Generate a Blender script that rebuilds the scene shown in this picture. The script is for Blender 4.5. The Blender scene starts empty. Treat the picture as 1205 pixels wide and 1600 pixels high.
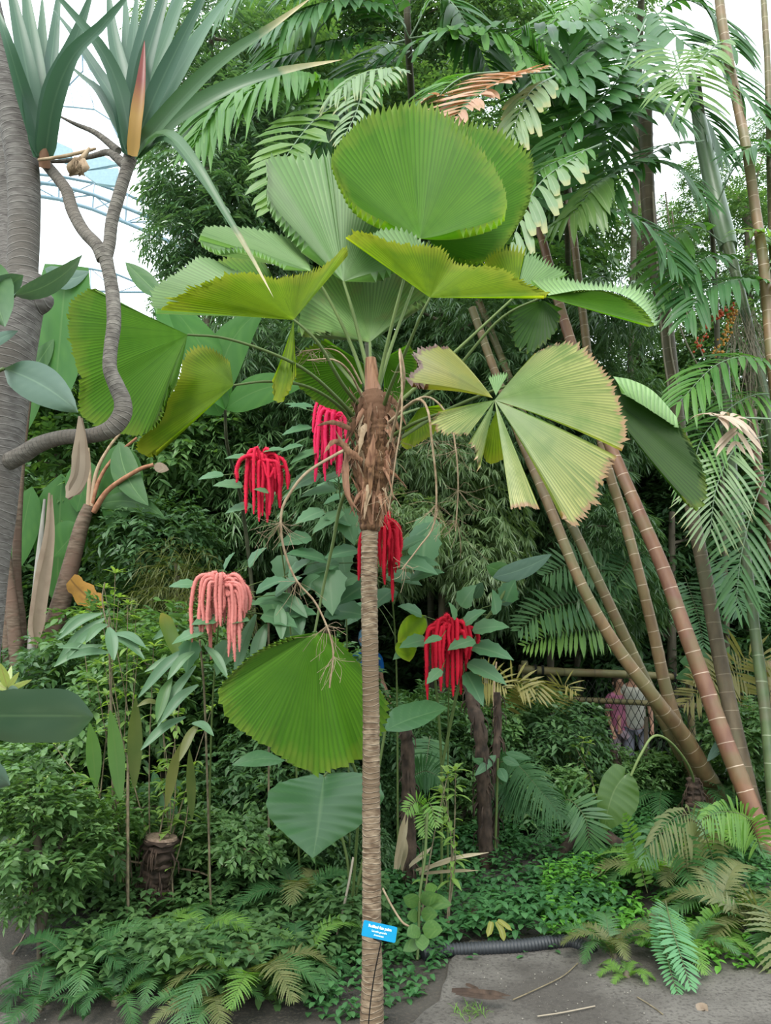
import bpy, math, random
import numpy as np
from mathutils import Vector, Matrix

# ---------------------------------------------------------------- camera, world, lights, exposure
SC = bpy.context.scene
COL = SC.collection
W_PX, H_PX, F_PX = 1205.0, 1600.0, 1180.0
PITCH = math.radians(9.6)
CAM = np.array([0.0, 0.0, 1.5])
cd = bpy.data.cameras.new('camera')
cd.sensor_fit = 'VERTICAL'; cd.sensor_height = 24.0
cd.lens = 24.0 * F_PX / H_PX
cd.clip_start = 0.05; cd.clip_end = 300
cam = bpy.data.objects.new('camera', cd); COL.objects.link(cam)
cam.location = CAM; cam.rotation_euler = (math.radians(90) + PITCH, 0, 0)
SC.camera = cam

SC.view_settings.view_transform = 'Standard'
SC.view_settings.look = 'None'
SC.view_settings.gamma = 1.0
SC.view_settings.use_curve_mapping = False
SC.view_settings.exposure = 0.12

SKY = 2.75          # strength of the overcast light that falls through the white foil dome
HORIZON = 0.62
SUN = 3.2
world = bpy.data.worlds.new('overcast_sky'); SC.world = world
world.use_nodes = True
wn, wl = world.node_tree.nodes, world.node_tree.links
wn.clear()
wo = wn.new('ShaderNodeOutputWorld'); wb = wn.new('ShaderNodeBackground')
wt = wn.new('ShaderNodeTexCoord'); ws = wn.new('ShaderNodeSeparateXYZ'); wr = wn.new('ShaderNodeValToRGB')
wl.new(wt.outputs['Generated'], ws.inputs[0]); wl.new(ws.outputs['Z'], wr.inputs[0])
wr.color_ramp.elements[0].position = 0.0; wr.color_ramp.elements[0].color = (HORIZON*0.75, HORIZON*0.9, HORIZON*0.8, 1)
wr.color_ramp.elements[1].position = 0.32; wr.color_ramp.elements[1].color = (0.86, 0.96, 1.0, 1)
wl.new(wr.outputs[0], wb.inputs[0]); wb.inputs[1].default_value = SKY
wl.new(wb.outputs[0], wo.inputs[0])
SC.cycles.max_bounces = 6; SC.cycles.diffuse_bounces = 4; SC.cycles.glossy_bounces = 2
SC.cycles.transmission_bounces = 4; SC.cycles.caustics_reflective = False; SC.cycles.caustics_refractive = False

sd = bpy.data.lights.new('sun', 'SUN'); sd.energy = SUN; sd.angle = math.radians(22); sd.color = (1.0, 0.97, 0.9)
sun = bpy.data.objects.new('sun', sd); COL.objects.link(sun)
sun.rotation_euler = (math.radians(38), math.radians(-14), 0)

# ---------------------------------------------------------------- pixel -> world
C_, S_ = math.cos(PITCH), math.sin(PITCH)
def ray(px, py):
    x = (px - W_PX/2)/F_PX; u = (H_PX/2 - py)/F_PX
    return np.array([x, C_ - u*S_, S_ + u*C_])
def P(px, py, Y):
    d = ray(px, py); return CAM + d*(Y/d[1])
def G(px, py, z=0.0):
    d = ray(px, py); return CAM + d*((z - CAM[2])/d[2])
def mpp(Y): return Y/F_PX            # metres per pixel, roughly, at distance Y
def V3(a): return np.asarray(a, dtype=float)
def nz(a):
    a = np.asarray(a, float); return a/np.maximum(np.linalg.norm(a, axis=-1, keepdims=True), 1e-9)

def spline(pts, n):
    """Catmull-Rom through pts (k,d) resampled at n points, even in chord length."""
    p = np.asarray(pts, float); k = len(p)
    if k == 1: return np.repeat(p, n, 0)
    if k == 2:
        t = np.linspace(0, 1, n)[:, None]; return p[0]*(1-t)+p[1]*t
    q = np.vstack([2*p[0]-p[1], p, 2*p[-1]-p[-2]])
    out = []
    for i in range(k-1):
        a, b, c, d = q[i], q[i+1], q[i+2], q[i+3]
        t = np.linspace(0, 1, 16, endpoint=(i == k-2))[:, None]
        out.append(0.5*((2*b)+(c-a)*t+(2*a-5*b+4*c-d)*t**2+(3*b-a-3*c+d)*t**3))
    o = np.vstack(out)
    s = np.concatenate([[0], np.cumsum(np.linalg.norm(np.diff(o[:, :3], axis=0), axis=1))])
    u = np.linspace(0, s[-1], n)
    return np.stack([np.interp(u, s, o[:, j]) for j in range(o.shape[1])], 1)

# ---------------------------------------------------------------- meshes
def grid_faces(r, c, off=0, closed=False):
    i = np.arange(r-1)[:, None]*c; 
    if closed:
        j = np.arange(c)[None]; j2 = (j+1) % c
    else:
        j = np.arange(c-1)[None]; j2 = j+1
    return (np.stack([i+j, i+j2, i+c+j2, i+c+j], -1).reshape(-1, 4))+off

class Geo:
    def __init__(s): s.V = []; s.F = []; s.A = []; s.M = []; s.n = 0
    def add(s, V, F, A=None, m=0):
        V = np.asarray(V, float).reshape(-1, 3); F = np.asarray(F, int)
        if A is None: A = np.zeros((len(V), 3))
        s.V.append(V); s.A.append(np.asarray(A, float).reshape(-1, 3))
        s.F.append(F+s.n); s.M.append(np.full(len(F), m)); s.n += len(V); return s
    def tube(s, path, rad, sides=8, cap=True, m=0, var=0.0, flat=None):
        p = np.asarray(path, float); k = len(p)
        r = np.full(k, rad) if np.isscalar(rad) else np.asarray(rad, float)
        t = nz(np.gradient(p, axis=0))
        up = np.array([0, 0, 1.]) if abs(t[0][2]) < .9 else np.array([1., 0, 0])
        a = nz(np.cross(t[0], up)); fr = []
        for i in range(k):
            a = a - t[i]*np.dot(a, t[i]); a = nz(a); fr.append((a, np.cross(t[i], a)))
        A = np.array([f[0] for f in fr]); B = np.array([f[1] for f in fr])
        th = np.linspace(0, 2*math.pi, sides, endpoint=False)
        V = p[:, None]+(A[:, None]*np.cos(th)[None, :, None]+B[:, None]*np.sin(th)[None, :, None]*(flat or 1))*r[:, None, None]
        L = np.concatenate([[0], np.cumsum(np.linalg.norm(np.diff(p, axis=0), axis=1))])
        at = np.stack(np.broadcast_arrays(th[None]/6.283, L[:, None], np.array([[var]])), -1)
        s.add(V, grid_faces(k, sides, closed=True), at, m)
        if cap:
            for e, q in ((0, 0), (k-1, k-1)):
                c0 = s.n; ring = V[e]; cen = p[e]
                vv = np.vstack([ring, cen[None]]); j = np.arange(sides)
                f = np.stack([j, (j+1) % sides, np.full(sides, sides), np.full(sides, sides)], -1)
                s.add(vv, f[:, :3], np.concatenate([at[e], [[0.5, L[e], var]]]), m)
        return s
    def box(s, c, sz, m=0, R=None):
        c = V3(c); h = V3(sz)/2
        v = np.array([[x, y, z] for x in (-1, 1) for y in (-1, 1) for z in (-1, 1)])*h
        if R is not None: v = v@np.asarray(R).T
        s.add(v+c, [[0, 1, 3, 2], [4, 6, 7, 5], [0, 4, 5, 1], [2, 3, 7, 6], [0, 2, 6, 4], [1, 5, 7, 3]], None, m); return s
    def mesh(s, name, mats, smooth=True):
        me = bpy.data.meshes.new(name)
        V = np.vstack(s.V); A = np.vstack(s.A)
        me.vertices.add(len(V)); me.vertices.foreach_set('co', V.astype(np.float32).ravel())
        li = np.concatenate([f.ravel() for f in s.F]).astype(np.int32)
        cnt = np.concatenate([np.full(len(f), f.shape[1]) for f in s.F]).astype(np.int32)
        me.loops.add(len(li)); me.loops.foreach_set('vertex_index', li)
        me.polygons.add(len(cnt))
        me.polygons.foreach_set('loop_start', np.concatenate([[0], np.cumsum(cnt)[:-1]]).astype(np.int32))
        me.polygons.foreach_set('loop_total', cnt)
        me.polygons.foreach_set('material_index', np.concatenate(s.M).astype(np.int32))
        me.polygons.foreach_set('use_smooth', np.full(len(cnt), smooth))
        at = me.attributes.new('luv', 'FLOAT_VECTOR', 'POINT'); at.data.foreach_set('vector', A.astype(np.float32).ravel())
        me.update(calc_edges=True); me.validate()
        for m in (mats if isinstance(mats, (list, tuple)) else [mats]): me.materials.append(m)
        return me
    def obj(s, name, mats, parent=None, smooth=True):
        return place(name, s.mesh(name, mats, smooth), parent)

def place(name, me, parent=None, loc=(0, 0, 0), rot=None, scale=None):
    """link an object; a child keeps the world position of its mesh when loc is (0,0,0)"""
    o = bpy.data.objects.new(name, me); COL.objects.link(o)
    if parent is not None:
        o.parent = parent
        o.location = V3(loc) - (V3(parent.location) if not parent.get('_local') else 0)
    else: o.location = loc
    if rot is not None: o.rotation_euler = rot
    if scale is not None: o.scale = (scale,)*3 if np.isscalar(scale) else scale
    return o
def sub(o, child_mesh_name, me):
    c = bpy.data.objects.new(child_mesh_name, me); COL.objects.link(c); c.parent = o
    return c
def thing(name, label, cat, loc=(0, 0, 0), group=None, me=None, rz=0, local=False, scale=None):
    o = bpy.data.objects.new(name, me); COL.objects.link(o)
    o.location = [float(x) for x in loc]; o.rotation_euler = (0, 0, rz)
    if scale: o.scale = (scale,)*3
    o['label'] = label; o['category'] = cat
    if group: o['group'] = group
    if local: o['_local'] = 1
    return o
def tag(o, label, cat, group=None, kind=None):
    if label: o['label'] = label
    if cat: o['category'] = cat
    if group: o['group'] = group
    if kind: o['kind'] = kind
    return o

# ---------------------------------------------------------------- blades: every kind of strap leaf, leaflet, pinna
def prof_lance(t): return np.sin(np.pi*np.clip(t*0.93+0.05, 0, 1))**0.9
def prof_oval(t): return np.sin(np.pi*np.clip(t, 0, 1)**0.8)**0.75
def prof_sword(t): return np.clip(np.minimum(t*8+0.75, 1), 0, 1)*np.clip((1-t)*1.6, 0, 1)**0.8
def prof_leaflet(t): return np.minimum(t*5+0.25, 1)*np.clip((1-t)*3.2, 0, 1)**0.7
def prof_jag(t): return np.minimum(0.35+t*0.9, 1)*np.where(t > 0.93, 0.55, 1)
def prof_tooth(t):
    k = np.round(t*(len(t)-1)).astype(int)
    return np.clip((1-t)*1.25, 0, 1)**0.8*np.where(k % 2 == 0, 1.0, 0.55)
def blades(base, dirs, nrm, L, W, droop=0.0, S=5, prof=prof_lance, fold=0.2, var=None, down=(0, 0, -1)):
    base = np.atleast_2d(base).astype(float); m = len(base)
    dirs = nz(np.broadcast_to(np.atleast_2d(dirs), (m, 3))); nrm = nz(np.broadcast_to(np.atleast_2d(nrm), (m, 3)))
    L = np.broadcast_to(L, (m,)).astype(float); W = np.broadcast_to(W, (m,)).astype(float)
    dr = np.broadcast_to(droop, (m,)).astype(float); dn = V3(down)
    t = np.linspace(0, 1, S); w = prof(t)
    c = base[:, None]+dirs[:, None]*(L[:, None]*t)[..., None]+dn*((dr*L)[:, None]*t**2)[..., None]
    tan = nz(dirs[:, None]+dn*(2*dr[:, None]*t)[..., None])
    side = np.cross(tan, nrm[:, None]); side = nz(side+1e-6)
    n2 = np.cross(side, tan)
    hw = (W[:, None]*w*0.5)[..., None]
    Lf = c-side*hw+n2*hw*fold; Rt = c+side*hw+n2*hw*fold
    V = np.stack([Lf, c, Rt], 2).reshape(-1, 3)
    f1 = grid_faces(S, 3); F = (f1[None]+(np.arange(m)*S*3)[:, None, None]).reshape(-1, 4)
    if var is None: var = RNG.random(m)
    A = np.zeros((m, S, 3, 3)); A[..., 0] = np.array([0, .5, 1.]); A[..., 1] = t[None, :, None]; A[..., 2] = var[:, None, None]
    return V, F, A.reshape(-1, 3)
RNG = np.random.default_rng(7)
def rnd(a, b, n=None): return RNG.uniform(a, b, n)
def runit(n): return nz(RNG.normal(size=(n, 3)))

# ---------------------------------------------------------------- materials
def new_mat(name):
    m = bpy.data.materials.new(name); m.use_nodes = True
    nt = m.node_tree; nt.nodes.clear(); return m, nt.nodes, nt.links
def mixc(N, L, f, a, b, mode='MIX'):
    x = N.new('ShaderNodeMix'); x.data_type = 'RGBA'; x.blend_type = mode
    for s, v in ((x.inputs[0], f), (x.inputs[6], a), (x.inputs[7], b)):
        if isinstance(v, (int, float)): s.default_value = v
        elif isinstance(v, tuple): s.default_value = (*v[:3], 1)
        else: L.new(v, s)
    return x.outputs[2]
def mth(N, L, op, a, b=0.0, clamp=False):
    x = N.new('ShaderNodeMath'); x.operation = op; x.use_clamp = clamp
    for s, v in ((x.inputs[0], a), (x.inputs[1], b)):
        if isinstance(v, (int, float)): s.default_value = v
        else: L.new(v, s)
    return x.outputs[0]
def noise(N, L, scale, detail=3, vec=None, dim='3D'):
    x = N.new('ShaderNodeTexNoise'); x.inputs['Scale'].default_value = scale; x.inputs['Detail'].default_value = detail
    if vec is not None: L.new(vec, x.inputs['Vector'])
    return x.outputs['Fac']
def srange(N, L, v, a, b, lo=0.0, hi=1.0):
    x = N.new('ShaderNodeMapRange'); L.new(v, x.inputs[0])
    for i, q in zip((1, 2, 3, 4), (a, b, lo, hi)): x.inputs[i].default_value = q
    return x.outputs[0]
def leaf_mat(name, c1, c2, trans=0.35, rough=0.45, spec=0.4, midrib=None, tip=None, tip_at=(0.8, 1.0), tcol=None,
             blotch=None, blotch_amt=0.5, nscale=6.0, ribs=None, edge=None, radial=None, mw=0.07):
    """c1..c2 by per-leaf chance and noise; midrib / tip / edge / blotch are colours the leaf itself has"""
    m, N, L = new_mat(name)
    at = N.new('ShaderNodeAttribute'); at.attribute_name = 'luv'
    sp = N.new('ShaderNodeSeparateXYZ'); L.new(at.outputs['Vector'], sp.inputs[0])
    tc = N.new('ShaderNodeTexCoord'); ob = tc.outputs['Object']
    nf = noise(N, L, nscale, 3, ob)
    f = mth(N, L, 'ADD', mth(N, L, 'MULTIPLY', sp.outputs[2], 0.7), mth(N, L, 'MULTIPLY', mth(N, L, 'SUBTRACT', nf, 0.35), 0.9), True)
    col = mixc(N, L, f, c1, c2)
    if radial: col = mixc(N, L, srange(N, L, sp.outputs[1], radial[1], radial[2]), col, radial[0])
    if ribs:   # fine radial lines: pale ribs, and pleat shade painted into the valleys
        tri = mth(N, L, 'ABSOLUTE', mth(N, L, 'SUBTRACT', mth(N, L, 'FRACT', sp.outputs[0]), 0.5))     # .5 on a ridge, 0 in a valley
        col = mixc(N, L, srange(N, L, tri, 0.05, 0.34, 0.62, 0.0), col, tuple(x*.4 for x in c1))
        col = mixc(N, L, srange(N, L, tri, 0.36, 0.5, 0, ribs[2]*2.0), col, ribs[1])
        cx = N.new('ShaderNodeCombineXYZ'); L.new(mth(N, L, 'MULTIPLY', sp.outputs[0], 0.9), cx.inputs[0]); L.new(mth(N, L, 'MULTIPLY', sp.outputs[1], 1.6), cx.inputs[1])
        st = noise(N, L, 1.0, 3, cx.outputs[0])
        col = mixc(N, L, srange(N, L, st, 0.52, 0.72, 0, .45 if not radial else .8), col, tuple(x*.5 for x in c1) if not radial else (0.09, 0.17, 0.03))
    if midrib:
        d = mth(N, L, 'ABSOLUTE', mth(N, L, 'SUBTRACT', sp.outputs[0], 0.5))
        col = mixc(N, L, srange(N, L, d, 0.0, mw, 0.7, 0.0), col, midrib)
    if blotch:
        b = noise(N, L, nscale*1.7, 4, ob)
        col = mixc(N, L, srange(N, L, b, 0.5, 0.68, 0, blotch_amt), col, blotch)
    if tip:
        e = mth(N, L, 'ADD', sp.outputs[1], mth(N, L, 'MULTIPLY', mth(N, L, 'SUBTRACT', noise(N, L, 14, 3, ob), 0.5), 0.35))
        col = mixc(N, L, srange(N, L, e, tip_at[0], tip_at[1]), col, tip)
    if edge:
        e = mth(N, L, 'ADD', sp.outputs[1], mth(N, L, 'MULTIPLY', mth(N, L, 'SUBTRACT', noise(N, L, 30, 3, ob), 0.5), 0.08))
        col = mixc(N, L, srange(N, L, e, edge[1], edge[1]+0.03), col, edge[0])
    pb = N.new('ShaderNodeBsdfPrincipled'); L.new(col, pb.inputs['Base Color'])
    pb.inputs['Roughness'].default_value = rough; pb.inputs['Specular IOR Level'].default_value = spec
    tr = N.new('ShaderNodeBsdfTranslucent')
    tcn = mixc(N, L, 1.0, col, tcol or (1.5, 1.6, 0.55), 'MULTIPLY')
    L.new(tcn, tr.inputs[0])
    mx = N.new('ShaderNodeMixShader'); mx.inputs[0].default_value = trans
    L.new(pb.outputs[0], mx.inputs[1]); L.new(tr.outputs[0], mx.inputs[2])
    out = N.new('ShaderNodeOutputMaterial'); L.new(mx.outputs[0], out.inputs[0])
    return m
def bark_mat(name, c1, c2, c3=None, ring=None, nscale=(20, 20, 60), rough=0.85, bump=0.4, spec=0.25):
    """ring = (rings per metre along the stem, colour, width 0..1, amount)"""
    m, N, L = new_mat(name)
    at = N.new('ShaderNodeAttribute'); at.attribute_name = 'luv'
    sp = N.new('ShaderNodeSeparateXYZ'); L.new(at.outputs['Vector'], sp.inputs[0])
    tc = N.new('ShaderNodeTexCoord'); mp = N.new('ShaderNodeMapping'); L.new(tc.outputs['Object'], mp.inputs[0])
    mp.inputs['Scale'].default_value = nscale
    nf = noise(N, L, 1.0, 5, mp.outputs[0])
    col = mixc(N, L, srange(N, L, nf, 0.35, 0.65), c1, c2)
    n2 = noise(N, L, 4.0, 3, tc.outputs['Object'])
    if c3: col = mixc(N, L, srange(N, L, n2, 0.48, 0.62), col, c3)
    h = nf
    if ring:
        ph = mth(N, L, 'ADD', mth(N, L, 'MULTIPLY', sp.outputs[1], ring[0]), mth(N, L, 'MULTIPLY', noise(N, L, 7.0, 2, tc.outputs['Object']), 0.35 if len(ring) < 5 else ring[4]))
        fr = mth(N, L, 'FRACT', ph)
        r = srange(N, L, mth(N, L, 'ABSOLUTE', mth(N, L, 'SUBTRACT', fr, 0.5)), 0.0, ring[2], ring[3], 0.0)
        col = mixc(N, L, mth(N, L, 'MULTIPLY', r, srange(N, L, nf, 0.3, 0.6, 0.3, 1.0)), col, ring[1])
        h = mth(N, L, 'ADD', nf, r)
    pb = N.new('ShaderNodeBsdfPrincipled'); L.new(col, pb.inputs['Base Color'])
    pb.inputs['Roughness'].default_value = rough; pb.inputs['Specular IOR Level'].default_value = spec
    bp = N.new('ShaderNodeBump'); bp.inputs['Strength'].default_value = bump; bp.inputs['Distance'].default_value = 0.004
    L.new(h, bp.inputs['Height']); L.new(bp.outputs[0], pb.inputs['Normal'])
    out = N.new('ShaderNodeOutputMaterial'); L.new(pb.outputs[0], out.inputs[0])
    return m
def plain(name, c, rough=0.6, spec=0.3, metal=0.0):
    m, N, L = new_mat(name)
    tc = N.new('ShaderNodeTexCoord')
    nf = noise(N, L, 9, 3, tc.outputs['Object'])
    col = mixc(N, L, srange(N, L, nf, 0.3, 0.7), tuple(x*0.85 for x in c), c)
    pb = N.new('ShaderNodeBsdfPrincipled'); L.new(col, pb.inputs['Base Color'])
    pb.inputs['Roughness'].default_value = rough; pb.inputs['Specular IOR Level'].default_value = spec; pb.inputs['Metallic'].default_value = metal
    out = N.new('ShaderNodeOutputMaterial'); L.new(pb.outputs[0], out.inputs[0]); return m
# ================================================================ ground
def ground_h(x, y): 
    return 0.03*np.sin(x*1.7+y*.9)*np.clip((y-4)/2, 0, 1)+0.02*np.sin(x*4.1)*np.cos(y*3.3)*np.clip((y-4)/2, 0, 1)+np.clip((y-12.5)/4, 0, 1)**1.3*5.0  # last term is an added bank, a dark backstop that blocks low sky
def dirt_mat(name, a, b, c, sc=1.0):
    m, N, L = new_mat(name)
    tc = N.new('ShaderNodeTexCoord'); o = tc.outputs['Object']
    n1 = noise(N, L, 2.2*sc, 5, o); n2 = noise(N, L, 60*sc, 4, o); n3 = noise(N, L, 260*sc, 2, o)
    col = mixc(N, L, srange(N, L, n1, .4, .62), a, b)
    col = mixc(N, L, srange(N, L, n2, .5, .66, 0, .75), col, c)
    vo = N.new('ShaderNodeTexVoronoi'); vo.inputs['Scale'].default_value = 70*sc; L.new(o, vo.inputs['Vector'])
    col = mixc(N, L, srange(N, L, vo.outputs['Distance'], 0.05, 0.16, .55, 0), col, tuple(min(1, x*2.2) for x in b))
    pb = N.new('ShaderNodeBsdfPrincipled'); L.new(col, pb.inputs['Base Color']); pb.inputs['Roughness'].default_value = .95
    bp = N.new('ShaderNodeBump'); bp.inputs['Strength'].default_value = .8; bp.inputs['Distance'].default_value = .01
    L.new(mth(N, L, 'ADD', n2, mth(N, L, 'MULTIPLY', n3, .5)), bp.inputs['Height']); L.new(bp.outputs[0], pb.inputs['Normal'])
    out = N.new('ShaderNodeOutputMaterial'); L.new(pb.outputs[0], out.inputs[0]); return m
M_soil = dirt_mat('dark_planting_soil', (0.022, 0.018, 0.014), (0.05, 0.042, 0.034), (0.075, 0.06, 0.045))
M_path = dirt_mat('grey_sandy_path', (0.058, 0.049, 0.041), (0.125, 0.111, 0.097), (0.04, 0.033, 0.028))
nx, ny = 130, 150
xs = np.linspace(-16, 16, nx); ys = np.linspace(-3, 24, ny); X, Y = np.meshgrid(xs, ys)
g = Geo(); g.add(np.stack([X, Y, ground_h(X, Y)], -1).reshape(-1, 3), grid_faces(ny, nx))
tag(g.obj('ground', M_soil), 'dark planting soil under the whole bed', None, kind='structure')
# path: grey packed sand, lower right, edge wanders
edge = [(3.2, 4.55), (2.6, 4.25), (2.2, 4.0), (1.55, 4.0), (1.15, 4.12), (0.75, 4.12), (0.42, 4.1), (0.3, 3.85), (0.24, 3.55), (0.12, 3.32), (-0.08, 3.16), (-0.35, 3.06), (-0.8, 3.1), (-1.3, 3.22), (-1.62, 3.6), (-1.9, 4.0), (-2.6, 4.3)]
e = spline(np.array([[a, b, 0] for a, b in edge]), 90); e[:, 1] += 0.02*np.sin(np.arange(90)*1.9)+RNG.normal(0, .012, 90)
rows = []
for k in range(24):
    f = k/23; rr = e.copy(); rr[:, 1] = e[:, 1]*(1-f)+(-1.5)*f; rr[:, 2] = 0.012+0.008*np.sin(rr[:, 0]*5+f*9)*min(1, f*4) if k else 0.0
    if k == 1: rr[:, 1] = e[:, 1]-.04; 
    rows.append(rr)
g = Geo(); g.add(np.array(rows).reshape(-1, 3), grid_faces(24, 90))
tag(g.obj('path', M_path), 'grey packed sandy path in the foreground', None, kind='structure')
# ================================================================ the ruffled fan palm
def fan(g, hub, rim, n, pleat=0.13, notch=0.035, inner=None, bow=0.0, K=12, var=0.5, jit=0.008, deep=0.0, cut=None, m=0, ripple=0.0, se=(.02, .02)):
    """one pleated sector of a fan leaf: 2n columns fold between the hub (or an inner curve) and the rim"""
    c = 2*n+1
    rp = spline([P(*q) for q in rim], c)
    ip = np.repeat(P(*hub)[None], c, 0) if inner is None else spline([P(*q) for q in inner], c)
    t = np.linspace(0, 1, K)**0.9
    rad = rp-ip; ln = np.linalg.norm(rad, axis=1)
    tg = nz(np.gradient(rp, axis=0)); nr = nz(np.cross(tg, rad))
    # smooth the normals so that pleats run even
    for _ in range(3): nr = nz(nr+np.roll(nr, 1, 0)*0.5+np.roll(nr, -1, 0)*0.5) if c > 6 else nr
    if np.mean(nr[:, 1]) > 0: nr = -nr                      # the side the path sees
    j = np.arange(c); ridge = (j % 2 == 0)
    ext = np.where(ridge, 1.0, 1.0-notch*.62)+RNG.normal(0, jit, c)
    ext = ext-deep*np.where(ridge, 0, RNG.random(c))
    fx = j/(c-1); ext = np.where((fx < se[0]) | (fx > 1-se[1]), 1.0, ext)
    w = np.linalg.norm(np.gradient(rp, axis=0), axis=1)
    sg = np.where(ridge, 1.0, -1.0)*pleat*10
    wv = np.sin(j*0.21+var*9)*0.35+np.sin(j*0.083+var*5)*0.65   # slow waves round the blade
    V = []
    for tt in t:
        off = nr*(sg*w*tt)[:, None] + nr*(bow*4*tt*(1-tt)*ln)[:, None] + nr*(wv*0.022*ln*tt**1.5)[:, None]
        V.append(ip+rad*(tt*ext)[:, None]+off)
    V = np.array(V)
    A = np.zeros((K, c, 3)); A[..., 0] = (j/2+.5)[None]; A[..., 1] = t[:, None]; A[..., 2] = var+np.where(ridge, .34, -.30)[None]  # ridges toned paler, valleys darker: pleat shading put into the colour
    F = grid_faces(K, c)
    if cut:     # splits that run in from the rim: (column share, depth)
        fr = F.reshape(K-1, c-1, 4); keep = np.ones((K-1, c-1), bool)
        for s, d in cut: keep[int((1-d)*(K-1)):, int(s*(c-1))] = False
        F = fr[keep]
    g.add(V.reshape(-1, 3), F, A.reshape(-1, 3), m)

G_TOP = (0.062, 0.135, 0.030); G_YEL = (0.21, 0.27, 0.022)
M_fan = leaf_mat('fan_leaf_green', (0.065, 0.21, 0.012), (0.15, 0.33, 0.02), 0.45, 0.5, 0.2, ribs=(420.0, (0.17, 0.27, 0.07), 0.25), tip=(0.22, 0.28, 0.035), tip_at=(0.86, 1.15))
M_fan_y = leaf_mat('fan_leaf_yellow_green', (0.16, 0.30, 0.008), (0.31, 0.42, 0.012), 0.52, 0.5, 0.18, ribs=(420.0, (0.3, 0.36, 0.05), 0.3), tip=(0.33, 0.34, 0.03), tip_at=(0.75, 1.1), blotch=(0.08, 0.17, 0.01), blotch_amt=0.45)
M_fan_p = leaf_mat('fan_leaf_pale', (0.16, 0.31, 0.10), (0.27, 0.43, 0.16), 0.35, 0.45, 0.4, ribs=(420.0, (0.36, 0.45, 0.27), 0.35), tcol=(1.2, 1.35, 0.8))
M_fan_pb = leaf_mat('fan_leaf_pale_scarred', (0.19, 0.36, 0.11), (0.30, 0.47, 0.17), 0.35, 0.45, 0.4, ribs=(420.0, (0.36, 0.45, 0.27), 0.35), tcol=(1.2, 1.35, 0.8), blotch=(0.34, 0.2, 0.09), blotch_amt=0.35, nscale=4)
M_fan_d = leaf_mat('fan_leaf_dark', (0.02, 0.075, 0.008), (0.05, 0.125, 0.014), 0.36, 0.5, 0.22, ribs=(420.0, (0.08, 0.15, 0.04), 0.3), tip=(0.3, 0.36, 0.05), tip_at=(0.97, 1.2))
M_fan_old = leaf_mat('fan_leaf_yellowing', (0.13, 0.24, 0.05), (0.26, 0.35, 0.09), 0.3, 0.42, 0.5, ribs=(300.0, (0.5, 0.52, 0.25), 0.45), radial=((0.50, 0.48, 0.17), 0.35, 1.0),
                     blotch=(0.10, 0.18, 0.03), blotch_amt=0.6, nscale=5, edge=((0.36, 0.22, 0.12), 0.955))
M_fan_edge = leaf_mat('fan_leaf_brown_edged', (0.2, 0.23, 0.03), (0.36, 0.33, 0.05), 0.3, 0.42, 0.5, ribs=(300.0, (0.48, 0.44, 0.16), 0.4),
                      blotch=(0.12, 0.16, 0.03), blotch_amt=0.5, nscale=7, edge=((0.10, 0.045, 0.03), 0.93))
M_stalk = plain('leaf_stalk_green', (0.15, 0.20, 0.07), 0.5, 0.25)
M_stalk2 = plain('leaf_stalk_olive', (0.085, 0.12, 0.035), 0.5, 0.25)
M_ptrunk = bark_mat('ringed_palm_bark', (0.10, 0.062, 0.038), (0.27, 0.20, 0.135), (0.14, 0.095, 0.06), ring=(46.0, (0.36, 0.30, 0.23), 0.12, 0.6, 3.2), nscale=(26, 26, 70), bump=1.0)
M_fiber = bark_mat('leaf_base_fibre', (0.06, 0.028, 0.016), (0.20, 0.105, 0.055), (0.12, 0.06, 0.035), nscale=(90, 90, 12), bump=0.8)
M_boot = bark_mat('leaf_base_tan', (0.14, 0.06, 0.035), (0.32, 0.17, 0.10), (0.24, 0.12, 0.075), nscale=(90, 90, 10), bump=0.5, rough=0.6)
M_dead = bark_mat('dry_flower_stalk', (0.23, 0.15, 0.09), (0.40, 0.30, 0.20), (0.3, 0.21, 0.14), nscale=(30, 30, 30), bump=0.4)

def tubepx(g, pts, rpx, sides=8, n=None, m=0, var=0.0, rmul=1.0):
    """tube through (px,py,Y) points; rpx radius in pixels (number or list)"""
    q = np.array([[*P(*p), (rpx if np.isscalar(rpx) else rpx[i])*mpp(p[2])*rmul] for i, p in enumerate(pts)])
    s = spline(q, n or max(8, len(pts)*5)); g.tube(s[:, :3], np.maximum(s[:, 3], 0.0004), sides, m=m, var=var); return s

PY = 3.2
palm_base = P(581, 1640, PY); palm_base[2] = 0.0
palm = thing('ruffled_fan_palm', 'tall ringed-trunk fan palm with large round pleated leaves in the middle', 'palm', palm_base)
# trunk
tp = [(581, 1665, 17.5), (581, 1600, 17), (582, 1540, 15.5), (581, 1470, 14), (581, 1380, 13.6), (580, 1250, 13.2), (580, 1120, 12.6), (578, 1000, 12.6), (577, 900, 12.6), (578, 830, 13), (581, 770, 14), (582, 700, 14), (580, 620, 11)]
q = np.array([[*P(a, b, PY), r*mpp(PY)] for a, b, r in tp]); s = spline(q, 420)
z = np.linspace(0, 1, 420)
L_ = np.concatenate([[0], np.cumsum(np.linalg.norm(np.diff(s[:, :3], axis=0), axis=1))])
ph = (L_*46+0.2*np.sin(L_*9)) % 1
s[:, 3] *= 1+0.055*np.exp(-((ph-0.5)/0.16)**2)+0.02*RNG.normal(size=420)
g = Geo(); g.tube(s[:, :3], s[:, 3], 20); g.obj('trunk', M_ptrunk, palm)

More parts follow.
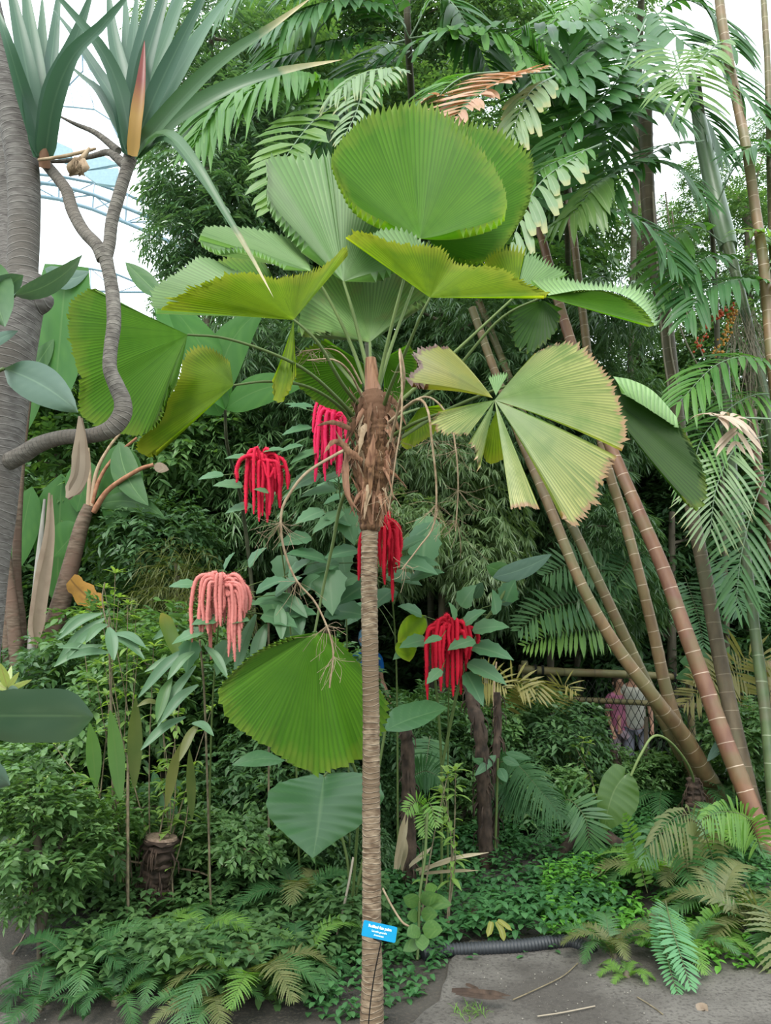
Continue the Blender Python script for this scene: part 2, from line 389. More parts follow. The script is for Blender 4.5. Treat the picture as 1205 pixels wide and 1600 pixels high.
# leaves: (material, hub, sectors, stalk path, stalk radius px)
CR = (580, 600, PY)
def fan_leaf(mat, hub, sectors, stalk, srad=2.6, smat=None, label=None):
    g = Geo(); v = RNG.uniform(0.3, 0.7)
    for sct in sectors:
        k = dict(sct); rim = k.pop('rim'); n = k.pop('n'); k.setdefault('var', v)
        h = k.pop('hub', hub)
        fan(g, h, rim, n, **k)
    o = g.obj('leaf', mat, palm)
    if label: o['label'] = label
    if stalk:
        g2 = Geo(); tubepx(g2, stalk, [srad*(1.35-0.6*i/(len(stalk)-1)) for i in range(len(stalk))], 7, 24)
        me = g2.mesh('leaf_stalk', smat or M_stalk)
        c = bpy.data.objects.new('leaf_stalk', me); COL.objects.link(c); c.parent = o
    return o
D = dict
# big round leaf, top centre
fan_leaf(M_fan, (657, 373, 3.05), [D(rim=[(600, 352, 2.98), (575, 341, 2.98), (548, 322, 3.0), (530, 290, 3.02), (517, 250, 3.05), (527, 225, 3.08), (548, 203, 3.12), (576, 180, 3.17), (612, 166, 3.2), (645, 164, 3.22), (678, 168, 3.22), (702, 180, 3.2), (728, 202, 3.17), (752, 230, 3.14), (772, 260, 3.1), (787, 292, 3.05), (793, 322, 3.0), (787, 345, 2.95), (760, 358, 2.93), (718, 366, 2.95)], n=74, bow=-0.03, notch=0.03)],
         [(590, 610, 3.2), (600, 560, 3.15), (622, 470, 3.05), (640, 410, 3.04), (657, 373, 3.05)])
# leaf behind it to the right
fan_leaf(M_fan, (671, 377, 3.25), [D(rim=[(700, 185, 3.45), (728, 190, 3.48), (755, 193, 3.5), (782, 203, 3.5), (808, 217, 3.5), (830, 232, 3.5), (835, 260, 3.46), (833, 290, 3.42), (828, 316, 3.38), (814, 347, 3.34), (800, 370, 3.3), (782, 392, 3.26), (760, 406, 3.22), (735, 412, 3.2), (700, 402, 3.2)], n=58, notch=0.04)],
         [(592, 605, 3.2), (612, 540, 3.2), (645, 450, 3.22), (671, 377, 3.25)])
# leaf to its left, dull side towards the path
fan_leaf(M_fan_p, (537, 440, 3.2), [D(rim=[(478, 392, 3.15), (440, 352, 3.2), (419, 318, 3.25), (416, 285, 3.3), (420, 250, 3.35), (452, 240, 3.4), (492, 237, 3.42), (515, 242, 3.42)], n=26, notch=0.02, var=0.1),
                                  D(rim=[(505, 238, 3.45), (545, 262, 3.42), (580, 300, 3.38), (605, 335, 3.34), (622, 370, 3.3), (625, 400, 3.26), (610, 424, 3.2), (580, 434, 3.18)], n=28, notch=0.02, var=0.0)],
         [(583, 610, 3.2), (570, 560, 3.2), (552, 490, 3.2), (537, 440, 3.2)], 3.0)
# small pale leaf, upper left
fan_leaf(M_fan_p, (486, 424, 3.15), [D(rim=[(446, 420, 2.95), (410, 400, 2.95), (370, 389, 2.98), (335, 389, 3.0), (311, 378, 3.02)], n=22, notch=0.05),
                                   D(rim=[(311, 372, 3.02), (318, 356, 3.1), (352, 356, 3.18), (395, 362, 3.25), (430, 369, 3.3), (462, 376, 3.34), (476, 396, 3.3)], n=26, notch=0.05, var=0.9)],
         [(575, 610, 3.2), (545, 530, 3.2), (510, 460, 3.18), (486, 424, 3.15)])
# wide leaf reaching left, seen from below
fan_leaf(M_fan_y, (459, 500, 2.85), [D(rim=[(250, 486, 2.68), (262, 470, 2.68), (285, 455, 2.68), (315, 440, 2.7), (352, 430, 2.74), (386, 427, 2.8), (425, 436, 2.86), (450, 432, 2.92), (478, 424, 2.98), (502, 416, 3.02), (522, 404, 3.04), (542, 386, 3.05), (543, 402, 3.03)], n=66, notch=0.05, jit=0.02),
                                   D(rim=[(426, 600, 2.78), (428, 630, 2.76), (440, 631, 2.76), (452, 612, 2.76), (463, 590, 2.78)], n=9, notch=0.08, bow=-0.06, var=0.25),],
         [(566, 640, 3.18), (535, 600, 3.0), (500, 540, 2.88), (475, 513, 2.85), (459, 500, 2.85)], 2.6, M_stalk2, 'wide yellow-green leaf held flat, one segment hanging')
# its pale folded far half
fan_leaf(M_fan_p, (456, 497, 2.95), [D(rim=[(246, 488, 2.78), (237, 480, 2.8), (236, 456, 2.84), (258, 436, 2.9), (282, 418, 2.96), (304, 404, 3.0), (330, 409, 3.04), (352, 420, 3.06), (390, 432, 3.06)], n=36, notch=0.05)], None)
fan_leaf(M_fan, (452, 485, 3.3), [D(rim=[(330, 415, 3.35), (352, 403, 3.38), (378, 396, 3.4), (402, 400, 3.4), (418, 420, 3.38)], n=14, notch=0.03)],
         [(570, 620, 3.2), (520, 560, 3.3), (452, 485, 3.3)])
# long folded leaf, centre right, underside glowing
fan_leaf(M_fan_y, (672, 465, 2.8), [D(rim=[(540, 372, 2.66), (556, 360, 2.68), (575, 364, 2.7), (606, 376, 2.74), (640, 381, 2.78), (684, 384, 2.82), (700, 398, 2.84), (712, 412, 2.84), (742, 416, 2.82), (778, 417, 2.8), (812, 436, 2.78), (858, 458, 2.76), (848, 467, 2.75)], n=64, notch=0.05, jit=0.02)],
         [(598, 640, 3.16), (612, 600, 3.05), (640, 535, 2.9), (658, 492, 2.82), (672, 465, 2.8)], 2.6, M_stalk2, 'yellow-green folded leaf right of centre')
fan_leaf(M_fan_p, (672, 450, 2.95), [D(rim=[(574, 375, 2.95), (590, 362, 2.98), (615, 358, 3.0), (642, 364, 3.02), (668, 384, 3.02)], n=14, notch=0.01)], None)
# pale upright leaf in the middle
fan_leaf(M_fan_pb, (578, 535, 3.3), [D(rim=[(520, 520, 3.2), (470, 517, 3.15), (468, 495, 3.2), (482, 462, 3.28), (505, 432, 3.36), (540, 405, 3.45), (580, 392, 3.5), (620, 402, 3.48), (648, 432, 3.42), (670, 462, 3.35), (648, 480, 3.3), (615, 508, 3.3)], n=52, notch=0.03, var=0.9)],
         [(580, 620, 3.2), (580, 590, 3.22), (578, 535, 3.3)], 3.2, None, 'pale upright leaf with brown scars')
# leaf behind and below the crown, left and right halves
fan_leaf(M_fan, (570, 570, 3.5), [D(rim=[(508, 530, 3.5), (472, 548, 3.5), (458, 572, 3.5), (462, 598, 3.5), (480, 618, 3.5), (505, 635, 3.5), (535, 645, 3.5), (560, 645, 3.5)], n=32, notch=0.04)],
         [(578, 640, 3.25), (570, 570, 3.5)])
fan_leaf(M_fan, (600, 560, 3.55), [D(rim=[(640, 538, 3.5), (652, 560, 3.5), (650, 590, 3.5), (640, 615, 3.5), (618, 628, 3.5), (600, 630, 3.5)], n=22, notch=0.04)],
         [(585, 640, 3.25), (600, 560, 3.55)])
fan_leaf(M_fan_y, (655, 638, 3.6), [D(rim=[(690, 632, 3.55), (694, 650, 3.55), (684, 672, 3.55), (660, 690, 3.55), (636, 702, 3.55), (628, 690, 3.6), (640, 665, 3.6)], n=22, notch=0.04)],
         [(590, 680, 3.25), (625, 650, 3.45), (655, 638, 3.6)])
# far left leaf
fan_leaf(M_fan, (293, 523, 2.7), [D(rim=[(150, 453, 2.62), (137, 452, 2.62), (113, 468, 2.6), (104, 494, 2.58), (107, 525, 2.56), (112, 556, 2.55), (123, 592, 2.54), (121, 620, 2.54), (124, 646, 2.54), (148, 668, 2.54), (187, 677, 2.55), (219, 681, 2.56), (240, 668, 2.58), (258, 632, 2.6), (274, 598, 2.64)], n=68, se=(.02, .17), notch=0.03, bow=0.02)],
         [(560, 660, 3.18), (530, 625, 3.0), (480, 580, 2.85), (420, 550, 2.76), (350, 528, 2.72), (293, 523, 2.7)], 2.6, M_stalk2, 'large leaf reaching farthest left')
# leaf below it
fan_leaf(M_fan_y, (365, 602, 2.8), [D(rim=[(360, 566, 2.84), (334, 547, 2.86), (308, 541, 2.86), (288, 558, 2.84), (278, 590, 2.8), (262, 625, 2.76), (238, 665, 2.72), (214, 700, 2.68), (228, 717, 2.66), (246, 708, 2.66)], n=50, notch=0.04, var=0.15)],
         [(562, 680, 3.18), (530, 635, 3.05), (480, 604, 2.92), (420, 596, 2.84), (365, 602, 2.8)], 2.4, M_stalk2)
# big yellowing leaf, right: three tongues and the broad main half
fan_leaf(M_fan_old, (773, 625, 2.6), [
    D(rim=[(684, 645, 2.53), (673, 659, 2.52), (684, 674, 2.52), (706, 680, 2.52), (733, 678, 2.53)], n=17, notch=0.05, jit=0.03, bow=0.03),
    D(rim=[(730, 696, 2.52), (741, 706, 2.52), (749, 731, 2.52)], n=8, notch=0.05, jit=0.05),
    D(rim=[(798, 797, 2.46), (820, 792, 2.46), (844, 795, 2.46)], n=15, notch=0.02, jit=0.012),
    D(rim=[(836, 556, 2.7), (869, 539, 2.72), (906, 539, 2.72), (934, 560, 2.7), (950, 585, 2.68), (962, 610, 2.66), (972, 640, 2.62), (978, 668, 2.58), (977, 692, 2.54), (971, 706, 2.52)], n=44, notch=0.05, jit=0.015, bow=0.03, var=0.35),
    D(rim=[(962, 716, 2.5), (950, 748, 2.48), (935, 780, 2.46), (912, 812, 2.44), (892, 822, 2.44), (877, 808, 2.44)], n=26, notch=0.05, jit=0.02, bow=0.02, var=0.45)],
         [(600, 690, 3.16), (650, 660, 3.0), (710, 640, 2.8), (773, 627, 2.62)], 2.6, M_stalk2, 'broad yellowing leaf with torn pale tips')
fan_leaf(M_fan_edge, (770, 622, 2.62), [D(rim=[(664, 604, 2.58), (641, 600, 2.6), (640, 585, 2.62), (652, 570, 2.64), (645, 550, 2.66), (668, 542, 2.7), (696, 545, 2.74)], n=24, notch=0.06, jit=0.02, bow=0.03)], None,
         label='curled tongue with dark brown edge')
fan_leaf(M_fan_p, (775, 618, 2.7), [D(rim=[(762, 590, 2.8), (778, 584, 2.8), (796, 583, 2.8)], n=8, notch=0.05)], None)
fan_leaf(M_fan_y, (776, 640, 2.8), [D(rim=[(752, 700, 2.8), (760, 722, 2.8), (775, 725, 2.8), (790, 715, 2.8)], n=9)], None)
# far right leaf, dark, with its pale folded edge
fan_leaf(M_fan_d, (925, 596, 3.0), [D(rim=[(990, 606, 2.95), (1030, 628, 2.9), (1056, 655, 2.86), (1078, 690, 2.82), (1098, 730, 2.78), (1105, 765, 2.76), (1096, 796, 2.74), (1072, 782, 2.76)], n=46, notch=0.02, bow=-0.03)],
         [(602, 700, 3.2), (700, 640, 3.3), (820, 596, 3.15), (925, 596, 3.0)], 2.4, M_stalk2, 'long dark leaf at the right hanging down')
fan_leaf(M_fan_p, (925, 596, 3.0), [D(rim=[(975, 618, 2.86), (1000, 634, 2.84), (1030, 655, 2.82), (1058, 672, 2.82)], inner=[(958, 588, 2.95), (988, 594, 2.94), (1022, 612, 2.9), (1058, 652, 2.86)], n=14, notch=0.45, K=6, var=0.95)], None)
# upper right pair
fan_leaf(M_fan, (850, 463, 3.0), [D(rim=[(895, 455, 2.94), (935, 454, 2.9), (975, 463, 2.86), (1004, 483, 2.84), (1022, 508, 2.82), (1012, 510, 2.82)], n=36, notch=0.03)],
         [(600, 655, 3.2), (690, 600, 3.15), (780, 500, 3.05), (850, 463, 3.0)], 2.4, M_stalk2)
fan_leaf(M_fan_p, (850, 463, 3.0), [D(inner=[(858, 462, 3.0), (935, 453, 2.92), (976, 462, 2.88), (1005, 483, 2.86), (1023, 509, 2.84)], rim=[(828, 440, 3.06), (870, 434, 3.06), (912, 443, 3.04), (955, 445, 3.0), (993, 449, 2.98), (1014, 465, 2.94), (1030, 508, 2.88)], n=34, notch=0.22, K=8, var=0.9)], None)
fan_leaf(M_fan_y, (806, 460, 3.05), [D(rim=[(752, 412, 3.1), (765, 398, 3.12), (782, 387, 3.14), (805, 382, 3.16), (822, 386, 3.16)], n=14, notch=0.16)], None)
fan_leaf(M_fan_p, (806, 462, 3.08), [D(rim=[(822, 390, 3.16), (845, 400, 3.16), (868, 415, 3.15), (890, 428, 3.12)], n=14, notch=0.14)],
         [(600, 650, 3.2), (700, 560, 3.15), (806, 462, 3.08)])
fan_leaf(M_fan_d, (850, 470, 3.1), [D(rim=[(792, 482, 3.05), (790, 505, 3.05), (796, 535, 3.05), (812, 553, 3.05), (832, 555, 3.05), (856, 540, 3.05), (874, 515, 3.05), (880, 486, 3.05)], n=17, notch=0.2, deep=0.25)], None)
# the large hanging leaf at lower left
fan_leaf(M_fan, (492, 988, 3.36), [D(rim=[(462, 994, 3.28), (408, 1016, 3.16), (370, 1046, 3.08), (341, 1080, 3.02), (345, 1104, 3.0), (358, 1133, 3.0), (384, 1152, 3.02), (418, 1172, 3.05), (442, 1188, 3.08), (468, 1203, 3.12), (494, 1210, 3.16), (519, 1207, 3.2), (547, 1196, 3.24), (570, 1184, 3.3), (590, 1162, 3.36), (604, 1132, 3.4), (606, 1110, 3.42), (594, 1085, 3.44), (564, 1045, 3.44), (534, 1010, 3.42), (508, 994, 3.4)], n=66, notch=0.035, bow=0.02, var=0.62, se=(.13, .16))],
         [(552, 740, 3.2), (532, 790, 3.3), (520, 850, 3.35), (505, 920, 3.38), (492, 988, 3.36)], 2.6, M_stalk2, 'big fan leaf hanging low beside the trunk')

# leaf bases and fibre round the crown
def ribbon(g, pts, wpx, Y0=None, tw=0.0, n=10, var=None, curl=0.3):
    q = spline([P(*p) for p in pts], n); t = nz(np.gradient(q, axis=0)); view = nz(q-CAM)
    sd_ = nz(np.cross(t, view)); nn = np.cross(sd_, t)
    w = wpx*mpp(PY)*0.5*np.interp(np.linspace(0, 1, n), [0, .25, .7, 1], [.7, 1, .6, .05])*(1+.18*RNG.normal(size=n))
    a = tw*np.linspace(0, 1, n)
    s2 = sd_*np.cos(a)[:, None]+nn*np.sin(a)[:, None]; n3 = np.cross(s2, t)
    V = np.stack([q-s2*w[:, None], q-n3*(w*curl)[:, None], q+s2*w[:, None]], 1).reshape(-1, 3)
    A = np.zeros((n, 3, 3)); A[..., 0] = [0, .5, 1]; A[..., 1] = np.linspace(0, 1, n)[:, None]; A[..., 2] = RNG.random() if var is None else var
    g.add(V, grid_faces(n, 3), A.reshape(-1, 3))
g = Geo()
tubepx(g, [(585, 640, PY), (582, 600, PY), (579, 560, PY)], [17, 13, 9], 12)
g.obj('crownshaft', M_boot, palm)
g = Geo()
q = np.array([[*P(a, b, PY), r*mpp(PY)] for a, b, r in [(578, 830, 14), (580, 800, 20), (582, 770, 21), (588, 735, 26), (588, 700, 29), (586, 665, 29), (584, 630, 24), (582, 612, 14)]])
s = spline(q, 60); s[:, 3] *= 1+0.14*np.abs(np.sin(np.arange(60)*1.1))
g.tube(s[:, :3], s[:, 3], 22)
V = g.V[0]; V += RNG.normal(0, 0.0022, V.shape)
g.obj('fibre_sheath', M_fiber, palm)
random.seed(4)
for i in range(92):            # old leaf bases, each a curled strap standing off the crown
    py = random.uniform(622, 800); side = random.choice([-1, 1, random.uniform(-.8, .8)])
    w = 26 if py < 750 else 18
    x0 = 585+side*w*0.55; y0 = PY-math.sqrt(max(0.0, 1-side*side*.6))*w*mpp(PY)*random.uniform(.75, 1.1)
    ln = random.uniform(26, 62)
    out = side*random.uniform(6, 34)
    g = Geo()
    if random.random() < 0.55: pts = [(x0, py+ln*.5, y0), (x0+out*.5, py, y0-.02), (x0+out, py-ln*.55, y0-.05)]
    else: pts = [(x0, py-ln*.4, y0), (x0+out*.6, py-ln*.05, y0-.04), (x0+out*1.1, py+ln*.6, y0-.05)]
    ribbon(g, pts, random.uniform(4, 13), tw=random.uniform(-2.2, 2.2), curl=random.uniform(.2, .9))
    g.obj('leaf_base', [M_fiber, M_boot, M_fiber, M_boot, M_dead][i % 5], palm)
for pts, w in [([(548, 670, 3.1), (520, 660, 3.06), (495, 665, 3.05)], 9), ([(545, 700, 3.1), (522, 690, 3.05), (505, 710, 3.0)], 10), ([(566, 720, 3.08), (540, 700, 3.05), (524, 672, 3.02)], 9),
               ([(540, 720, 3.1), (545, 775, 3.08), (562, 800, 3.1)], 9), ([(543, 700, 3.12), (540, 760, 3.1), (556, 808, 3.12)], 12), ([(577, 730, 3.05), (582, 700, 3.03), (584, 678, 3.02)], 14)]:
    g = Geo(); ribbon(g, pts, w, curl=.5); g.obj('leaf_base', M_boot, palm)
# loose fibres
g = Geo()
for i in range(170):
    a = random.uniform(0, 6.283); py = random.uniform(612, 815); w = (30 if py < 760 else 18)*mpp(PY)
    b = P(584, py, PY)+np.array([math.cos(a)*w, math.sin(a)*w, 0]); d = nz(np.array([math.cos(a), math.sin(a), random.uniform(-.9, .7)]))
    l = random.uniform(.03, .10); pth = spline([b, b+d*l*.6, b+d*l+np.array([0, 0, -l*.5*random.random()])], 5)
    g.tube(pth, 0.0007, 3, cap=False)
tag(g.obj('loose_fibre', M_dead, palm), None, None, kind='stuff')

# dry flower stalks: each a stalk with a tassel of twigs
def _tw(): pass
def twigs(g, at, n, l, down=1.0, r=0.0008):
    for i in range(n):
        d = nz(RNG.normal(size=3)*[1, .7, .7]+[0, 0, -down]); ll = l*random.uniform(.4, 1)
        e = at+d*ll*.5+RNG.normal(size=3)*ll*.12
        g.tube(spline([at, e, e+d*ll*.5+RNG.normal(size=3)*ll*.2], 6), r, 3, cap=False)
stalks = [([(610, 690, 3.1), (622, 640, 3.0), (632, 590, 2.9), (624, 545, 2.86), (628, 600, 2.84), (627, 660, 2.84), (618, 720, 2.86), (608, 795, 2.9)], 2.1, [(5, .5, 4, .10), (7, .95, 10, .14)]),
          ([(608, 660, 3.1), (650, 625, 2.95), (668, 640, 2.9), (675, 690, 2.88), (682, 760, 2.88), (678, 820, 2.9), (655, 855, 2.92), (628, 890, 2.95)], 2.0, [(0, .45, 14, .16), (0, .7, 18, .16), (0, .98, 10, .12)]),
          ([(612, 650, 3.15), (665, 620, 3.1), (700, 650, 3.05), (712, 700, 3.0), (716, 760, 3.0), (712, 830, 3.0)], 1.7, [(0, .6, 10, .12), (0, .8, 16, .14), (0, .97, 16, .16)]),
          ([(545, 700, 3.1), (522, 712, 3.02), (480, 738, 2.98), (455, 768, 2.96), (440, 800, 2.96), (442, 850, 2.98), (462, 905, 3.0), (495, 945, 3.02), (520, 1010, 3.02), (515, 1075, 3.02)], 2.2, [(0, .42, 22, .17), (0, .62, 12, .12), (0, .8, 18, .15), (0, .9, 16, .13)]),
          ([(566, 620, 3.15), (545, 580, 3.0), (520, 562, 2.95), (480, 563, 2.92)], 2.0, [(0, .95, 4, .07)]),
          ([(565, 600, 3.15), (545, 565, 3.1), (520, 546, 3.06), (475, 548, 3.04)], 1.4, [(0, .75, 8, .08), (0, .9, 16, .08), (0, 1, 8, .08)])]
for pts, r, tw in stalks:
    g = Geo(); s = tubepx(g, pts, [r*(1.25-0.7*i/(len(pts)-1)) for i in range(len(pts))], 6, 40)
    for _, f, n, l in tw: twigs(g, s[int(f*39), :3], n, l)
    g.obj('dry_flower_stalk', M_dead, palm)
# ================================================================ left foreground: screw pine with sword leaves
M_bark_l = bark_mat('screw_pine_bark', (0.075, 0.064, 0.06), (0.145, 0.13, 0.12), (0.10, 0.085, 0.075), ring=(48.0, (0.26, 0.24, 0.22), 0.10, 0.6, 2.0), nscale=(30, 30, 90), bump=0.8)
M_bark_g = bark_mat('grey_branch_bark', (0.08, 0.068, 0.06), (0.17, 0.15, 0.13), (0.12, 0.10, 0.085), ring=(80.0, (0.25, 0.225, 0.20), 0.13, 0.6, 1.0), nscale=(40, 40, 90), bump=0.9)
M_sword = leaf_mat('sword_leaf_blue_green', (0.035, 0.085, 0.055), (0.075, 0.145, 0.085), 0.25, 0.4, 0.4, midrib=(0.10, 0.17, 0.11), tcol=(1.1, 1.3, 0.9), nscale=3)
M_sword_t = leaf_mat('sword_leaf_dry_tip', (0.035, 0.085, 0.04), (0.07, 0.135, 0.055), 0.25, 0.4, 0.4, midrib=(0.10, 0.17, 0.09), tip=(0.46, 0.37, 0.22), tip_at=(0.72, 0.9), tcol=(1.1, 1.3, 0.9), nscale=3)
M_sword_r = leaf_mat('sword_leaf_red_yellow', (0.36, 0.24, 0.06), (0.38, 0.20, 0.05), 0.3, 0.4, 0.4, radial=((0.20, 0.035, 0.025), 0.3, 0.6), tcol=(1.3, 1.1, 0.6))
def strap(g, pts, wpx, face=None, n=16, fold=0.35, prof=prof_sword, var=None, m=0):
    """one long strap leaf through (px,py,Y) points, facing the path by default"""
    q = spline([P(*p) for p in pts], n); t = nz(np.gradient(q, axis=0)); t1 = np.linspace(0, 1, n)
    nn = nz((CAM-q)+np.array([0, 0, .6])*np.linalg.norm(CAM-q, axis=1)[:, None] if face is None else np.broadcast_to(V3(face), q.shape))
    sd_ = nz(np.cross(t, nn)); n2 = np.cross(sd_, t); w = (wpx*mpp(np.mean([p[2] for p in pts]))*0.5*prof(t1))[:, None]
    V = np.stack([q-sd_*w+n2*w*fold, q-n2*w*.15, q+sd_*w+n2*w*fold], 1).reshape(-1, 3)
    A = np.zeros((n, 3, 3)); A[..., 0] = [0, .5, 1]; A[..., 1] = t1[:, None]; A[..., 2] = RNG.random() if var is None else var
    g.add(V, grid_faces(n, 3), A.reshape(-1, 3), m)

LY = 2.0
pine = thing('screw_pine', 'grey-trunked tree at the left edge with sword leaves and a looping branch', 'tree', (P(-40, 1500, LY)[0], LY, 0))
g = Geo()
tubepx(g, [(-120, 1900, LY), (-95, 1500, LY), (-68, 1200, LY), (-38, 900, LY), (-24, 800, LY), (-14, 714, LY), (-2, 620, LY), (10, 545, LY), (24, 490, LY), (40, 455, LY), (46, 430, LY)], [50, 50, 46, 46, 46, 46, 46, 46, 42, 34, 24], 24, 120)
tubepx(g, [(30, 480, LY), (62, 472, LY), (76, 466, LY), (81, 463, LY)], [26, 20, 13, 5], 14, 16)
tubepx(g, [(34, 470, LY), (35, 430, LY), (37, 380, LY), (38, 310, LY), (34, 250, LY), (24, 190, LY), (8, 130, LY), (-8, 70, LY), (-24, 10, LY), (-40, -60, LY)], [30, 25, 25, 26, 27, 27, 27, 27, 28, 30], 24, 90)
g.obj('trunk', M_bark_l, pine)
g = Geo(); tubepx(g, [(10, 480, 2.25), (14, 420, 2.3), (14, 330, 2.35), (12, 250, 2.35), (5, 150, 2.35)], [22, 20, 18, 16, 15], 16, 40); g.obj('rear_stem', M_bark_l, pine)
g = Geo()
tubepx(g, [(5, 725, 1.98), (34, 711, 1.95), (62, 694, 1.92), (100, 683, 1.9), (140, 681, 1.88), (172, 671, 1.86), (190, 650, 1.86), (192, 628, 1.86), (182, 603, 1.86), (172, 577, 1.86), (173, 545, 1.87), (178, 505, 1.88), (176, 460, 1.9), (170, 425, 1.9), (164, 400, 1.9), (160, 388, 1.9)],
       [15, 14, 13, 12, 12, 14, 15, 14, 13, 11.5, 11, 11.5, 11.5, 11, 12.5, 13], 14, 110)
tubepx(g, [(162, 405, 1.9), (152, 384, 1.9), (130, 360, 1.92), (113, 328, 1.94), (104, 298, 1.96), (88, 276, 1.98), (70, 255, 2.0)], [12, 11, 10.5, 10.5, 10, 9.5, 9], 14, 50)
tubepx(g, [(164, 405, 1.9), (171, 380, 1.9), (175, 345, 1.9), (186, 305, 1.9), (196, 272, 1.9), (204, 245, 1.9)], [12, 10.5, 10.5, 10.5, 10.5, 12], 14, 50)
tubepx(g, [(200, 262, 1.9), (182, 246, 1.92), (168, 238, 1.94), (140, 245, 1.98), (100, 252, 2.0), (60, 252, 2.02)], [10, 8, 6, 4, 3.4, 3], 10, 36)
tubepx(g, [(185, 236, 1.92), (150, 208, 1.95), (118, 194, 1.97), (86, 178, 1.98)], [7, 5, 3.5, 1], 8, 24)
g.obj('looping_branch', M_bark_g, pine)
g = Geo()
tubepx(g, [(60, 250, 1.9), (100, 244, 1.88), (135, 236, 1.88), (150, 232, 1.88)], [2.5, 3, 3, 2], 6)
tubepx(g, [(140, 232, 1.88), (128, 248, 1.87), (118, 260, 1.86), (122, 272, 1.86)], [3, 5, 8, 3], 9)
for i in range(14): ribbon(g, [(124+random.uniform(-8, 8), 250, 1.86), (122+random.uniform(-14, 14), 262, 1.84), (120+random.uniform(-16, 16), 276, 1.86)], 9, tw=random.uniform(-2, 2))
g.obj('withered_stalk', M_dead, pine)
B1 = (208, 242, 1.88)
def swords(base, tips, mat, parent, name='leaf', Y=1.88, jx=8):
    for tp_, w in tips:
        g = Geo(); pts = [(base[0]+random.uniform(-jx, jx), base[1]+random.uniform(-3, 3), base[2])]+[(*t, ) if len(t) == 3 else (*t, Y) for t in tp_]
        strap(g, pts, w*1.22); g.obj(name, mat, parent)
swords(B1, [([(212, 120, 1.9), (238, -10, 1.95), (245, -70, 1.97)], 24), ([(222, 120, 1.85), (258, -10, 1.86), (270, -80, 1.9)], 23), ([(236, 120, 1.9), (286, -10, 2.0), (310, -70, 2.05)], 24),
            ([(248, 135, 1.82), (315, 0, 1.76), (345, -60, 1.76)], 24), ([(255, 150, 1.95), (330, 30, 2.1), (375, -25, 2.2)], 24), ([(230, 140, 1.98), (268, 20, 2.2), (284, -60, 2.3)], 20),
            ([(200, 120, 1.95), (196, 10, 2.1), (190, -40, 2.15)], 18), ([(190, 150, 1.85), (160, 80, 1.8), (110, 18, 1.75), (60, -40, 1.7)], 25), ([(192, 130, 1.92), (176, 50, 1.95), (168, -30, 2.0)], 26),
            ([(186, 170, 1.9), (150, 110, 1.95), (118, 60, 2.0), (80, 10, 2.05)], 20), ([(160, 150, 1.98), (128, 120, 2.05), (100, 95, 2.1)], 18), ([(206, 90, 1.98), (215, -20, 2.1)], 22)], M_sword, pine)
swords(B1, [([(262, 178, 1.8), (340, 100, 1.7), (420, 45, 1.66), (490, -6, 1.64)], 25), ([(268, 190, 1.84), (352, 140, 1.82), (440, 112, 1.84), (536, 93, 1.88)], 24),
            ([(240, 214, 1.8), (268, 212, 1.72), (305, 256, 1.66), (350, 330, 1.64), (392, 400, 1.63), (428, 466, 1.62)], 17), ([(244, 222, 1.85), (272, 224, 1.8), (318, 282, 1.76), (370, 360, 1.75), (412, 436, 1.74)], 14)], M_sword_t, pine)
g = Geo(); strap(g, [(207, 244, 1.84), (212, 190, 1.82), (220, 130, 1.82), (226, 62, 1.84)], 21, fold=.5); o = g.obj('leaf', M_sword_r, pine); o['label'] = 'red and yellow young leaf'
swords((68, 246, 1.95), [([(44, 120, 1.9), (18, -10, 1.9), (8, -70, 1.9)], 27), ([(56, 120, 1.95), (40, -10, 2.0), (34, -80, 2.0)], 27), ([(66, 120, 2.0), (66, -10, 2.1)], 24), ([(78, 120, 2.0), (92, -10, 2.1), (96, -60, 2.1)], 20),
                         ([(84, 160, 1.85), (112, 90, 1.78), (160, 40, 1.72), (215, -25, 1.68)], 28), ([(80, 150, 1.9), (118, 60, 1.88), (150, -30, 1.86)], 27), ([(40, 160, 1.9), (10, 60, 1.8), (-10, 0, 1.8)], 24)], M_sword, pine, jx=5)
g = Geo(); tubepx(g, [(70, 262, 1.97), (69, 240, 1.95), (70, 215, 1.95)], [9, 10, 8], 12); g.obj('leaf_sheath', M_boot, pine)

# broad single leaves near the camera at left
M_broad = leaf_mat('broad_leaf_grey_green', (0.06, 0.115, 0.085), (0.09, 0.15, 0.11), 0.16, 0.4, 0.45, midrib=(0.15, 0.23, 0.16), mw=.035, nscale=3, tcol=(1.2, 1.4, 0.6))
M_broad_g = leaf_mat('broad_leaf_green', (0.04, 0.11, 0.032), (0.07, 0.15, 0.045), 0.3, 0.42, 0.35, mw=.03, midrib=(0.16, 0.27, 0.1), nscale=3)
M_banana = leaf_mat('banana_leaf', (0.035, 0.12, 0.025), (0.065, 0.17, 0.035), 0.35, 0.45, 0.3, midrib=(0.10, 0.19, 0.06), nscale=2, mw=.025)
M_banana_o = leaf_mat('banana_leaf_orange', (0.42, 0.2, 0.04), (0.5, 0.27, 0.06), 0.4, 0.5, 0.3, midrib=(0.1, 0.05, 0.02), blotch=(0.2, 0.1, 0.03), tcol=(1.3, 1.1, 0.5))
M_husk = leaf_mat('dry_banana_leaf', (0.17, 0.125, 0.09), (0.28, 0.215, 0.16), 0.15, 0.7, 0.2, blotch=(0.15, 0.1, 0.07), tcol=(1.2, 1.0, 0.7), nscale=5)
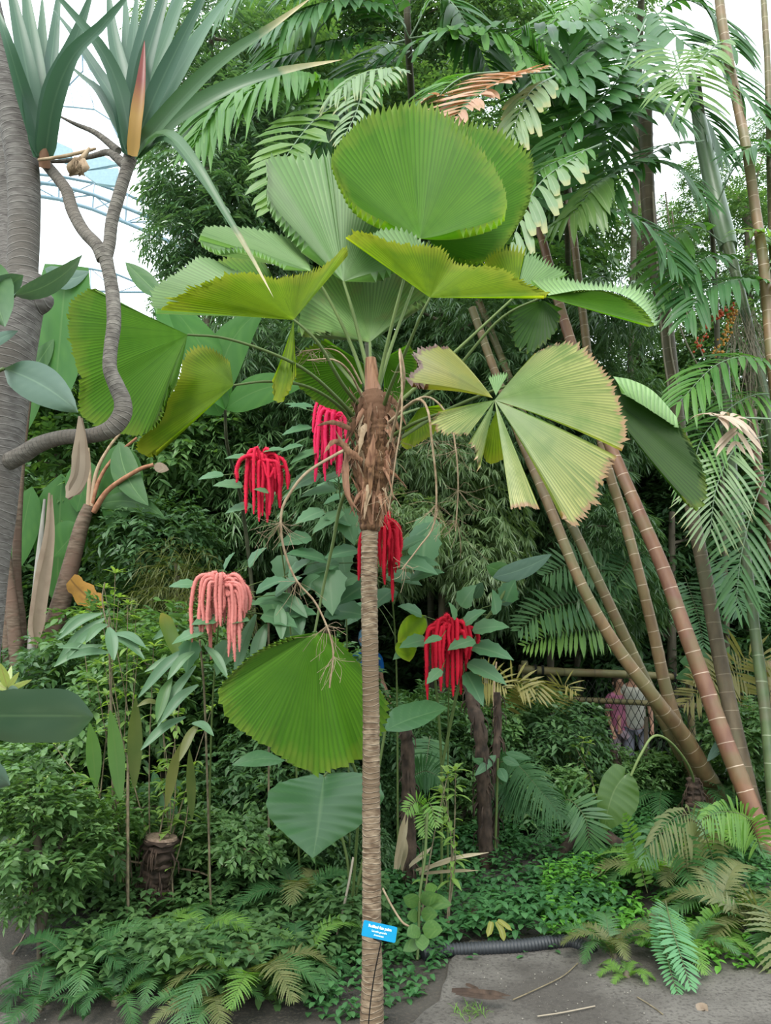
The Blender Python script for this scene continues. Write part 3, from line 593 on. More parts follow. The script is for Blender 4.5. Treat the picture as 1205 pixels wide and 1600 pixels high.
def leafblade(g, mid, left, right, n=22, k=4, dip=0.08, veins=9, vd=0.012, var=0.5, m=0, lobes=0.0):
    """broad leaf from a midrib and two edges, all (px,py,Y)"""
    M_ = spline([P(*p) for p in mid], n); Lf = spline([P(*p) for p in left], n); Rt = spline([P(*p) for p in right], n)
    tg = nz(np.gradient(M_, axis=0)); nr = nz(np.cross(Rt-Lf, tg)); nr[np.isnan(nr)] = 0
    if np.mean(nr[:, 1]) > 0: nr = -nr
    c = 2*k+1; V = np.zeros((n, c, 3)); A = np.zeros((n, c, 3)); t = np.linspace(0, 1, n)
    for j in range(c):
        f = (j-k)/k; E = Rt if f > 0 else Lf; af = abs(f)
        ln = np.linalg.norm(E-M_, axis=1)
        vein = np.sin((t*veins-af*1.2)*2*np.pi)
        V[:, j] = M_+(E-M_)*af*(1+lobes*vein*af**3)[:, None]+nr*((dip*(af**.7-af**2.2)+vd*vein*af)*ln)[:, None]
        A[:, j] = np.stack([np.full(n, .5+f/2), t, np.full(n, var)+np.maximum(vein, 0)**6*.7-.1], 1)
    g.add(V.reshape(-1, 3), grid_faces(n, c), A.reshape(-1, 3), m)
def pxleaf(g, base, tip, wpx, curve=0.0, off=0.0, dY=0.0, n=14, prof=prof_oval, **kw):
    """broad leaf by base, tip (px,py,Y) and width in px"""
    b = np.array(base, float); e = np.array(tip, float); t = np.linspace(0, 1, 9)[:, None]
    d = (e-b)[:2]; ln = np.hypot(*d); nrm = np.array([-d[1], d[0]])/max(ln, 1)
    mid = b+(e-b)*t; mid[:, :2] += nrm*(curve*ln*4*t*(1-t)); w = wpx/2*prof(t[:, 0])
    w[0] = max(w[0], .4); w[-1] = .3
    l = mid.copy(); r = mid.copy(); l[:, :2] += nrm*w[:, None]*(1+off); r[:, :2] -= nrm*w[:, None]*(1-off); l[:, 2] += dY; r[:, 2] -= dY
    leafblade(g, mid, l, r, n=n, **kw)
def single(name, label, cat, mat, leaves, stems, base, smat=M_stalk2, group=None, stemname='stem'):
    """a plant with broad leaves that are parts; leaves: list of dict(args) or tuples for pxleaf"""
    o = thing(name, label, cat, base, group)
    for lf in leaves:
        g = Geo(); a, kw, mt = (lf+({}, None))[:3] if isinstance(lf, tuple) and not isinstance(lf[-1], bpy.types.Material) else lf
        kw = dict(kw)
        if 'outline' in kw: leafblade(g, *a, **{k: v for k, v in kw.items() if k != 'outline'})
        else: pxleaf(g, *a, **kw)
        g.obj('leaf', mt or mat, o)
    if stems:
        g = Geo()
        for pts, r in stems: tubepx(g, pts, r, 8)
        g.obj(stemname, smat, o)
    return o
single('large_leaved_plant', 'grey-green oblong leaf low at the left edge, nearest the camera', 'plant', M_broad,
       [(((-60, 1118, 1.6), (146, 1118, 1.5), 84), dict(dY=.10, prof=lambda t: np.clip(np.minimum(.55+t*1.2, 1), 0, 1)*np.clip((1-t)*5, 0, 1)**.5, veins=14, vd=.006)),
        (((-50, 1190, 1.6), (16, 1226, 1.5), 50), dict(dY=.05)), (((-80, 1150, 1.65), (-10, 1195, 1.6), 60), dict(dY=.05))],
       [([(-60, 1118, 1.6), (-110, 1160, 1.65), (-150, 1400, 1.7)], 4), ([(-50, 1190, 1.6), (-110, 1260, 1.65), (-150, 1400, 1.7)], 4), ([(-150, 1400, 1.7), (-160, 1800, 1.7), (-165, 1960, 1.7)], 9)], (P(-165, 1500, 1.7)[0], 1.7, 0))
single('large_leaved_shrub', 'dark glossy leaves crossing the left trunk, beside the looping branch', 'shrub', M_broad,
       [(((6, 576, 1.75), (122, 644, 1.6), 62), dict(curve=-.06, dY=.03, n=20)), (((-40, 545, 1.75), (28, 517, 1.7), 22), {}),
        (((-30, 405, 1.75), (8, 510, 1.7), 70), dict(dY=.04), M_broad_g), (((22, 462, 1.7), (128, 399, 1.62), 34), dict(curve=.10, dY=.04, n=20), M_broad), (((-20, 470, 1.75), (36, 430, 1.7), 44), dict(dY=.03))],
       [([(6, 576, 1.75), (-30, 600, 1.78), (-90, 800, 1.8), (-130, 1300, 1.8), (-140, 1800, 1.8)], [3, 4, 6, 8, 9]), ([(-30, 405, 1.75), (-60, 500, 1.78), (-80, 700, 1.8), (-100, 860, 1.8)], 4), ([(22, 462, 1.7), (-10, 500, 1.75), (-60, 600, 1.78)], 3)], (P(-140, 1500, 1.8)[0], 1.8, 0))

# banana-like plants behind
def bstem(name, label, base_px, stems, leaves, Y, cat='banana plant', mat=None):
    o = thing(name, label, cat, G(*base_px))
    for pts, r, sm in stems: 
        if pts[-1][1] > 1250 or pts[0][1] > 1250:
            pts = list(pts) if pts[-1][1] > 1250 else list(pts)[::-1]
            r = r if (np.isscalar(r) or pts[0][1] < 1000) else list(r)[::-1]
            k = pts[-1]; pts[-1] = (k[0], 800+F_PX*math.tan(math.atan(1.54/k[2])+PITCH), k[2])
        g = Geo(); tubepx(g, pts, r, 12, 40); g.obj('stem', sm, o)
    for a, kw, mt in leaves:
        g = Geo(); pxleaf(g, *a, **kw); g.obj('leaf', mt, o)
    return o
M_bstem = bark_mat('banana_stem', (0.075, 0.05, 0.034), (0.16, 0.115, 0.085), (0.12, 0.075, 0.055), ring=(9.0, (0.12, 0.07, 0.05), .12, .8, 1.0), nscale=(12, 12, 60), bump=.5)
M_bstem_g = bark_mat('banana_stem_grey', (0.15, 0.14, 0.125), (0.30, 0.28, 0.25), (0.22, 0.2, 0.17), nscale=(60, 60, 5), bump=.6)
M_trunk_bb = bark_mat('dark_stem', (0.05, 0.05, 0.03), (0.10, 0.10, 0.06), nscale=(14, 14, 4))
M_redstalk = bark_mat('reddish_leaf_stalk', (0.22, 0.09, 0.05), (0.34, 0.17, 0.1), nscale=(20, 20, 20))
bstem('banana_plant', 'leaning brown banana stem left of the flowers with green paddle leaves', (56, 1262), [
    ([(62, 1040, 6.6), (90, 960, 6.6), (112, 880, 6.6), (128, 820, 6.6), (140, 790, 6.6)], [17, 15, 13, 11, 9], M_bstem),
    ([(62, 1040, 6.6), (52, 1200, 6.6), (44, 1335, 6.6)], [17, 19, 20], M_bstem),
    ([(140, 800, 6.6), (155, 750, 6.6), (178, 715, 6.6), (214, 684, 6.6)], [4, 3, 2.4, 2], M_redstalk), ([(142, 800, 6.6), (150, 740, 6.6), (170, 700, 6.6), (192, 672, 6.6)], [4, 3, 2.4, 2], M_dead),
    ([(146, 800, 6.6), (170, 765, 6.55), (215, 735, 6.5), (240, 726, 6.5)], [5, 4, 3.4, 3], M_redstalk), ([(138, 790, 6.6), (140, 740, 6.6), (138, 700, 6.6)], [4, 3, 2], M_dead)],
    [(((240, 728, 6.5), (264, 734, 6.45), 16), {}, M_husk),
     (((190, 690, 6.7), (172, 830, 6.7), 70), dict(curve=-.05), M_banana), (((186, 690, 6.6), (232, 790, 6.5), 44), dict(curve=.1), M_broad_g), (((150, 790, 6.7), (260, 812, 6.6), 30), dict(curve=-.15), M_broad_g),
     (((128, 820, 6.7), (84, 870, 6.7), 60), dict(), M_banana), (((140, 720, 6.8), (120, 800, 6.8), 60), dict(), M_banana)], 6.6)
bstem('banana_plant', 'grey banana stems behind the left trunk with a broad backlit leaf', (30, 1262), [
    ([(4, 760, 6.3), (8, 860, 6.3), (22, 980, 6.3), (28, 1100, 6.3), (30, 1330, 6.3)], [7, 8, 10, 11, 12], M_bstem), ([(70, 780, 6.35), (60, 880, 6.35), (52, 990, 6.35), (46, 1100, 6.35), (44, 1330, 6.35)], [2, 5, 7, 9, 10], M_bstem_g),
    ([(62, 470, 6.5), (48, 600, 6.5), (32, 740, 6.5), (26, 900, 6.5), (34, 1000, 6.5), (36, 1330, 6.5)], [3, 4, 6, 7, 8, 9], M_bstem),
    ([(2, 850, 6.4), (12, 1000, 6.4), (20, 1330, 6.4)], [6, 8, 9], M_bstem)],
    [(((104, 415, 6.6), (84, 640, 6.6), 86), dict(prof=lambda t: np.clip(np.minimum(.8+t, 1), 0, 1)*np.clip((1-t)*2.2, 0, 1)**.5, veins=22, vd=.004, dY=.1), M_banana),
     (((70, 420, 6.55), (140, 424, 6.5), 34), dict(curve=.2), M_broad), (((96, 740, 6.9), (88, 945, 6.9), 84), dict(veins=12, vd=.01), M_banana), (((60, 560, 6.8), (30, 690, 6.8), 40), {}, M_banana),
     (((50, 760, 6.8), (20, 900, 6.8), 50), {}, M_banana), (((44, 590, 6.6), (84, 530, 6.6), 30), {}, M_broad_g), (((250, 462, 6.2), (196, 410, 6.3), 30), {}, M_broad_g)], 6.4)
o = bstem('banana_plant', 'dark paddle leaves spreading behind the left fan leaves', (405, 1240), [([(352, 640, 5.0), (356, 700, 5.3), (380, 800, 6.6), (400, 1000, 7.2), (405, 1290, 7.4)], [2.4, 2.6, 3, 3, 3.5], M_trunk_bb)],
    [(((352, 640, 5.0), (258, 470, 4.7), 60), dict(curve=.08, dY=.1), M_banana), (((345, 620, 5.0), (415, 480, 4.9), 60), dict(curve=-.15), M_banana), (((352, 600, 5.0), (238, 455, 5.2), 70), dict(dY=.1), M_banana), (((352, 640, 5.0), (480, 600, 4.8), 50), dict(curve=-.1), M_banana),
     (((345, 650, 5.0), (300, 560, 4.9), 60), {}, M_banana)], 5.0)
for lab, pts, w in [('dry brown leaf husk hanging over the looping branch', [(124, 650, 1.84), (126, 690, 1.84), (124, 740, 1.84), (104, 778, 1.84)], 26),
                    ('long grey withered leaf hanging between the banana stems', [(77, 770, 5.9), (76, 840, 5.9), (62, 930, 5.9), (52, 1010, 5.9)], 22)]:
    g = Geo(); 
    strap(g, pts, w*1.05, prof=lambda t: np.minimum(.12+t*1.9, 1)*np.clip((1-t)*9, .15, 1), fold=-.5, n=20)
    strap(g, [(a+4, b+3, c+.01) for a, b, c in pts], w*.8, prof=lambda t: np.minimum(.1+t*1.6, 1)*np.clip((1-t)*7, .15, 1), fold=.6, n=20)
    tag(g.obj('dry_leaf', M_husk), lab, 'leaf')
g = Geo(); pxleaf(g, (110, 905, 6.2), (163, 950, 6.2), 34, curve=.05, prof=lambda t: np.clip(.6+t*1.5, 0, 1)*np.clip((1-t)*4, .1, 1)*(1+.2*np.sin(t*17))); tag(g.obj('fallen_leaf', M_banana_o), 'orange dying leaf caught beside the leaning brown stem', 'leaf')
# ================================================================ right: clumping cane palms
M_cane = bark_mat('cane_brown', (0.125, 0.075, 0.036), (0.19, 0.12, 0.058), (0.13, 0.105, 0.045), ring=(7.2, (0.50, 0.40, 0.30), 0.035, 0.9, 0.15), nscale=(12, 12, 4), rough=.5, spec=.45, bump=.25)
M_cane_r = bark_mat('cane_reddish', (0.12, 0.05, 0.03), (0.175, 0.085, 0.045), (0.125, 0.078, 0.036), ring=(6.0, (0.55, 0.42, 0.32), 0.03, 0.95, 0.12), nscale=(12, 12, 4), rough=.5, spec=.45, bump=.25)
M_cane_o = bark_mat('cane_olive', (0.09, 0.078, 0.032), (0.15, 0.12, 0.052), (0.13, 0.085, 0.042), ring=(7.0, (0.42, 0.36, 0.24), 0.035, 0.85, 0.15), nscale=(12, 12, 4), rough=.5, spec=.45, bump=.25)
M_cane_g = bark_mat('cane_green', (0.05, 0.078, 0.03), (0.085, 0.12, 0.045), (0.09, 0.09, 0.045), ring=(5.0, (0.3, 0.34, 0.22), 0.03, 0.8, 0.12), nscale=(12, 12, 4), rough=.45, spec=.5, bump=.2)
M_stem_d = bark_mat('cane_dark', (0.045, 0.042, 0.026), (0.075, 0.07, 0.042), (0.07, 0.055, 0.035), ring=(7.0, (0.16, 0.15, 0.11), 0.03, 0.7, 0.15), nscale=(12, 12, 4), rough=.6, bump=.25)
M_cane_k = bark_mat('cane_dull_brown', (0.07, 0.052, 0.034), (0.12, 0.09, 0.055), (0.09, 0.08, 0.045), ring=(7.0, (0.26, 0.21, 0.15), 0.035, 0.8, 0.15), nscale=(12, 12, 4), rough=.6, bump=.25)
M_shaft = plain('crownshaft_green', (0.13, 0.19, 0.11), .4, .5)
M_fr = leaf_mat('palm_frond_green', (0.05, 0.15, 0.03), (0.11, 0.24, 0.045), 0.42, 0.42, 0.4, midrib=(0.12, 0.2, 0.07))
M_fr_d = leaf_mat('palm_frond_dark', (0.03, 0.10, 0.03), (0.065, 0.165, 0.045), 0.34, 0.42, 0.4, midrib=(0.08, 0.14, 0.06))
M_fr_l = leaf_mat('palm_frond_light', (0.10, 0.2, 0.05), (0.17, 0.27, 0.08), 0.45, 0.38, 0.5, midrib=(0.28, 0.36, 0.16))
M_fr_s = leaf_mat('palm_frond_silver', (0.12, 0.19, 0.095), (0.20, 0.28, 0.14), 0.25, 0.45, 0.35, midrib=(0.24, 0.3, 0.18), tip=(0.3, 0.28, 0.12), tip_at=(0.8, 1.0))
M_fr_b = leaf_mat('palm_frond_brown', (0.40, 0.22, 0.14), (0.52, 0.33, 0.23), 0.3, 0.5, 0.4, midrib=(0.28, 0.15, 0.09), tcol=(1.3, 1.0, 0.7), blotch=(0.3, 0.19, 0.06))
M_fr_t = leaf_mat('palm_frond_tan', (0.34, 0.25, 0.18), (0.46, 0.36, 0.28), 0.2, 0.5, 0.4, midrib=(0.25, 0.17, 0.1), tcol=(1.3, 1.1, 0.8))
M_fr_y = leaf_mat('palm_frond_yellow', (0.2, 0.21, 0.04), (0.32, 0.3, 0.07), 0.4, 0.45, 0.3, midrib=(0.4, 0.38, 0.15))
def frond_geo(path, n, LL, LW, ang=60, droop=0.25, prof=prof_leaflet, up=None, rr=0.008, start=0.15, S=6, taper=(0.55, 0.35), jit=0.08, fold=0.25, side=None, ragged=0.0):
    """pinnate frond along 3-D path points: n leaflets a side"""
    g = Geo(); q = spline(path, 60); t = nz(np.gradient(q, axis=0)); u = np.linspace(0, 1, 60)
    g.tube(q[::2], np.interp(u[::2], [0, 1], [rr, rr*.25]), 6, m=1)
    upv = V3(up) if up is not None else np.array([0, 0, 1.])
    for sgn in ((-1, 1) if side is None else (side,)):
        f = np.linspace(start, 0.985, n)+rnd(-.4, .4, n)/n*.5; f = np.clip(f, 0, 1); ii = f*59
        b = np.stack([np.interp(ii, np.arange(60), q[:, k]) for k in range(3)], 1); tt = nz(np.stack([np.interp(ii, np.arange(60), t[:, k]) for k in range(3)], 1))
        sd_ = nz(np.cross(tt, upv))*sgn; nn = nz(np.cross(sd_, tt))*sgn
        a = np.radians(ang*(1-0.55*f**2)+rnd(-6, 6, n)); d = tt*np.cos(a)[:, None]+sd_*np.sin(a)[:, None]+nn*(0.22+rnd(-jit, jit, n))[:, None]
        x = (f-start)/(1-start)
        ln = LL*np.interp(x, [0, .15, .5, .85, 1], [taper[0], .85, 1, .7, taper[1]])*rnd(.92, 1.06, n)*(1-ragged*RNG.random(n))
        V, F, A = blades(b, d, nn, ln, LW*np.interp(x, [0, .3, 1], [.7, 1, .6])*rnd(.85, 1.1, n), droop*rnd(.7, 1.3, n), S, prof, fold)
        g.add(V, F, A, 0)
    return g
def pxfrond(parent, pts, n, LL, LW, mat, smat=None, up=(0, -.6, 1), label=None, **kw):
    g = frond_geo([P(*p) for p in pts], n, LL, LW, up=up, **kw)
    o = g.obj('frond', [mat, smat or M_shaft], parent)
    if label: o['label'] = label
    return o
def cane(label, pts, r, mat, base=None, fronds=(), shaft=None, name='cane_palm', extra=None, rk=0.68):
    Yb = pts[-1][2]; b = P(*pts[-1]); b = np.array([b[0], b[1], min(0.0, b[2])]) if base is None else V3(base)
    o = thing(name, label, 'palm', b)
    g = Geo(); 
    p3 = list(pts)
    q = np.array([[*P(*p), (r if np.isscalar(r) else r[i])*rk*mpp(p[2])] for i, p in enumerate(p3)])
    if q[-1, 2] > -0.03:
        d = q[-1, :3]-q[-2, :3]; k = (q[-1, 2]+0.08)/max(1e-3, -d[2]) if d[2] < -1e-3 else 0
        e = q[-1].copy(); e[:3] += d*min(k, 3); e[2] = -0.08; e[3] *= 1.12; q = np.vstack([q, e])
    s = spline(q[::-1], 160)
    L2 = np.concatenate([[0], np.cumsum(np.linalg.norm(np.diff(s[:, :3], axis=0), axis=1))]); 
    fq = {'cane_reddish': 6.0, 'cane_green': 5.0, 'cane_olive': 7.0}.get(mat.name, 7.2)
    s[:, 3] *= 1+0.06*np.exp(-((((L2*fq+.5) % 1)-.5)/.05)**2)
    g.tube(s[:, :3], s[:, 3], 12); st = g.obj('stem', mat, o)
    if shaft: 
        g = Geo(); tubepx(g, shaft[0], shaft[1], 12, 24); g.obj('crownshaft', M_shaft, o)
    for f in fronds: pxfrond(o, *f[0], **f[1])
    return o
cane('leaning brown cane stem, front one of the pair rooted left in the right clump', [(738, 482, 7.0), (775, 585, 6.9), (812, 680, 6.8), (862, 800, 6.6), (908, 912, 6.5), (962, 1008, 6.5), (1022, 1090, 6.5), (1068, 1150, 6.6), (1100, 1205, 6.7), (1132, 1262, 6.9)], [10, 10, 11, 12, 13, 14.5, 16, 18, 20, 21], M_cane)
cane('olive cane stem rising just right of the leaning front pair', [(748, 470, 7.3), (790, 575, 7.3), (840, 705, 7.2), (896, 825, 7.1), (940, 918, 7.0), (985, 1014, 7.0), (1016, 1080, 7.0), (1050, 1150, 7.0), (1088, 1215, 7.0), (1120, 1264, 7.0)], [8.5, 9, 10, 11, 12, 13, 14, 15, 17, 18], M_cane_o)
cane('slim brown cane stem passing behind the yellowing leaf', [(884, 240, 7.2), (888, 300, 7.2), (900, 400, 7.1), (912, 500, 7.1), (930, 640, 7.0), (952, 738, 6.9), (972, 800, 6.9), (997, 890, 6.8), (1022, 991, 6.8), (1042, 1081, 6.8), (1064, 1150, 6.8), (1092, 1215, 6.8), (1110, 1260, 6.8)], [9, 9.5, 9.5, 10, 10.5, 11, 12, 12, 13, 14, 16, 18, 19], M_cane)
cane('thick reddish cane stem with pale rings leaning to the right edge', [(826, 310, 6.4), (845, 365, 6.4), (877, 485, 6.3), (915, 600, 6.2), (962, 716, 6.1), (998, 800, 6.0), (1037, 890, 5.9), (1067, 975, 5.8), (1102, 1071, 5.7), (1132, 1155, 5.6), (1166, 1240, 5.5), (1205, 1338, 5.4)], [9, 10, 12, 13, 14, 15, 16, 17, 18, 19, 19, 19], M_cane_r)
cane('tall dark cane stem right of the crown, running up between two roots', [(1008, 150, 7.0), (1012, 300, 7.0), (1022, 400, 6.9), (1032, 455, 6.8), (1042, 514, 6.8), (1050, 580, 6.7), (1062, 670, 6.6), (1082, 800, 6.5), (1102, 900, 6.4), (1122, 1011, 6.3), (1140, 1100, 6.2), (1158, 1185, 6.1), (1176, 1260, 6.0)], [14, 14, 13.5, 13, 13, 12.5, 12, 12, 12.5, 13, 13.5, 15, 16], M_cane_k, rk=.85)
cane('upright green cane stem near the right edge', [(1132, 560, 6.3), (1139, 660, 6.3), (1146, 750, 6.3), (1154, 805, 6.2), (1168, 890, 6.1), (1183, 1011, 6.0), (1198, 1126, 5.9), (1208, 1240, 5.8)], [10, 11, 11, 11, 11.5, 12, 13, 14], M_cane_g)
M_root = plain('aerial_root', (0.3, 0.25, 0.19), .8)
o = cane('greenish cane stem at right wrapped in hanging root threads', [(1095, 200, 6.6), (1108, 270, 6.6), (1124, 330, 6.5), (1142, 400, 6.4), (1157, 455, 6.3), (1171, 514, 6.2), (1187, 580, 6.1), (1200, 650, 6.0), (1216, 760, 5.9), (1240, 1000, 5.8)], [11, 12, 14, 13, 11, 11, 11, 11, 12, 13], M_cane_g,
     shaft=([(1082, 120, 6.7), (1095, 200, 6.6), (1110, 270, 6.6), (1126, 340, 6.5), (1138, 385, 6.45)], [8, 12, 14, 16, 15]))
g = Geo()
for i in range(70):
    a = P(1165+random.uniform(-22, 26), 490+random.uniform(-18, 30), 6.15+random.uniform(-.12, .1)); l = random.uniform(.4, 1.15)
    b = a+np.array([random.uniform(-.15, .17), random.uniform(-.1, .1), -l*.5]); c = b+np.array([random.uniform(-.15, .15), 0, -l*.5])
    g.tube(spline([a, b, c], 8), random.uniform(.0015, .004), 4, cap=False)
g.obj('root_threads', M_root, o)
cane('pale-ringed brown cane stem at the upper right', [(1118, -60, 6.0), (1128, 30, 6.0), (1140, 100, 6.0), (1151, 155, 6.0), (1168, 240, 5.9), (1181, 330, 5.9), (1192, 400, 5.8), (1199, 476, 5.8), (1206, 560, 5.7), (1222, 700, 5.7), (1250, 1000, 5.6)], [12, 12, 12, 12, 12, 12, 12.5, 13, 13, 13, 14], M_cane)
cane('cane stem cut by the right edge of the frame', [(1192, -30, 6.2), (1196, 40, 6.2), (1200, 110, 6.2), (1205, 300, 6.2), (1212, 500, 6.1), (1220, 800, 6.0), (1235, 1200, 5.9)], [7, 8, 8, 9, 10, 11, 12], M_cane_o)
cane('short brown cane stem below the tan frond at the right edge', [(1176, 640, 6.6), (1182, 704, 6.6), (1192, 780, 6.5), (1205, 840, 6.5), (1225, 1000, 6.5)], [8, 10, 10, 10, 11], M_cane_r)
M_berry = plain('red_berries', (0.55, 0.07, 0.02), .35, .5); M_berry_o = plain('orange_berries', (0.5, 0.22, 0.03), .35, .5)
def berries(label, paths, base):
    o = thing('berry_cluster', label, 'berries', P(*base))
    for pts, n, r, mt in paths:
        g = Geo(); s = tubepx(g, pts, 1.1, 5, 24); g.obj('berry_stalk', M_stalk, o)
        g = Geo()
        for i in range(n):
            c = s[RNG.integers(3, 24), :3]+RNG.normal(0, .022, 3); rr = r*random.uniform(.7, 1.1)
            g.tube(np.array([c-[0, 0, rr], c-[0, 0, rr*.7], c, c+[0, 0, rr*.7], c+[0, 0, rr]]), np.array([.05, .7, 1, .7, .05])*rr, 6, cap=False)
        tag(g.obj('berry', mt, o), None, None, kind='stuff')
berries('red and orange berry strings hanging from the root-wrapped cane', [([(1158, 478, 6.0), (1130, 486, 5.95), (1112, 505, 5.9), (1100, 525, 5.9), (1092, 545, 5.9)], 70, .012, M_berry), ([(1150, 480, 6.0), (1140, 505, 5.95), (1132, 530, 5.95), (1118, 552, 5.95)], 80, .012, M_berry_o)], (1158, 478, 6.0))
g = Geo()
for pts in [[(1040, 300, 6.9), (1052, 420, 6.8), (1046, 520, 6.7), (1058, 600, 6.6), (1064, 652, 6.6)], [(1020, 300, 6.9), (1034, 520, 6.7), (1044, 600, 6.6), (1046, 640, 6.6)], [(1040, 380, 6.8), (1060, 500, 6.7), (1090, 570, 6.7), (1132, 640, 6.7)], [(1050, 330, 6.9), (1068, 470, 6.8), (1100, 560, 6.8)]]:
    tubepx(g, pts, 1.3, 5, 50)
tag(g.obj('hanging_vine', M_root), 'thin pale roots trailing down beside the tall dark cane', 'vine')

# crowns over the top: fronds grouped by the palm that carries them
def crown(label, stem, r, fronds, smat=M_stem_d, base=None, extra=None):
    o = cane(label, stem, r, smat, base=base, rk=.62)
    for f in fronds: pxfrond(o, *f[0], **f[1])
    return o
F_ = lambda pts, n, LL, LW, mat, **kw: ((pts, n, LL, LW, mat), kw)
crown('pinnate palm over the path, top centre, with broad dark fronds', [(1004, -60, 7.4), (996, 200, 8.6), (985, 600, 9.0), (980, 1150, 9.2)], [10, 9, 8, 9], [
    F_([(1000, -20, 6.6), (940, 60, 6.3), (860, 110, 6.0), (770, 130, 5.8), (690, 180, 5.7)], 26, .55, 0.094, M_fr_d, droop=.5, prof=prof_jag),
    F_([(990, 20, 6.6), (900, 40, 6.2), (800, 45, 5.9), (700, 50, 5.8), (600, 90, 5.7)], 26, .55, 0.100, M_fr_d, droop=.55, prof=prof_jag),
    F_([(1000, 130, 6.2), (940, 110, 5.9), (880, 140, 5.7), (800, 150, 5.5)], 20, .5, 0.088, M_fr_d, droop=.4),
    F_([(1010, 30, 6.2), (960, 130, 5.8), (900, 190, 5.6), (850, 260, 5.5)], 20, .5, 0.094, M_fr_d, droop=.2),
    F_([(1010, 0, 6.6), (1060, 60, 6.3), (1120, 100, 6.2), (1190, 180, 6.1)], 20, .55, 0.100, M_fr_d, droop=.4),
    F_([(1000, 0, 7), (950, -20, 6.6), (880, 20, 6.4), (820, 90, 6.2)], 20, .5, 0.088, M_fr, droop=.4),
    F_([(1010, 80, 6.8), (960, 60, 6.6), (900, 90, 6.5), (860, 150, 6.4)], 22, .55, .08, M_fr_d, droop=.5),
    F_([(1010, 40, 7.0), (1060, 0, 6.8), (1110, 20, 6.7), (1150, 80, 6.6)], 22, .5, .08, M_fr_d, droop=.6),
    F_([(1000, 150, 7.0), (1050, 140, 6.9), (1100, 180, 6.8), (1130, 240, 6.8)], 20, .5, .08, M_fr_d, droop=.5),
    F_([(1000, 0, 7.2), (940, -10, 7.0), (880, 60, 6.9), (830, 140, 6.8)], 22, .6, .08, M_fr, droop=.4),
    F_([(1000, 60, 7.2), (960, 100, 7.0), (940, 170, 6.9), (950, 240, 6.8)], 22, .55, .08, M_fr_d, droop=.3),
    F_([(1010, 60, 6.8), (1000, 150, 6.5), (960, 220, 6.3), (930, 310, 6.3)], 18, .45, .06, M_fr_d, droop=.3)])
crown('palm rising behind the big round leaf with long arching fronds to the left', [(635, -40, 6.2), (640, 100, 6.6), (660, 400, 8.8), (670, 700, 9.0), (675, 1150, 9.2)], [9, 10, 8, 8, 9], [
    F_([(630, 60, 6.1), (580, 15, 5.7), (500, 10, 5.4), (420, 50, 5.2)], 24, .5, 0.088, M_fr_d, droop=.7),
    F_([(640, 80, 6.1), (560, 120, 5.6), (470, 130, 5.3), (380, 140, 5.1), (310, 190, 5.0)], 30, .46, 0.081, M_fr, droop=.8),
    F_([(630, 70, 6.1), (560, 60, 5.8), (480, 80, 5.6), (400, 110, 5.4)], 24, .5, 0.081, M_fr_d, droop=.6),
    F_([(640, 60, 6.1), (720, 50, 5.8), (790, 60, 5.6), (850, 110, 5.5)], 24, .45, 0.094, M_fr, droop=.6, prof=prof_jag),
    F_([(640, 60, 6.1), (600, -20, 5.8), (540, -40, 5.5), (450, -10, 5.3)], 24, .5, 0.088, M_fr_d, droop=.6),
    F_([(640, 40, 6.4), (560, 0, 6.2), (470, 40, 6.0), (400, 130, 5.9)], 26, .6, .08, M_fr, droop=.6),
    F_([(640, 60, 6.6), (590, 80, 6.4), (540, 150, 6.2), (500, 230, 6.0)], 22, .5, .08, M_fr_d, droop=.5),
    F_([(640, 40, 6.4), (540, -50, 6.2), (420, -40, 6.0), (320, 40, 5.9)], 28, .6, .09, M_fr_d, droop=.7),
    F_([(640, 0, 6.4), (700, 0, 6.2), (740, 60, 6.1), (770, 120, 6.0)], 20, .5, .08, M_fr_d, droop=.6),
    F_([(480, 115, 5.4), (420, 120, 5.2), (350, 160, 5.0), (310, 220, 4.9)], 22, .4, .075, M_fr, droop=.8),
    F_([(640, 60, 6.1), (690, -20, 5.9), (760, -30, 5.7), (840, 0, 5.6)], 24, .5, 0.088, M_fr, droop=.6)])
crown('palm left of the crown with a stubby broad-leaflet frond', [(545, 150, 5.4), (562, 300, 5.6), (578, 700, 5.8), (579, 1160, 6.0)], [5, 5, 5, 6], [
    F_([(560, 130, 5.3), (520, 165, 5.0), (480, 200, 4.8), (440, 260, 4.6), (425, 330, 4.5)], 18, .34, 0.094, M_fr_l, droop=.2, ang=75, S=5),
    F_([(565, 120, 5.2), (610, 110, 5.0), (570, 140, 4.8), (555, 180, 4.7), (535, 218, 4.6)], 18, .25, .035, M_fr_s, droop=.4, label='silvery narrow frond'),
    F_([(640, 112, 5.2), (600, 108, 5.0), (560, 118, 4.9), (520, 150, 4.8)], 16, .25, .04, M_fr_s, droop=.9),
    F_([(530, 160, 5.4), (480, 120, 5.2), (430, 120, 5.0), (370, 160, 4.9)], 22, .42, .06, M_fr, droop=.9)])
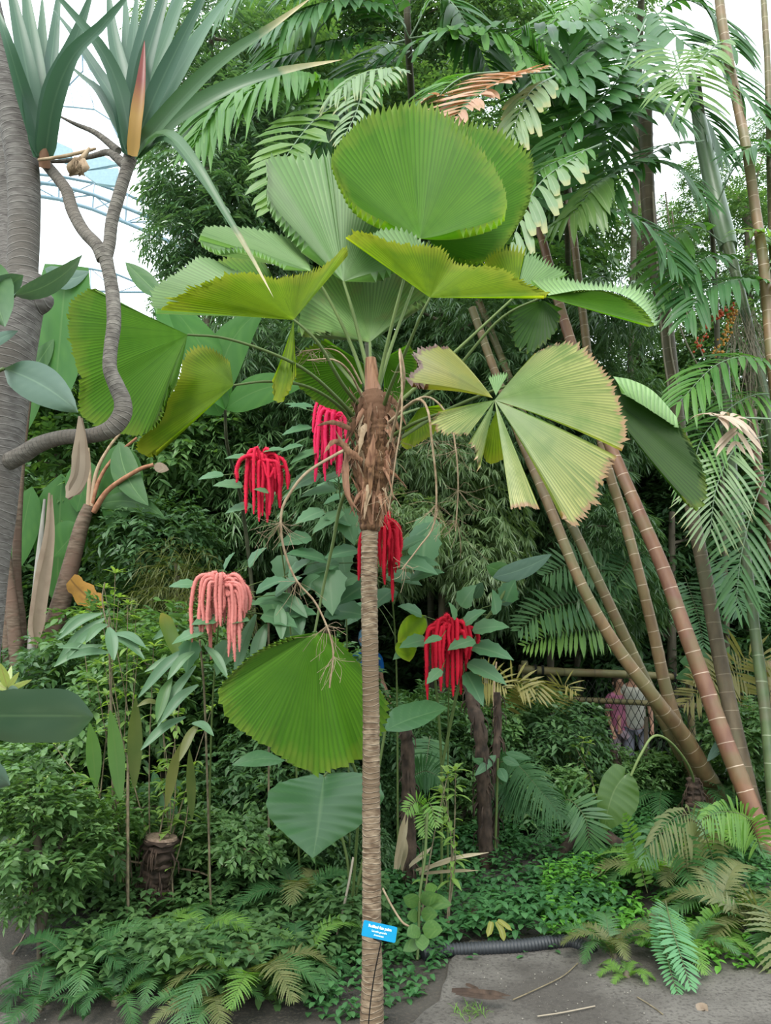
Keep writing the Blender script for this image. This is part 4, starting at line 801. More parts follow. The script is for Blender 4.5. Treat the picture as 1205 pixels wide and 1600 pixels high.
crown('palm behind the right fan leaves with one coppery dying frond', [(880, 130, 6.0), (884, 230, 6.6), (890, 500, 8.8), (900, 900, 9.0), (905, 1160, 9.1)], [7, 8, 8, 8, 9], [
    F_([(862, 112, 5.3), (810, 118, 5.1), (760, 140, 4.95), (722, 172, 4.85), (706, 200, 4.8)], 24, .42, .07, M_fr_b, droop=.15, ang=70, label='coppery brown dying frond'),
    F_([(780, 112, 5.2), (730, 118, 5.1), (695, 140, 5.0), (680, 165, 4.95)], 14, .4, .06, M_fr, droop=.5, side=1),
    F_([(700, 150, 5.0), (678, 152, 5.0), (655, 165, 5.0)], 6, .2, .05, M_fr_b, droop=.3),
    F_([(868, 118, 5.2), (832, 140, 5.0), (812, 175, 4.9), (800, 215, 4.85)], 12, .22, .06, M_fr_s, droop=.9, prof=prof_jag, label='pale ragged hanging frond'),
    F_([(912, 238, 5.2), (880, 258, 5.0), (850, 280, 4.9), (824, 315, 4.8), (800, 380, 4.7)], 13, .26, 0.081, M_fr_s, droop=.75, prof=prof_jag, side=-1, label='pale frond with square-cut hanging leaflets'),
    F_([(940, 225, 5.3), (890, 245, 5.2), (850, 262, 5.1), (800, 300, 5.0)], 14, .32, .06, M_fr, droop=.6),
    F_([(960, 270, 6.0), (930, 290, 5.9), (900, 330, 5.8), (868, 350, 5.8)], 14, .3, 0.088, M_fr_l, droop=.9),
    F_([(862, 380, 6.0), (880, 200, 6.0), (890, 60, 5.9)], 16, .5, 0.088, M_fr_d, droop=.3),
    F_([(890, 230, 6.0), (860, 150, 5.8), (820, 60, 5.6)], 16, .45, 0.088, M_fr_d, droop=.3),
    F_([(890, 240, 6.0), (950, 180, 5.9), (1010, 160, 5.8), (1060, 190, 5.7)], 18, .45, 0.088, M_fr_d, droop=.6),
    F_([(900, 320, 6.2), (980, 260, 6.0), (1050, 260, 5.9), (1110, 320, 5.8)], 18, .4, .06, M_fr_d, droop=.5),
    F_([(900, 330, 6.2), (960, 330, 6.0), (1020, 360, 5.9), (1060, 420, 5.8)], 18, .4, .06, M_fr_d, droop=.5)])
crown('palm at the upper right with a pale backlit frond combing down', [(1092, 120, 6.5), (1104, 240, 6.8), (1120, 500, 8.6), (1140, 1150, 8.9)], [5, 6, 7, 8], [
    F_([(1052, 80, 5.2), (1062, 112, 5.15), (1072, 135, 5.1), (1084, 158, 5.05)], 14, .46, .035, M_fr_l, droop=.55, ang=95, start=0.0, taper=(1, .5), label='pale frond of narrow drooping leaflets'),
    F_([(1150, 60, 5.3), (1120, 70, 5.2), (1090, 100, 5.1), (1066, 125, 5.05)], 12, .34, .035, M_fr_l, droop=.4),
    F_([(1100, 200, 6.4), (1060, 150, 6.2), (1000, 130, 6.0), (950, 170, 5.9)], 18, .45, .06, M_fr_d, droop=.5),
    F_([(1100, 220, 6.4), (1040, 230, 6.2), (980, 270, 6.1), (940, 340, 6.0)], 18, .42, .06, M_fr_d, droop=.4),
    F_([(1120, 320, 6.4), (1150, 260, 6.2), (1190, 240, 6.1), (1240, 270, 6.0)], 16, .45, .06, M_fr_d, droop=.4),
    F_([(1130, 380, 6.4), (1080, 350, 6.2), (1040, 400, 6.1), (1010, 470, 6.0)], 16, .4, .06, M_fr, droop=.4),
    F_([(1150, 420, 6.2), (1120, 400, 6.0), (1080, 420, 5.9), (1050, 480, 5.9)], 16, .38, .055, M_fr_d, droop=.4),
    F_([(1150, 420, 6.4), (1190, 380, 6.2), (1230, 400, 6.1)], 12, .42, .06, M_fr_l, droop=.5)])
crown('palm at the right edge with a tan withered frond', [(1228, 640, 6.0), (1232, 900, 6.0), (1236, 1200, 6.0)], [9, 10, 12], [
    F_([(1205, 655, 5.0), (1150, 652, 4.95), (1110, 650, 4.9), (1152, 655, 4.88), (1150, 690, 4.86)], 10, .26, .045, M_fr_t, droop=.5, ang=80, start=.4, label='tan withered frond'),
    F_([(1240, 600, 6), (1180, 560, 5.8), (1120, 570, 5.7), (1060, 630, 5.6)], 20, .42, .05, M_fr, droop=.5),
    F_([(1240, 620, 6), (1170, 620, 5.8), (1100, 680, 5.7), (1080, 760, 5.6)], 20, .42, .03, M_fr, droop=.5),
    F_([(1200, 680, 5.7), (1150, 700, 5.6), (1120, 760, 5.5), (1110, 830, 5.5)], 22, .4, .025, M_fr_s, droop=.3, label='grey-green comb-like frond'),
    F_([(1240, 500, 6), (1180, 440, 5.9), (1110, 450, 5.8), (1070, 500, 5.7)], 20, .42, .06, M_fr_d, droop=.5),
    F_([(1240, 480, 6), (1210, 380, 5.9), (1160, 360, 5.8)], 16, .42, .05, M_fr_l, droop=.5),
    F_([(1240, 700, 6), (1190, 760, 5.9), (1160, 860, 5.8), (1150, 950, 5.8)], 20, .38, .035, M_fr_d, droop=.3),
    F_([(1240, 300, 6), (1200, 230, 5.9), (1150, 240, 5.8)], 14, .42, .05, M_fr_d, droop=.5)])
# ================================================================ background trees, bamboo, shrubs
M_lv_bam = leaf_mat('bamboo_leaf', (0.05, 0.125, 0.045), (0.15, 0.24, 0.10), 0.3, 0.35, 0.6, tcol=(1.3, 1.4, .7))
M_lv_bam2 = leaf_mat('bamboo_leaf_lit', (0.09, 0.16, 0.06), (0.22, 0.29, 0.14), 0.35, 0.35, 0.6)  # paler copy of the bamboo leaf; its lit look is painted in the colour
M_lv_tree = leaf_mat('glossy_tree_leaf', (0.05, 0.12, 0.05), (0.12, 0.205, 0.095), 0.3, 0.28, 0.8, midrib=(0.12, 0.2, 0.09), tcol=(1.4, 1.5, .7))
M_lv_far = leaf_mat('far_tree_leaf', (0.05, 0.115, 0.045), (0.13, 0.215, 0.09), 0.4, 0.45, 0.4)
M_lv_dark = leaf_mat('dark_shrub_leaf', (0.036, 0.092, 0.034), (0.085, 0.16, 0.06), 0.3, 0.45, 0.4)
M_lv_mid = leaf_mat('shrub_leaf', (0.06, 0.14, 0.045), (0.14, 0.24, 0.08), 0.35, 0.42, 0.45, midrib=(0.12, 0.2, 0.07))
M_lv_shb = leaf_mat('bright_shrub_leaf', (0.08, 0.16, 0.05), (0.17, 0.27, 0.10), 0.4, 0.45, 0.35)
M_lv_lime = leaf_mat('lime_shoot_leaf', (0.16, 0.27, 0.06), (0.28, 0.36, 0.12), 0.4, 0.42, 0.4)
M_lv_grey = leaf_mat('ginger_leaf_grey_green', (0.065, 0.14, 0.07), (0.115, 0.20, 0.10), 0.2, 0.42, 0.35, midrib=(0.06, 0.12, 0.05), tcol=(1.3, 1.4, .6))
M_lv_olive = leaf_mat('grassy_leaf_olive', (0.07, 0.10, 0.03), (0.17, 0.17, 0.06), 0.35, 0.45, 0.4)
M_lv_big = leaf_mat('chenille_plant_leaf', (0.05, 0.13, 0.06), (0.10, 0.195, 0.09), 0.25, 0.42, 0.35, midrib=(0.14, 0.23, 0.12), tcol=(1.3, 1.5, .6))
M_twig = bark_mat('twig_bark', (0.10, 0.08, 0.05), (0.2, 0.16, 0.1), nscale=(30, 30, 30))
M_trunk_b = bark_mat('forest_trunk', (0.06, 0.05, 0.035), (0.13, 0.105, 0.075), nscale=(14, 14, 4), bump=.8)
def prof_kite(t): return np.where(t < .01, .12, np.where(t > .99, .02, 1.0))
def sprays(R, nsp, per, L, W, style='alt', S=3, prof=prof_kite, squash=(1, 1, 1), down=.3, shell=.5, twig=.3, droop=.3, seed=1, fold=.25):
    """a bough of leaves: nsp twigs scattered in an ellipsoid, per leaves on each"""
    global RNG
    old = RNG; RNG = np.random.default_rng(seed)
    dirs = runit(nsp); r = (shell+(1-shell)*RNG.random(nsp)**.6)
    pos = dirs*r[:, None]*R*np.array(squash)
    sd = nz(dirs*[1, 1, .5]*.9+runit(nsp)*.6+np.array([0, 0, -down]))
    k = np.linspace(0, 1, per); 
    B = (pos[:, None]+sd[:, None]*(k*twig)[None, :, None]+np.array([0, 0, -1])*(k**2*twig*.3)[None, :, None])
    up = np.array([0, 0, 1.]); side = nz(np.cross(sd, up)+1e-4)
    if style == 'alt':
        s = np.where(np.arange(per) % 2 == 0, 1., -1.)[None, :, None]
        Dr = nz(sd[:, None]*.7+side[:, None]*s*.9+RNG.normal(0, .25, (nsp, per, 3)))
    elif style == 'fan':
        a = np.linspace(-1.25, 1.25, per)[None, :, None]; a = a+RNG.normal(0, .12, (nsp, per, 1))
        B = pos[:, None]+sd[:, None]*twig*.3+0*B; Dr = nz(sd[:, None]*np.cos(a)+side[:, None]*np.sin(a)+RNG.normal(0, .12, (nsp, per, 3))+np.array([0, 0, -.25]))
    else:
        Dr = nz(sd[:, None]*.3+RNG.normal(0, .7, (nsp, per, 3)))
    B = B.reshape(-1, 3); Dr = Dr.reshape(-1, 3); n = len(B)
    nn = nz(np.array([0, 0, 1.])+RNG.normal(0, .35, (n, 3)))
    g = Geo(); V, F, A = blades(B, Dr, nn, L*rnd(.6, 1.15, n), W*rnd(.7, 1.1, n), droop, S, prof, fold, var=RNG.random(n))
    g.add(V, F, A)
    RNG = old
    return g
MESH = {}
def bough(kind):
    if kind in MESH: return MESH[kind]
    k, v = kind.rsplit('_', 1); v = int(v); sd = 11+v*7+len(k)
    if k == 'bamboo': g = sprays(1, 330, 8, .25, .030, 'fan', 4, prof_lance, (1, 1, .8), .5, .35, .2, .35, sd); m = M_lv_bam
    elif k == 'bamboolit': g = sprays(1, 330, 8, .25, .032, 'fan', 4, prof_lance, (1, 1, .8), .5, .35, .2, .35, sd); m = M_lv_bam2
    elif k == 'tree': g = sprays(1, 300, 9, .19, .055, 'alt', 4, prof_lance, (1, 1, .9), .4, .35, .35, .35, sd); m = M_lv_tree
    elif k == 'far': g = sprays(1, 420, 9, .13, .055, 'alt', 3, prof_kite, (1, 1, .8), .2, .3, .35, .3, sd); m = M_lv_far
    elif k == 'dark': g = sprays(1, 330, 9, .20, .08, 'alt', 3, prof_kite, (1, 1, .8), .2, .25, .4, .3, sd); m = M_lv_dark
    elif k == 'mid': g = sprays(1, 210, 8, .24, .10, 'alt', 4, prof_lance, (1, 1, .8), .1, .3, .35, .3, sd); m = M_lv_mid
    elif k == 'small': g = sprays(1, 120, 8, .30, .15, 'alt', 3, prof_kite, (1, 1, .8), -.2, .3, .35, .3, sd); m = M_lv_mid
    elif k == 'smallb': g = sprays(1, 90, 8, .28, .14, 'alt', 3, prof_kite, (1, 1, .8), -.3, .3, .35, .3, sd); m = M_lv_shb
    elif k == 'grass': g = sprays(1, 150, 7, .45, .022, 'rand', 6, prof_lance, (1, 1, .8), -.4, .2, .3, .5, sd); m = M_lv_olive
    MESH[kind] = g.mesh('foliage', m); return MESH[kind]
def tree(label, name, cat, stem, boughs, group=None, bark=None, kindname='foliage'):
    """stem: list of (points px, radius px); boughs: (kind, px, py, Y, radius px)"""
    Y0 = stem[0][0][-1][2]; b = P(*stem[0][0][-1]); b[2] = float(ground_h(b[0], b[1]))
    o = thing(name, label, cat, b, group)
    g = Geo()
    for pts, r in stem:
        q = np.array([[*P(*p), (r if np.isscalar(r) else r[i])*mpp(p[2])] for i, p in enumerate(pts)])
        if pts[-1] == stem[0][0][-1]: q[-1, :3] = b-[0, 0, .05]
        s = spline(q, 30); g.tube(s[:, :3], s[:, 3], 8)
    top = s[0, :3]
    for i, (k, x, y, Yd, r) in enumerate(boughs):       # limbs out to every bough
        c = P(x, y, Yd); st = stem[0][0]; q = spline(np.array([P(*p) for p in st]), 30)
        j = int(np.argmin(np.linalg.norm(q-(c-[0, 0, .3]), axis=1))); a = q[j]
        if np.linalg.norm(c-a) > .1: g.tube(spline([a, (a+c)/2+[0, 0, .1], c], 8), np.linspace(.022, .008, 8), 5)
    g.obj('stem', bark or M_trunk_b, o)
    for i, (k, x, y, Yd, r) in enumerate(boughs):
        c = P(x, y, Yd); me = bough('%s_%d' % (k, i % 3))
        rr = r*mpp(Yd)
        f = place(kindname, me, o, c, rot=(rnd(-.3, .3), rnd(-.3, .3), rnd(0, 6.28)), scale=(rr, rr, rr*rnd(.85, 1.1)))
    return o
def grid_b(kind, x0, x1, y0, y1, Y, r, nx, ny, jit=.3, dY=.5):
    out = []
    for i in range(nx):
        for j in range(ny):
            x = x0+(x1-x0)*((i+.5)/nx)+random.uniform(-jit, jit)*(x1-x0)/nx; y = y0+(y1-y0)*((j+.5)/ny)+random.uniform(-jit, jit)*(y1-y0)/ny
            out.append((kind, x, y, Y+random.uniform(-dY, dY), r*random.uniform(.85, 1.15)))
    return out
random.seed(11)
# upper left tree
tree('glossy-leaved tree against the bright dome at upper left', 'broadleaf_tree', 'tree', [([(330, 60, 8.4), (325, 400, 8.4), (330, 800, 8.5), (330, 1190, 8.6)], [4, 8, 11, 14])],
     [('tree', 285, 130, 8.4, 75), ('tree', 345, 60, 8.6, 90), ('tree', 300, 270, 8.2, 78), ('tree', 365, 190, 8.5, 85), ('tree', 285, 370, 8.2, 62), ('tree', 350, 330, 8.3, 85), ('tree', 420, 300, 8.6, 85), ('tree', 400, 420, 8.5, 80), ('tree', 315, 440, 8.4, 60),
      ('tree', 240, 220, 8.6, 34), ('tree', 430, 200, 8.8, 90), ('far', 440, 100, 9.2, 100), ('far', 250, 40, 9.4, 50), ('tree', 262, 320, 8.5, 36), ('tree', 275, 470, 8.6, 40)])
tree('tall tree behind the arching palm fronds at top centre', 'broadleaf_tree', 'tree', [([(560, -40, 10.5), (560, 400, 10.5), (560, 800, 10.5), (560, 1140, 10.5)], [8, 11, 13, 16])],
     grid_b('far', 400, 800, -60, 300, 10.2, 92, 5, 4))
tree('dark tree filling in behind the round leaves', 'broadleaf_tree', 'tree', [([(700, 150, 9.6), (700, 500, 9.6), (700, 800, 9.6), (700, 1150, 9.6)], [8, 11, 13, 16])],
     grid_b('dark', 400, 880, 260, 640, 9.4, 92, 5, 4))
tree('bamboo thicket hanging behind the red flowers left of the trunk', 'bamboo', 'bamboo', [([(430, 480, 7.6), (440, 700, 7.6), (450, 900, 7.6), (455, 1220, 7.6)], [3, 4, 5, 6])],
     grid_b('bamboo', 350, 560, 470, 860, 7.4, 80, 3, 4))
tree('bamboo thicket directly behind the palm crown, right of the trunk', 'bamboo', 'bamboo', [([(690, 480, 7.8), (690, 700, 7.8), (690, 900, 7.8), (690, 1220, 7.8)], [3, 4, 5, 6])],
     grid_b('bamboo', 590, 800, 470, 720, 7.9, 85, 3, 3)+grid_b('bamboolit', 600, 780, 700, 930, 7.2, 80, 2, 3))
tree('dark bamboo thicket between the yellowing leaf and the canes', 'bamboo', 'bamboo', [([(860, 480, 8.3), (860, 700, 8.3), (860, 900, 8.3), (860, 1200, 8.3)], [3, 4, 5, 6])],
     grid_b('bamboo', 780, 990, 440, 960, 8.2, 85, 3, 5))
tree('tree behind the tall canes with sky showing through its leaves', 'broadleaf_tree', 'tree', [([(1000, 250, 10.5), (1000, 500, 10.5), (990, 800, 10.5), (990, 1140, 10.5)], [6, 9, 11, 14])],
     [('far', 900, 330, 10.2, 80), ('far', 880, 200, 10.6, 70), ('far', 1010, 370, 10.4, 62), ('far', 1090, 330, 10.6, 50), ('far', 850, 60, 10.5, 90), ('far', 960, 20, 10.8, 70), ('far', 960, 560, 10, 80), ('far', 1040, 540, 10.3, 75), ('far', 880, 440, 10, 60), ('far', 1060, 430, 10.6, 50), ('far', 1000, 660, 10, 90)])
tree('leafy tree at the right edge behind the berry strings', 'broadleaf_tree', 'tree', [([(1170, 330, 9.5), (1170, 600, 9.5), (1170, 900, 9.5), (1170, 1160, 9.5)], [6, 9, 11, 14])],
     grid_b('far', 1050, 1260, 500, 800, 9.3, 80, 3, 3)+[('far', 1150, 340, 9.6, 55), ('far', 1200, 420, 9.6, 70), ('far', 1120, 450, 9.6, 60), ('far', 1200, 300, 9.8, 60), ('far', 1100, 270, 9.9, 40), ('far', 1210, 200, 9.9, 40), ('far', 1060, 400, 9.9, 60)])
tree('dark shrub wall behind the lower canes', 'shrub', 'shrub', [([(1050, 800, 9.0), (1050, 1000, 9.0), (1050, 1170, 9.0)], [5, 7, 9])],
     grid_b('dark', 880, 1260, 780, 1130, 9.7, 88, 4, 3, .3, .2))
tree('bright shrub between the red flowers and the left fan leaves', 'shrub', 'shrub', [([(250, 640, 8.0), (250, 900, 8.0), (250, 1200, 8.0)], [4, 6, 8])],
     grid_b('mid', 180, 380, 640, 900, 7.9, 80, 3, 3)+grid_b('dark', 200, 330, 820, 960, 7.4, 70, 2, 2))
tree('broad-leaved shrub behind the banana stems at left', 'shrub', 'shrub', [([(90, 480, 7.6), (90, 800, 7.6), (90, 1200, 7.6)], [4, 6, 8])],
     [('mid', 120, 540, 7.4, 55), ('mid', 80, 600, 7.5, 70), ('mid', 150, 680, 7.5, 60), ('mid', 60, 720, 7.5, 80), ('mid', 140, 780, 7.4, 70), ('mid', 20, 640, 7.6, 70), ('mid', 10, 400, 7.8, 40)])
tree('small-leaved bright shrub at the left edge over the banana stem feet', 'shrub', 'shrub', [([(60, 1230, 3.9), (62, 1300, 3.9), (64, 1480, 3.9)], [2, 3, 4])],
     [('small', 10, 1210, 3.9, 60), ('small', 70, 1250, 4.0, 62), ('small', 20, 1320, 3.8, 60), ('small', 100, 1340, 4.0, 56), ('small', 50, 1390, 3.9, 44), ('small', 150, 1300, 4.3, 56), ('smallb', 30, 1260, 3.75, 40), ('smallb', 120, 1290, 4.1, 46)])
tree('tangle of small-leaved plants around the left stump', 'shrub', 'shrub', [([(330, 1270, 5.0), (330, 1320, 5.0), (330, 1400, 5.0)], [2, 3, 4])],
     grid_b('small', 170, 420, 1240, 1400, 5.0, 50, 5, 3)+[('smallb', 330, 1310, 4.8, 40), ('smallb', 390, 1330, 4.8, 36), ('smallb', 200, 1290, 4.8, 40)])
tree('small-leaved plants between the elephant-ear leaf and the left tangle', 'shrub', 'shrub', [([(440, 1290, 5.3), (440, 1330, 5.3), (440, 1385, 5.3)], [2, 3, 4])],
     grid_b('small', 380, 560, 1250, 1370, 5.3, 46, 3, 2)+grid_b('dark', 480, 600, 1300, 1380, 5.2, 40, 2, 2))
tree('small-leaved plants right of the trunk behind the ground cover', 'shrub', 'shrub', [([(690, 1230, 6.2), (690, 1260, 6.2), (690, 1300, 6.2)], [2, 3, 4])],
     grid_b('small', 600, 900, 1210, 1275, 6.2, 40, 6, 2, .3, .3))
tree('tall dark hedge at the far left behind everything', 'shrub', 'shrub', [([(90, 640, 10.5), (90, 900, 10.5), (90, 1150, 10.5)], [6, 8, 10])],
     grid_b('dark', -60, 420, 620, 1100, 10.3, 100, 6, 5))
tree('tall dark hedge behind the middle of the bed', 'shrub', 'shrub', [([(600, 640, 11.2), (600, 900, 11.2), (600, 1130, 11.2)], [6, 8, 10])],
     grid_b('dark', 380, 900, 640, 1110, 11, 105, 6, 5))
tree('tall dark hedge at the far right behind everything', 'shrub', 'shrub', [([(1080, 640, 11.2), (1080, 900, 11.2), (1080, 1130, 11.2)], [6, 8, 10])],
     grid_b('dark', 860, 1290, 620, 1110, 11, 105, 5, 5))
# no canopy is built outside the frame to shade the bed
# understory
tree('tangled shrub under the pink flowers', 'shrub', 'shrub', [([(260, 1020, 5.6), (262, 1120, 5.6), (262, 1330, 5.6)], [3, 4, 5])],
     grid_b('mid', 120, 360, 980, 1150, 5.6, 70, 3, 2)+grid_b('dark', 120, 400, 1100, 1260, 5.9, 80, 3, 2))
tree('grassy clump with arching olive leaves left of the flowers', 'grass_clump', 'grass', [([(275, 880, 6.6), (275, 1000, 6.6), (275, 1280, 6.6)], [3, 4, 5])],
     [('grass', 280, 900, 6.6, 60), ('grass', 330, 960, 6.4, 60), ('grass', 250, 960, 6.4, 55)])
tree('low dark shrub at the left edge below the oblong leaf', 'shrub', 'shrub', [([(50, 1150, 5.4), (50, 1220, 5.4), (50, 1350, 5.4)], [3, 4, 5])],
     grid_b('mid', -20, 150, 1150, 1330, 5.3, 60, 3, 3)+grid_b('dark', -40, 160, 980, 1200, 6.4, 80, 2, 2))
tree('shrub behind the hanging fan leaf', 'shrub', 'shrub', [([(500, 1000, 5.8), (500, 1120, 5.8), (500, 1310, 5.8)], [3, 4, 5])],
     grid_b('dark', 360, 520, 1040, 1280, 5.8, 70, 3, 3)+grid_b('dark', 520, 660, 1130, 1290, 5.8, 62, 2, 3)+grid_b('mid', 560, 680, 1100, 1150, 6.8, 42, 2, 1))
tree('dark shrub between the trunk and the bamboo rail', 'shrub', 'shrub', [([(760, 1040, 7.0), (760, 1100, 7.0), (760, 1250, 7.0)], [3, 4, 5])],
     grid_b('dark', 610, 900, 1110, 1230, 6.9, 62, 4, 2)+grid_b('mid', 640, 860, 1090, 1170, 7.0, 42, 4, 1))
tree('low shrub behind the ferns under the canes', 'shrub', 'shrub', [([(1010, 1120, 7.2), (1010, 1180, 7.2), (1010, 1240, 7.2)], [3, 4, 5])],
     grid_b('mid', 830, 1100, 1185, 1235, 7.2, 40, 5, 2, .3, .2))
tree('shrub at the right edge below the rail', 'shrub', 'shrub', [([(1170, 1120, 6.6), (1170, 1180, 6.6), (1170, 1270, 6.6)], [3, 4, 5])],
     grid_b('mid', 1110, 1240, 1120, 1260, 6.7, 50, 2, 2))
# ================================================================ chenille plants
M_red = plain('flower_red', (0.62, 0.012, 0.05), .7, .2); M_crim = plain('flower_crimson', (0.50, 0.006, 0.025), .7, .2); M_pink = plain('flower_pink', (0.60, 0.20, 0.18), .8, .2)
M_mag = plain('flower_magenta', (0.72, 0.02, 0.10), .7, .2)
def tassel(g, c, off, top, bot, r):
    """a fuzzy catkin: arches up from the centre, then hangs"""
    x, y, Y = c; ox = off*random.uniform(.75, 1.15); top = top*random.uniform(.5, 1.6)+2; bot *= random.uniform(.72, 1.12); Y += random.uniform(-.07, .07)
    a = (x, y, Y); b = (x+ox*.45, y-top*.95, Y-.02); d = (x+ox*.85, y-top*.6+abs(ox)*.12, Y-.03); 
    n = max(0, bot)
    pts = [a, b, d]+[(x+ox+random.uniform(-1.5, 1.5), y+abs(ox)*.25+n*f, Y-.03) for f in (.3, .65, 1)]
    q = spline([P(*p) for p in pts], 34)
    rr = r*mpp(Y)*np.interp(np.linspace(0, 1, 34), [0, .1, .85, 1], [.6, 1, .9, .35])*(1+.16*(np.arange(34) % 2))
    g.tube(q, rr, 8)
    m = 620                                  # fine hairs
    i = RNG.integers(0, 33, m); f = RNG.random(m)[:, None]; b0 = q[i]*(1-f)+q[i+1]*f; d0 = runit(m)
    V, F, A = blades(b0+d0*rr[i][:, None]*.7, d0, runit(m), rr[i]*rnd(.7, 1.35, m), rr.max()*.2, 0, 2, lambda t: 1-t*.9); g.add(V, F, A)
M_ = None
def lobed(g, c, size, ang, tilt=.3, roll=0.0, Y=None, var=.5, wide=.75):
    """one broad pointed leaf in 3-D, base at c, hanging out at angle ang (screen sense)"""
    b = P(*c); s = size*mpp(c[2])
    d = np.array([math.cos(ang), -tilt, math.sin(ang)]); d = nz(d)
    nn = nz(np.array([roll, -.55, .85]))
    V, F, A = blades(b, d, nn, s, s*wide, .18, 14, lambda t: np.sin(np.pi*np.clip(t,0,1)**.62)**.9*(1+.10*np.sin(t*26)), .14, var=np.array([var])); g.add(V, F, A)
def chenille(label, c, mat, offs, stem, leaves, r, lm=None):
    o = thing('chenille_plant', label, 'flowering plant', G(*stem[-1][:2]) if len(stem[-1]) == 2 else np.array([P(*stem[-1])[0], stem[-1][2], 0]))
    q = [P(*p) for p in stem[:-1]]+[V3(o.location)-[0, 0, .05]]
    g = Geo(); s = spline(np.array(q), 60); g.tube(s, np.linspace(.004, .007, 60), 7)
    for (x, y, Y, *_r) in leaves:
        e = P(x, y, Y); j = int(np.argmin(np.linalg.norm(s-e-[0, 0, -.08], axis=1))); g.tube(spline([s[j], (s[j]+e)/2+[0, 0, .02], e], 6), .0025, 4, cap=False)
    g.obj('stem', M_stalk2, o)
    fl = None
    hub = Geo(); hub.tube(np.array([P(c[0], c[1]-5, c[2]), P(*c), P(c[0], c[1]+5, c[2])]), np.array([.008, .012, .006]), 8); fl = hub.obj('flower_head', mat, o)
    for ox, top, bot in offs+[(a_*random.uniform(.5, 1.15)+random.uniform(-3, 3), b_-6, c_*random.uniform(.6, 1.05)) for a_, b_, c_ in offs[::2]]:
        g = Geo(); tassel(g, (c[0]+ox*.12, c[1], c[2]), ox, top, bot, r*random.uniform(.66, .84)); me = g.mesh('tassel', mat); t = bpy.data.objects.new('tassel', me); COL.objects.link(t); t.parent = fl
    for (x, y, Y, size, deg, *k) in leaves:
        g = Geo(); lobed(g, (x, y, Y), size, math.radians(deg), tilt=(k[0] if k else .3), roll=random.uniform(-.3, .3), var=random.random()); g.obj('leaf', lm or M_lv_big, o)
    return o
def rl(n, x0, x1, y0, y1, Y, s0=34, s1=60):
    out = []
    for i in range(n):
        out.append((random.uniform(x0, x1), random.uniform(y0, y1), Y+random.uniform(-.25, .35), random.uniform(s0, s1), random.choice([random.uniform(150, 215), random.uniform(-35, 30), random.uniform(-100, -60)]), random.uniform(.1, .7)))
    return out
random.seed(21)
chenille('plant with drooping red tassels left of the dead flower stalk', (408, 718, 4.2), M_red,
         [(-26, 12, 58), (-30, 6, 36), (-20, 8, 84), (-12, 14, 88), (-5, 10, 60), (2, 10, 100), (8, 8, 80), (14, 14, 60), (20, 10, 46), (26, 8, 60), (30, 4, 66), (36, 2, 50), (22, 0, 50), (30, -10, 66), (12, -6, 90), (-4, -4, 96), (34, -16, 44), (18, -14, 60), (6, -12, 70)],
         [(412, 716, 4.22), (430, 800, 4.4), (455, 1000, 4.6), (470, 1420, 4.7)],
         [(392, 716, 4.2, 42, 175), (412, 706, 4.2, 40, 10), (380, 760, 4.25, 48, 172), (395, 790, 4.3, 44, 190), (420, 770, 4.1, 26, 160), (440, 705, 4.3, 40, 20), (350, 742, 4.3, 40, 185)]+rl(12, 400, 520, 850, 960, 4.5, 40, 75), 3.6)
chenille('plant with magenta-red tassels just left of the palm crown', (520, 655, 4.3), M_mag,
         [(-26, 18, 48), (-20, 10, 70), (-12, 8, 76), (-6, 14, 60), (0, 12, 90), (6, 8, 76), (12, 10, 92), (18, 6, 60), (-30, 24, 16), (22, 4, 40), (-14, -8, 88), (8, -6, 100), (2, -6, 60), (-22, -12, 82)],
         [(520, 650, 4.35), (530, 760, 4.5), (540, 900, 4.8), (548, 1380, 4.9)],
         [(490, 636, 4.4, 42, 175), (488, 668, 4.4, 50, 190), (500, 704, 4.3, 52, 200), (480, 640, 4.5, 40, 160), (548, 690, 4.4, 50, 200), (500, 740, 4.4, 55, 205), (540, 740, 4.4, 44, 195)]+rl(10, 460, 560, 740, 860, 4.6, 35, 60), 3.6)
chenille('plant with crimson tassels showing on both sides of the trunk', (603, 825, 4.3), M_crim,
         [(-8, 18, 60), (0, 14, 80), (6, 20, 90), (12, 8, 84), (18, 6, 60), (24, 4, 40), (-2, 4, 112), (-14, 0, 84), (8, -8, 108), (-38, -20, 60), (-36, -10, 74), (15, -8, 70), (4, 10, 40), (20, -6, 50)],
         [(604, 822, 4.35), (612, 920, 4.5), (620, 1060, 4.7), (622, 1380, 4.9)],
         [(622, 860, 4.4, 60, 30), (630, 880, 4.4, 60, 5), (640, 845, 4.5, 60, 40), (600, 900, 4.5, 62, -5), (560, 860, 4.4, 55, 185), (550, 820, 4.4, 50, 160), (560, 900, 4.4, 70, 200), (640, 905, 4.4, 60, 20), (618, 876, 4.3, 70, -10), (530, 880, 4.4, 60, 190)]+rl(8, 470, 680, 780, 960, 4.7, 35, 70), 3.6)
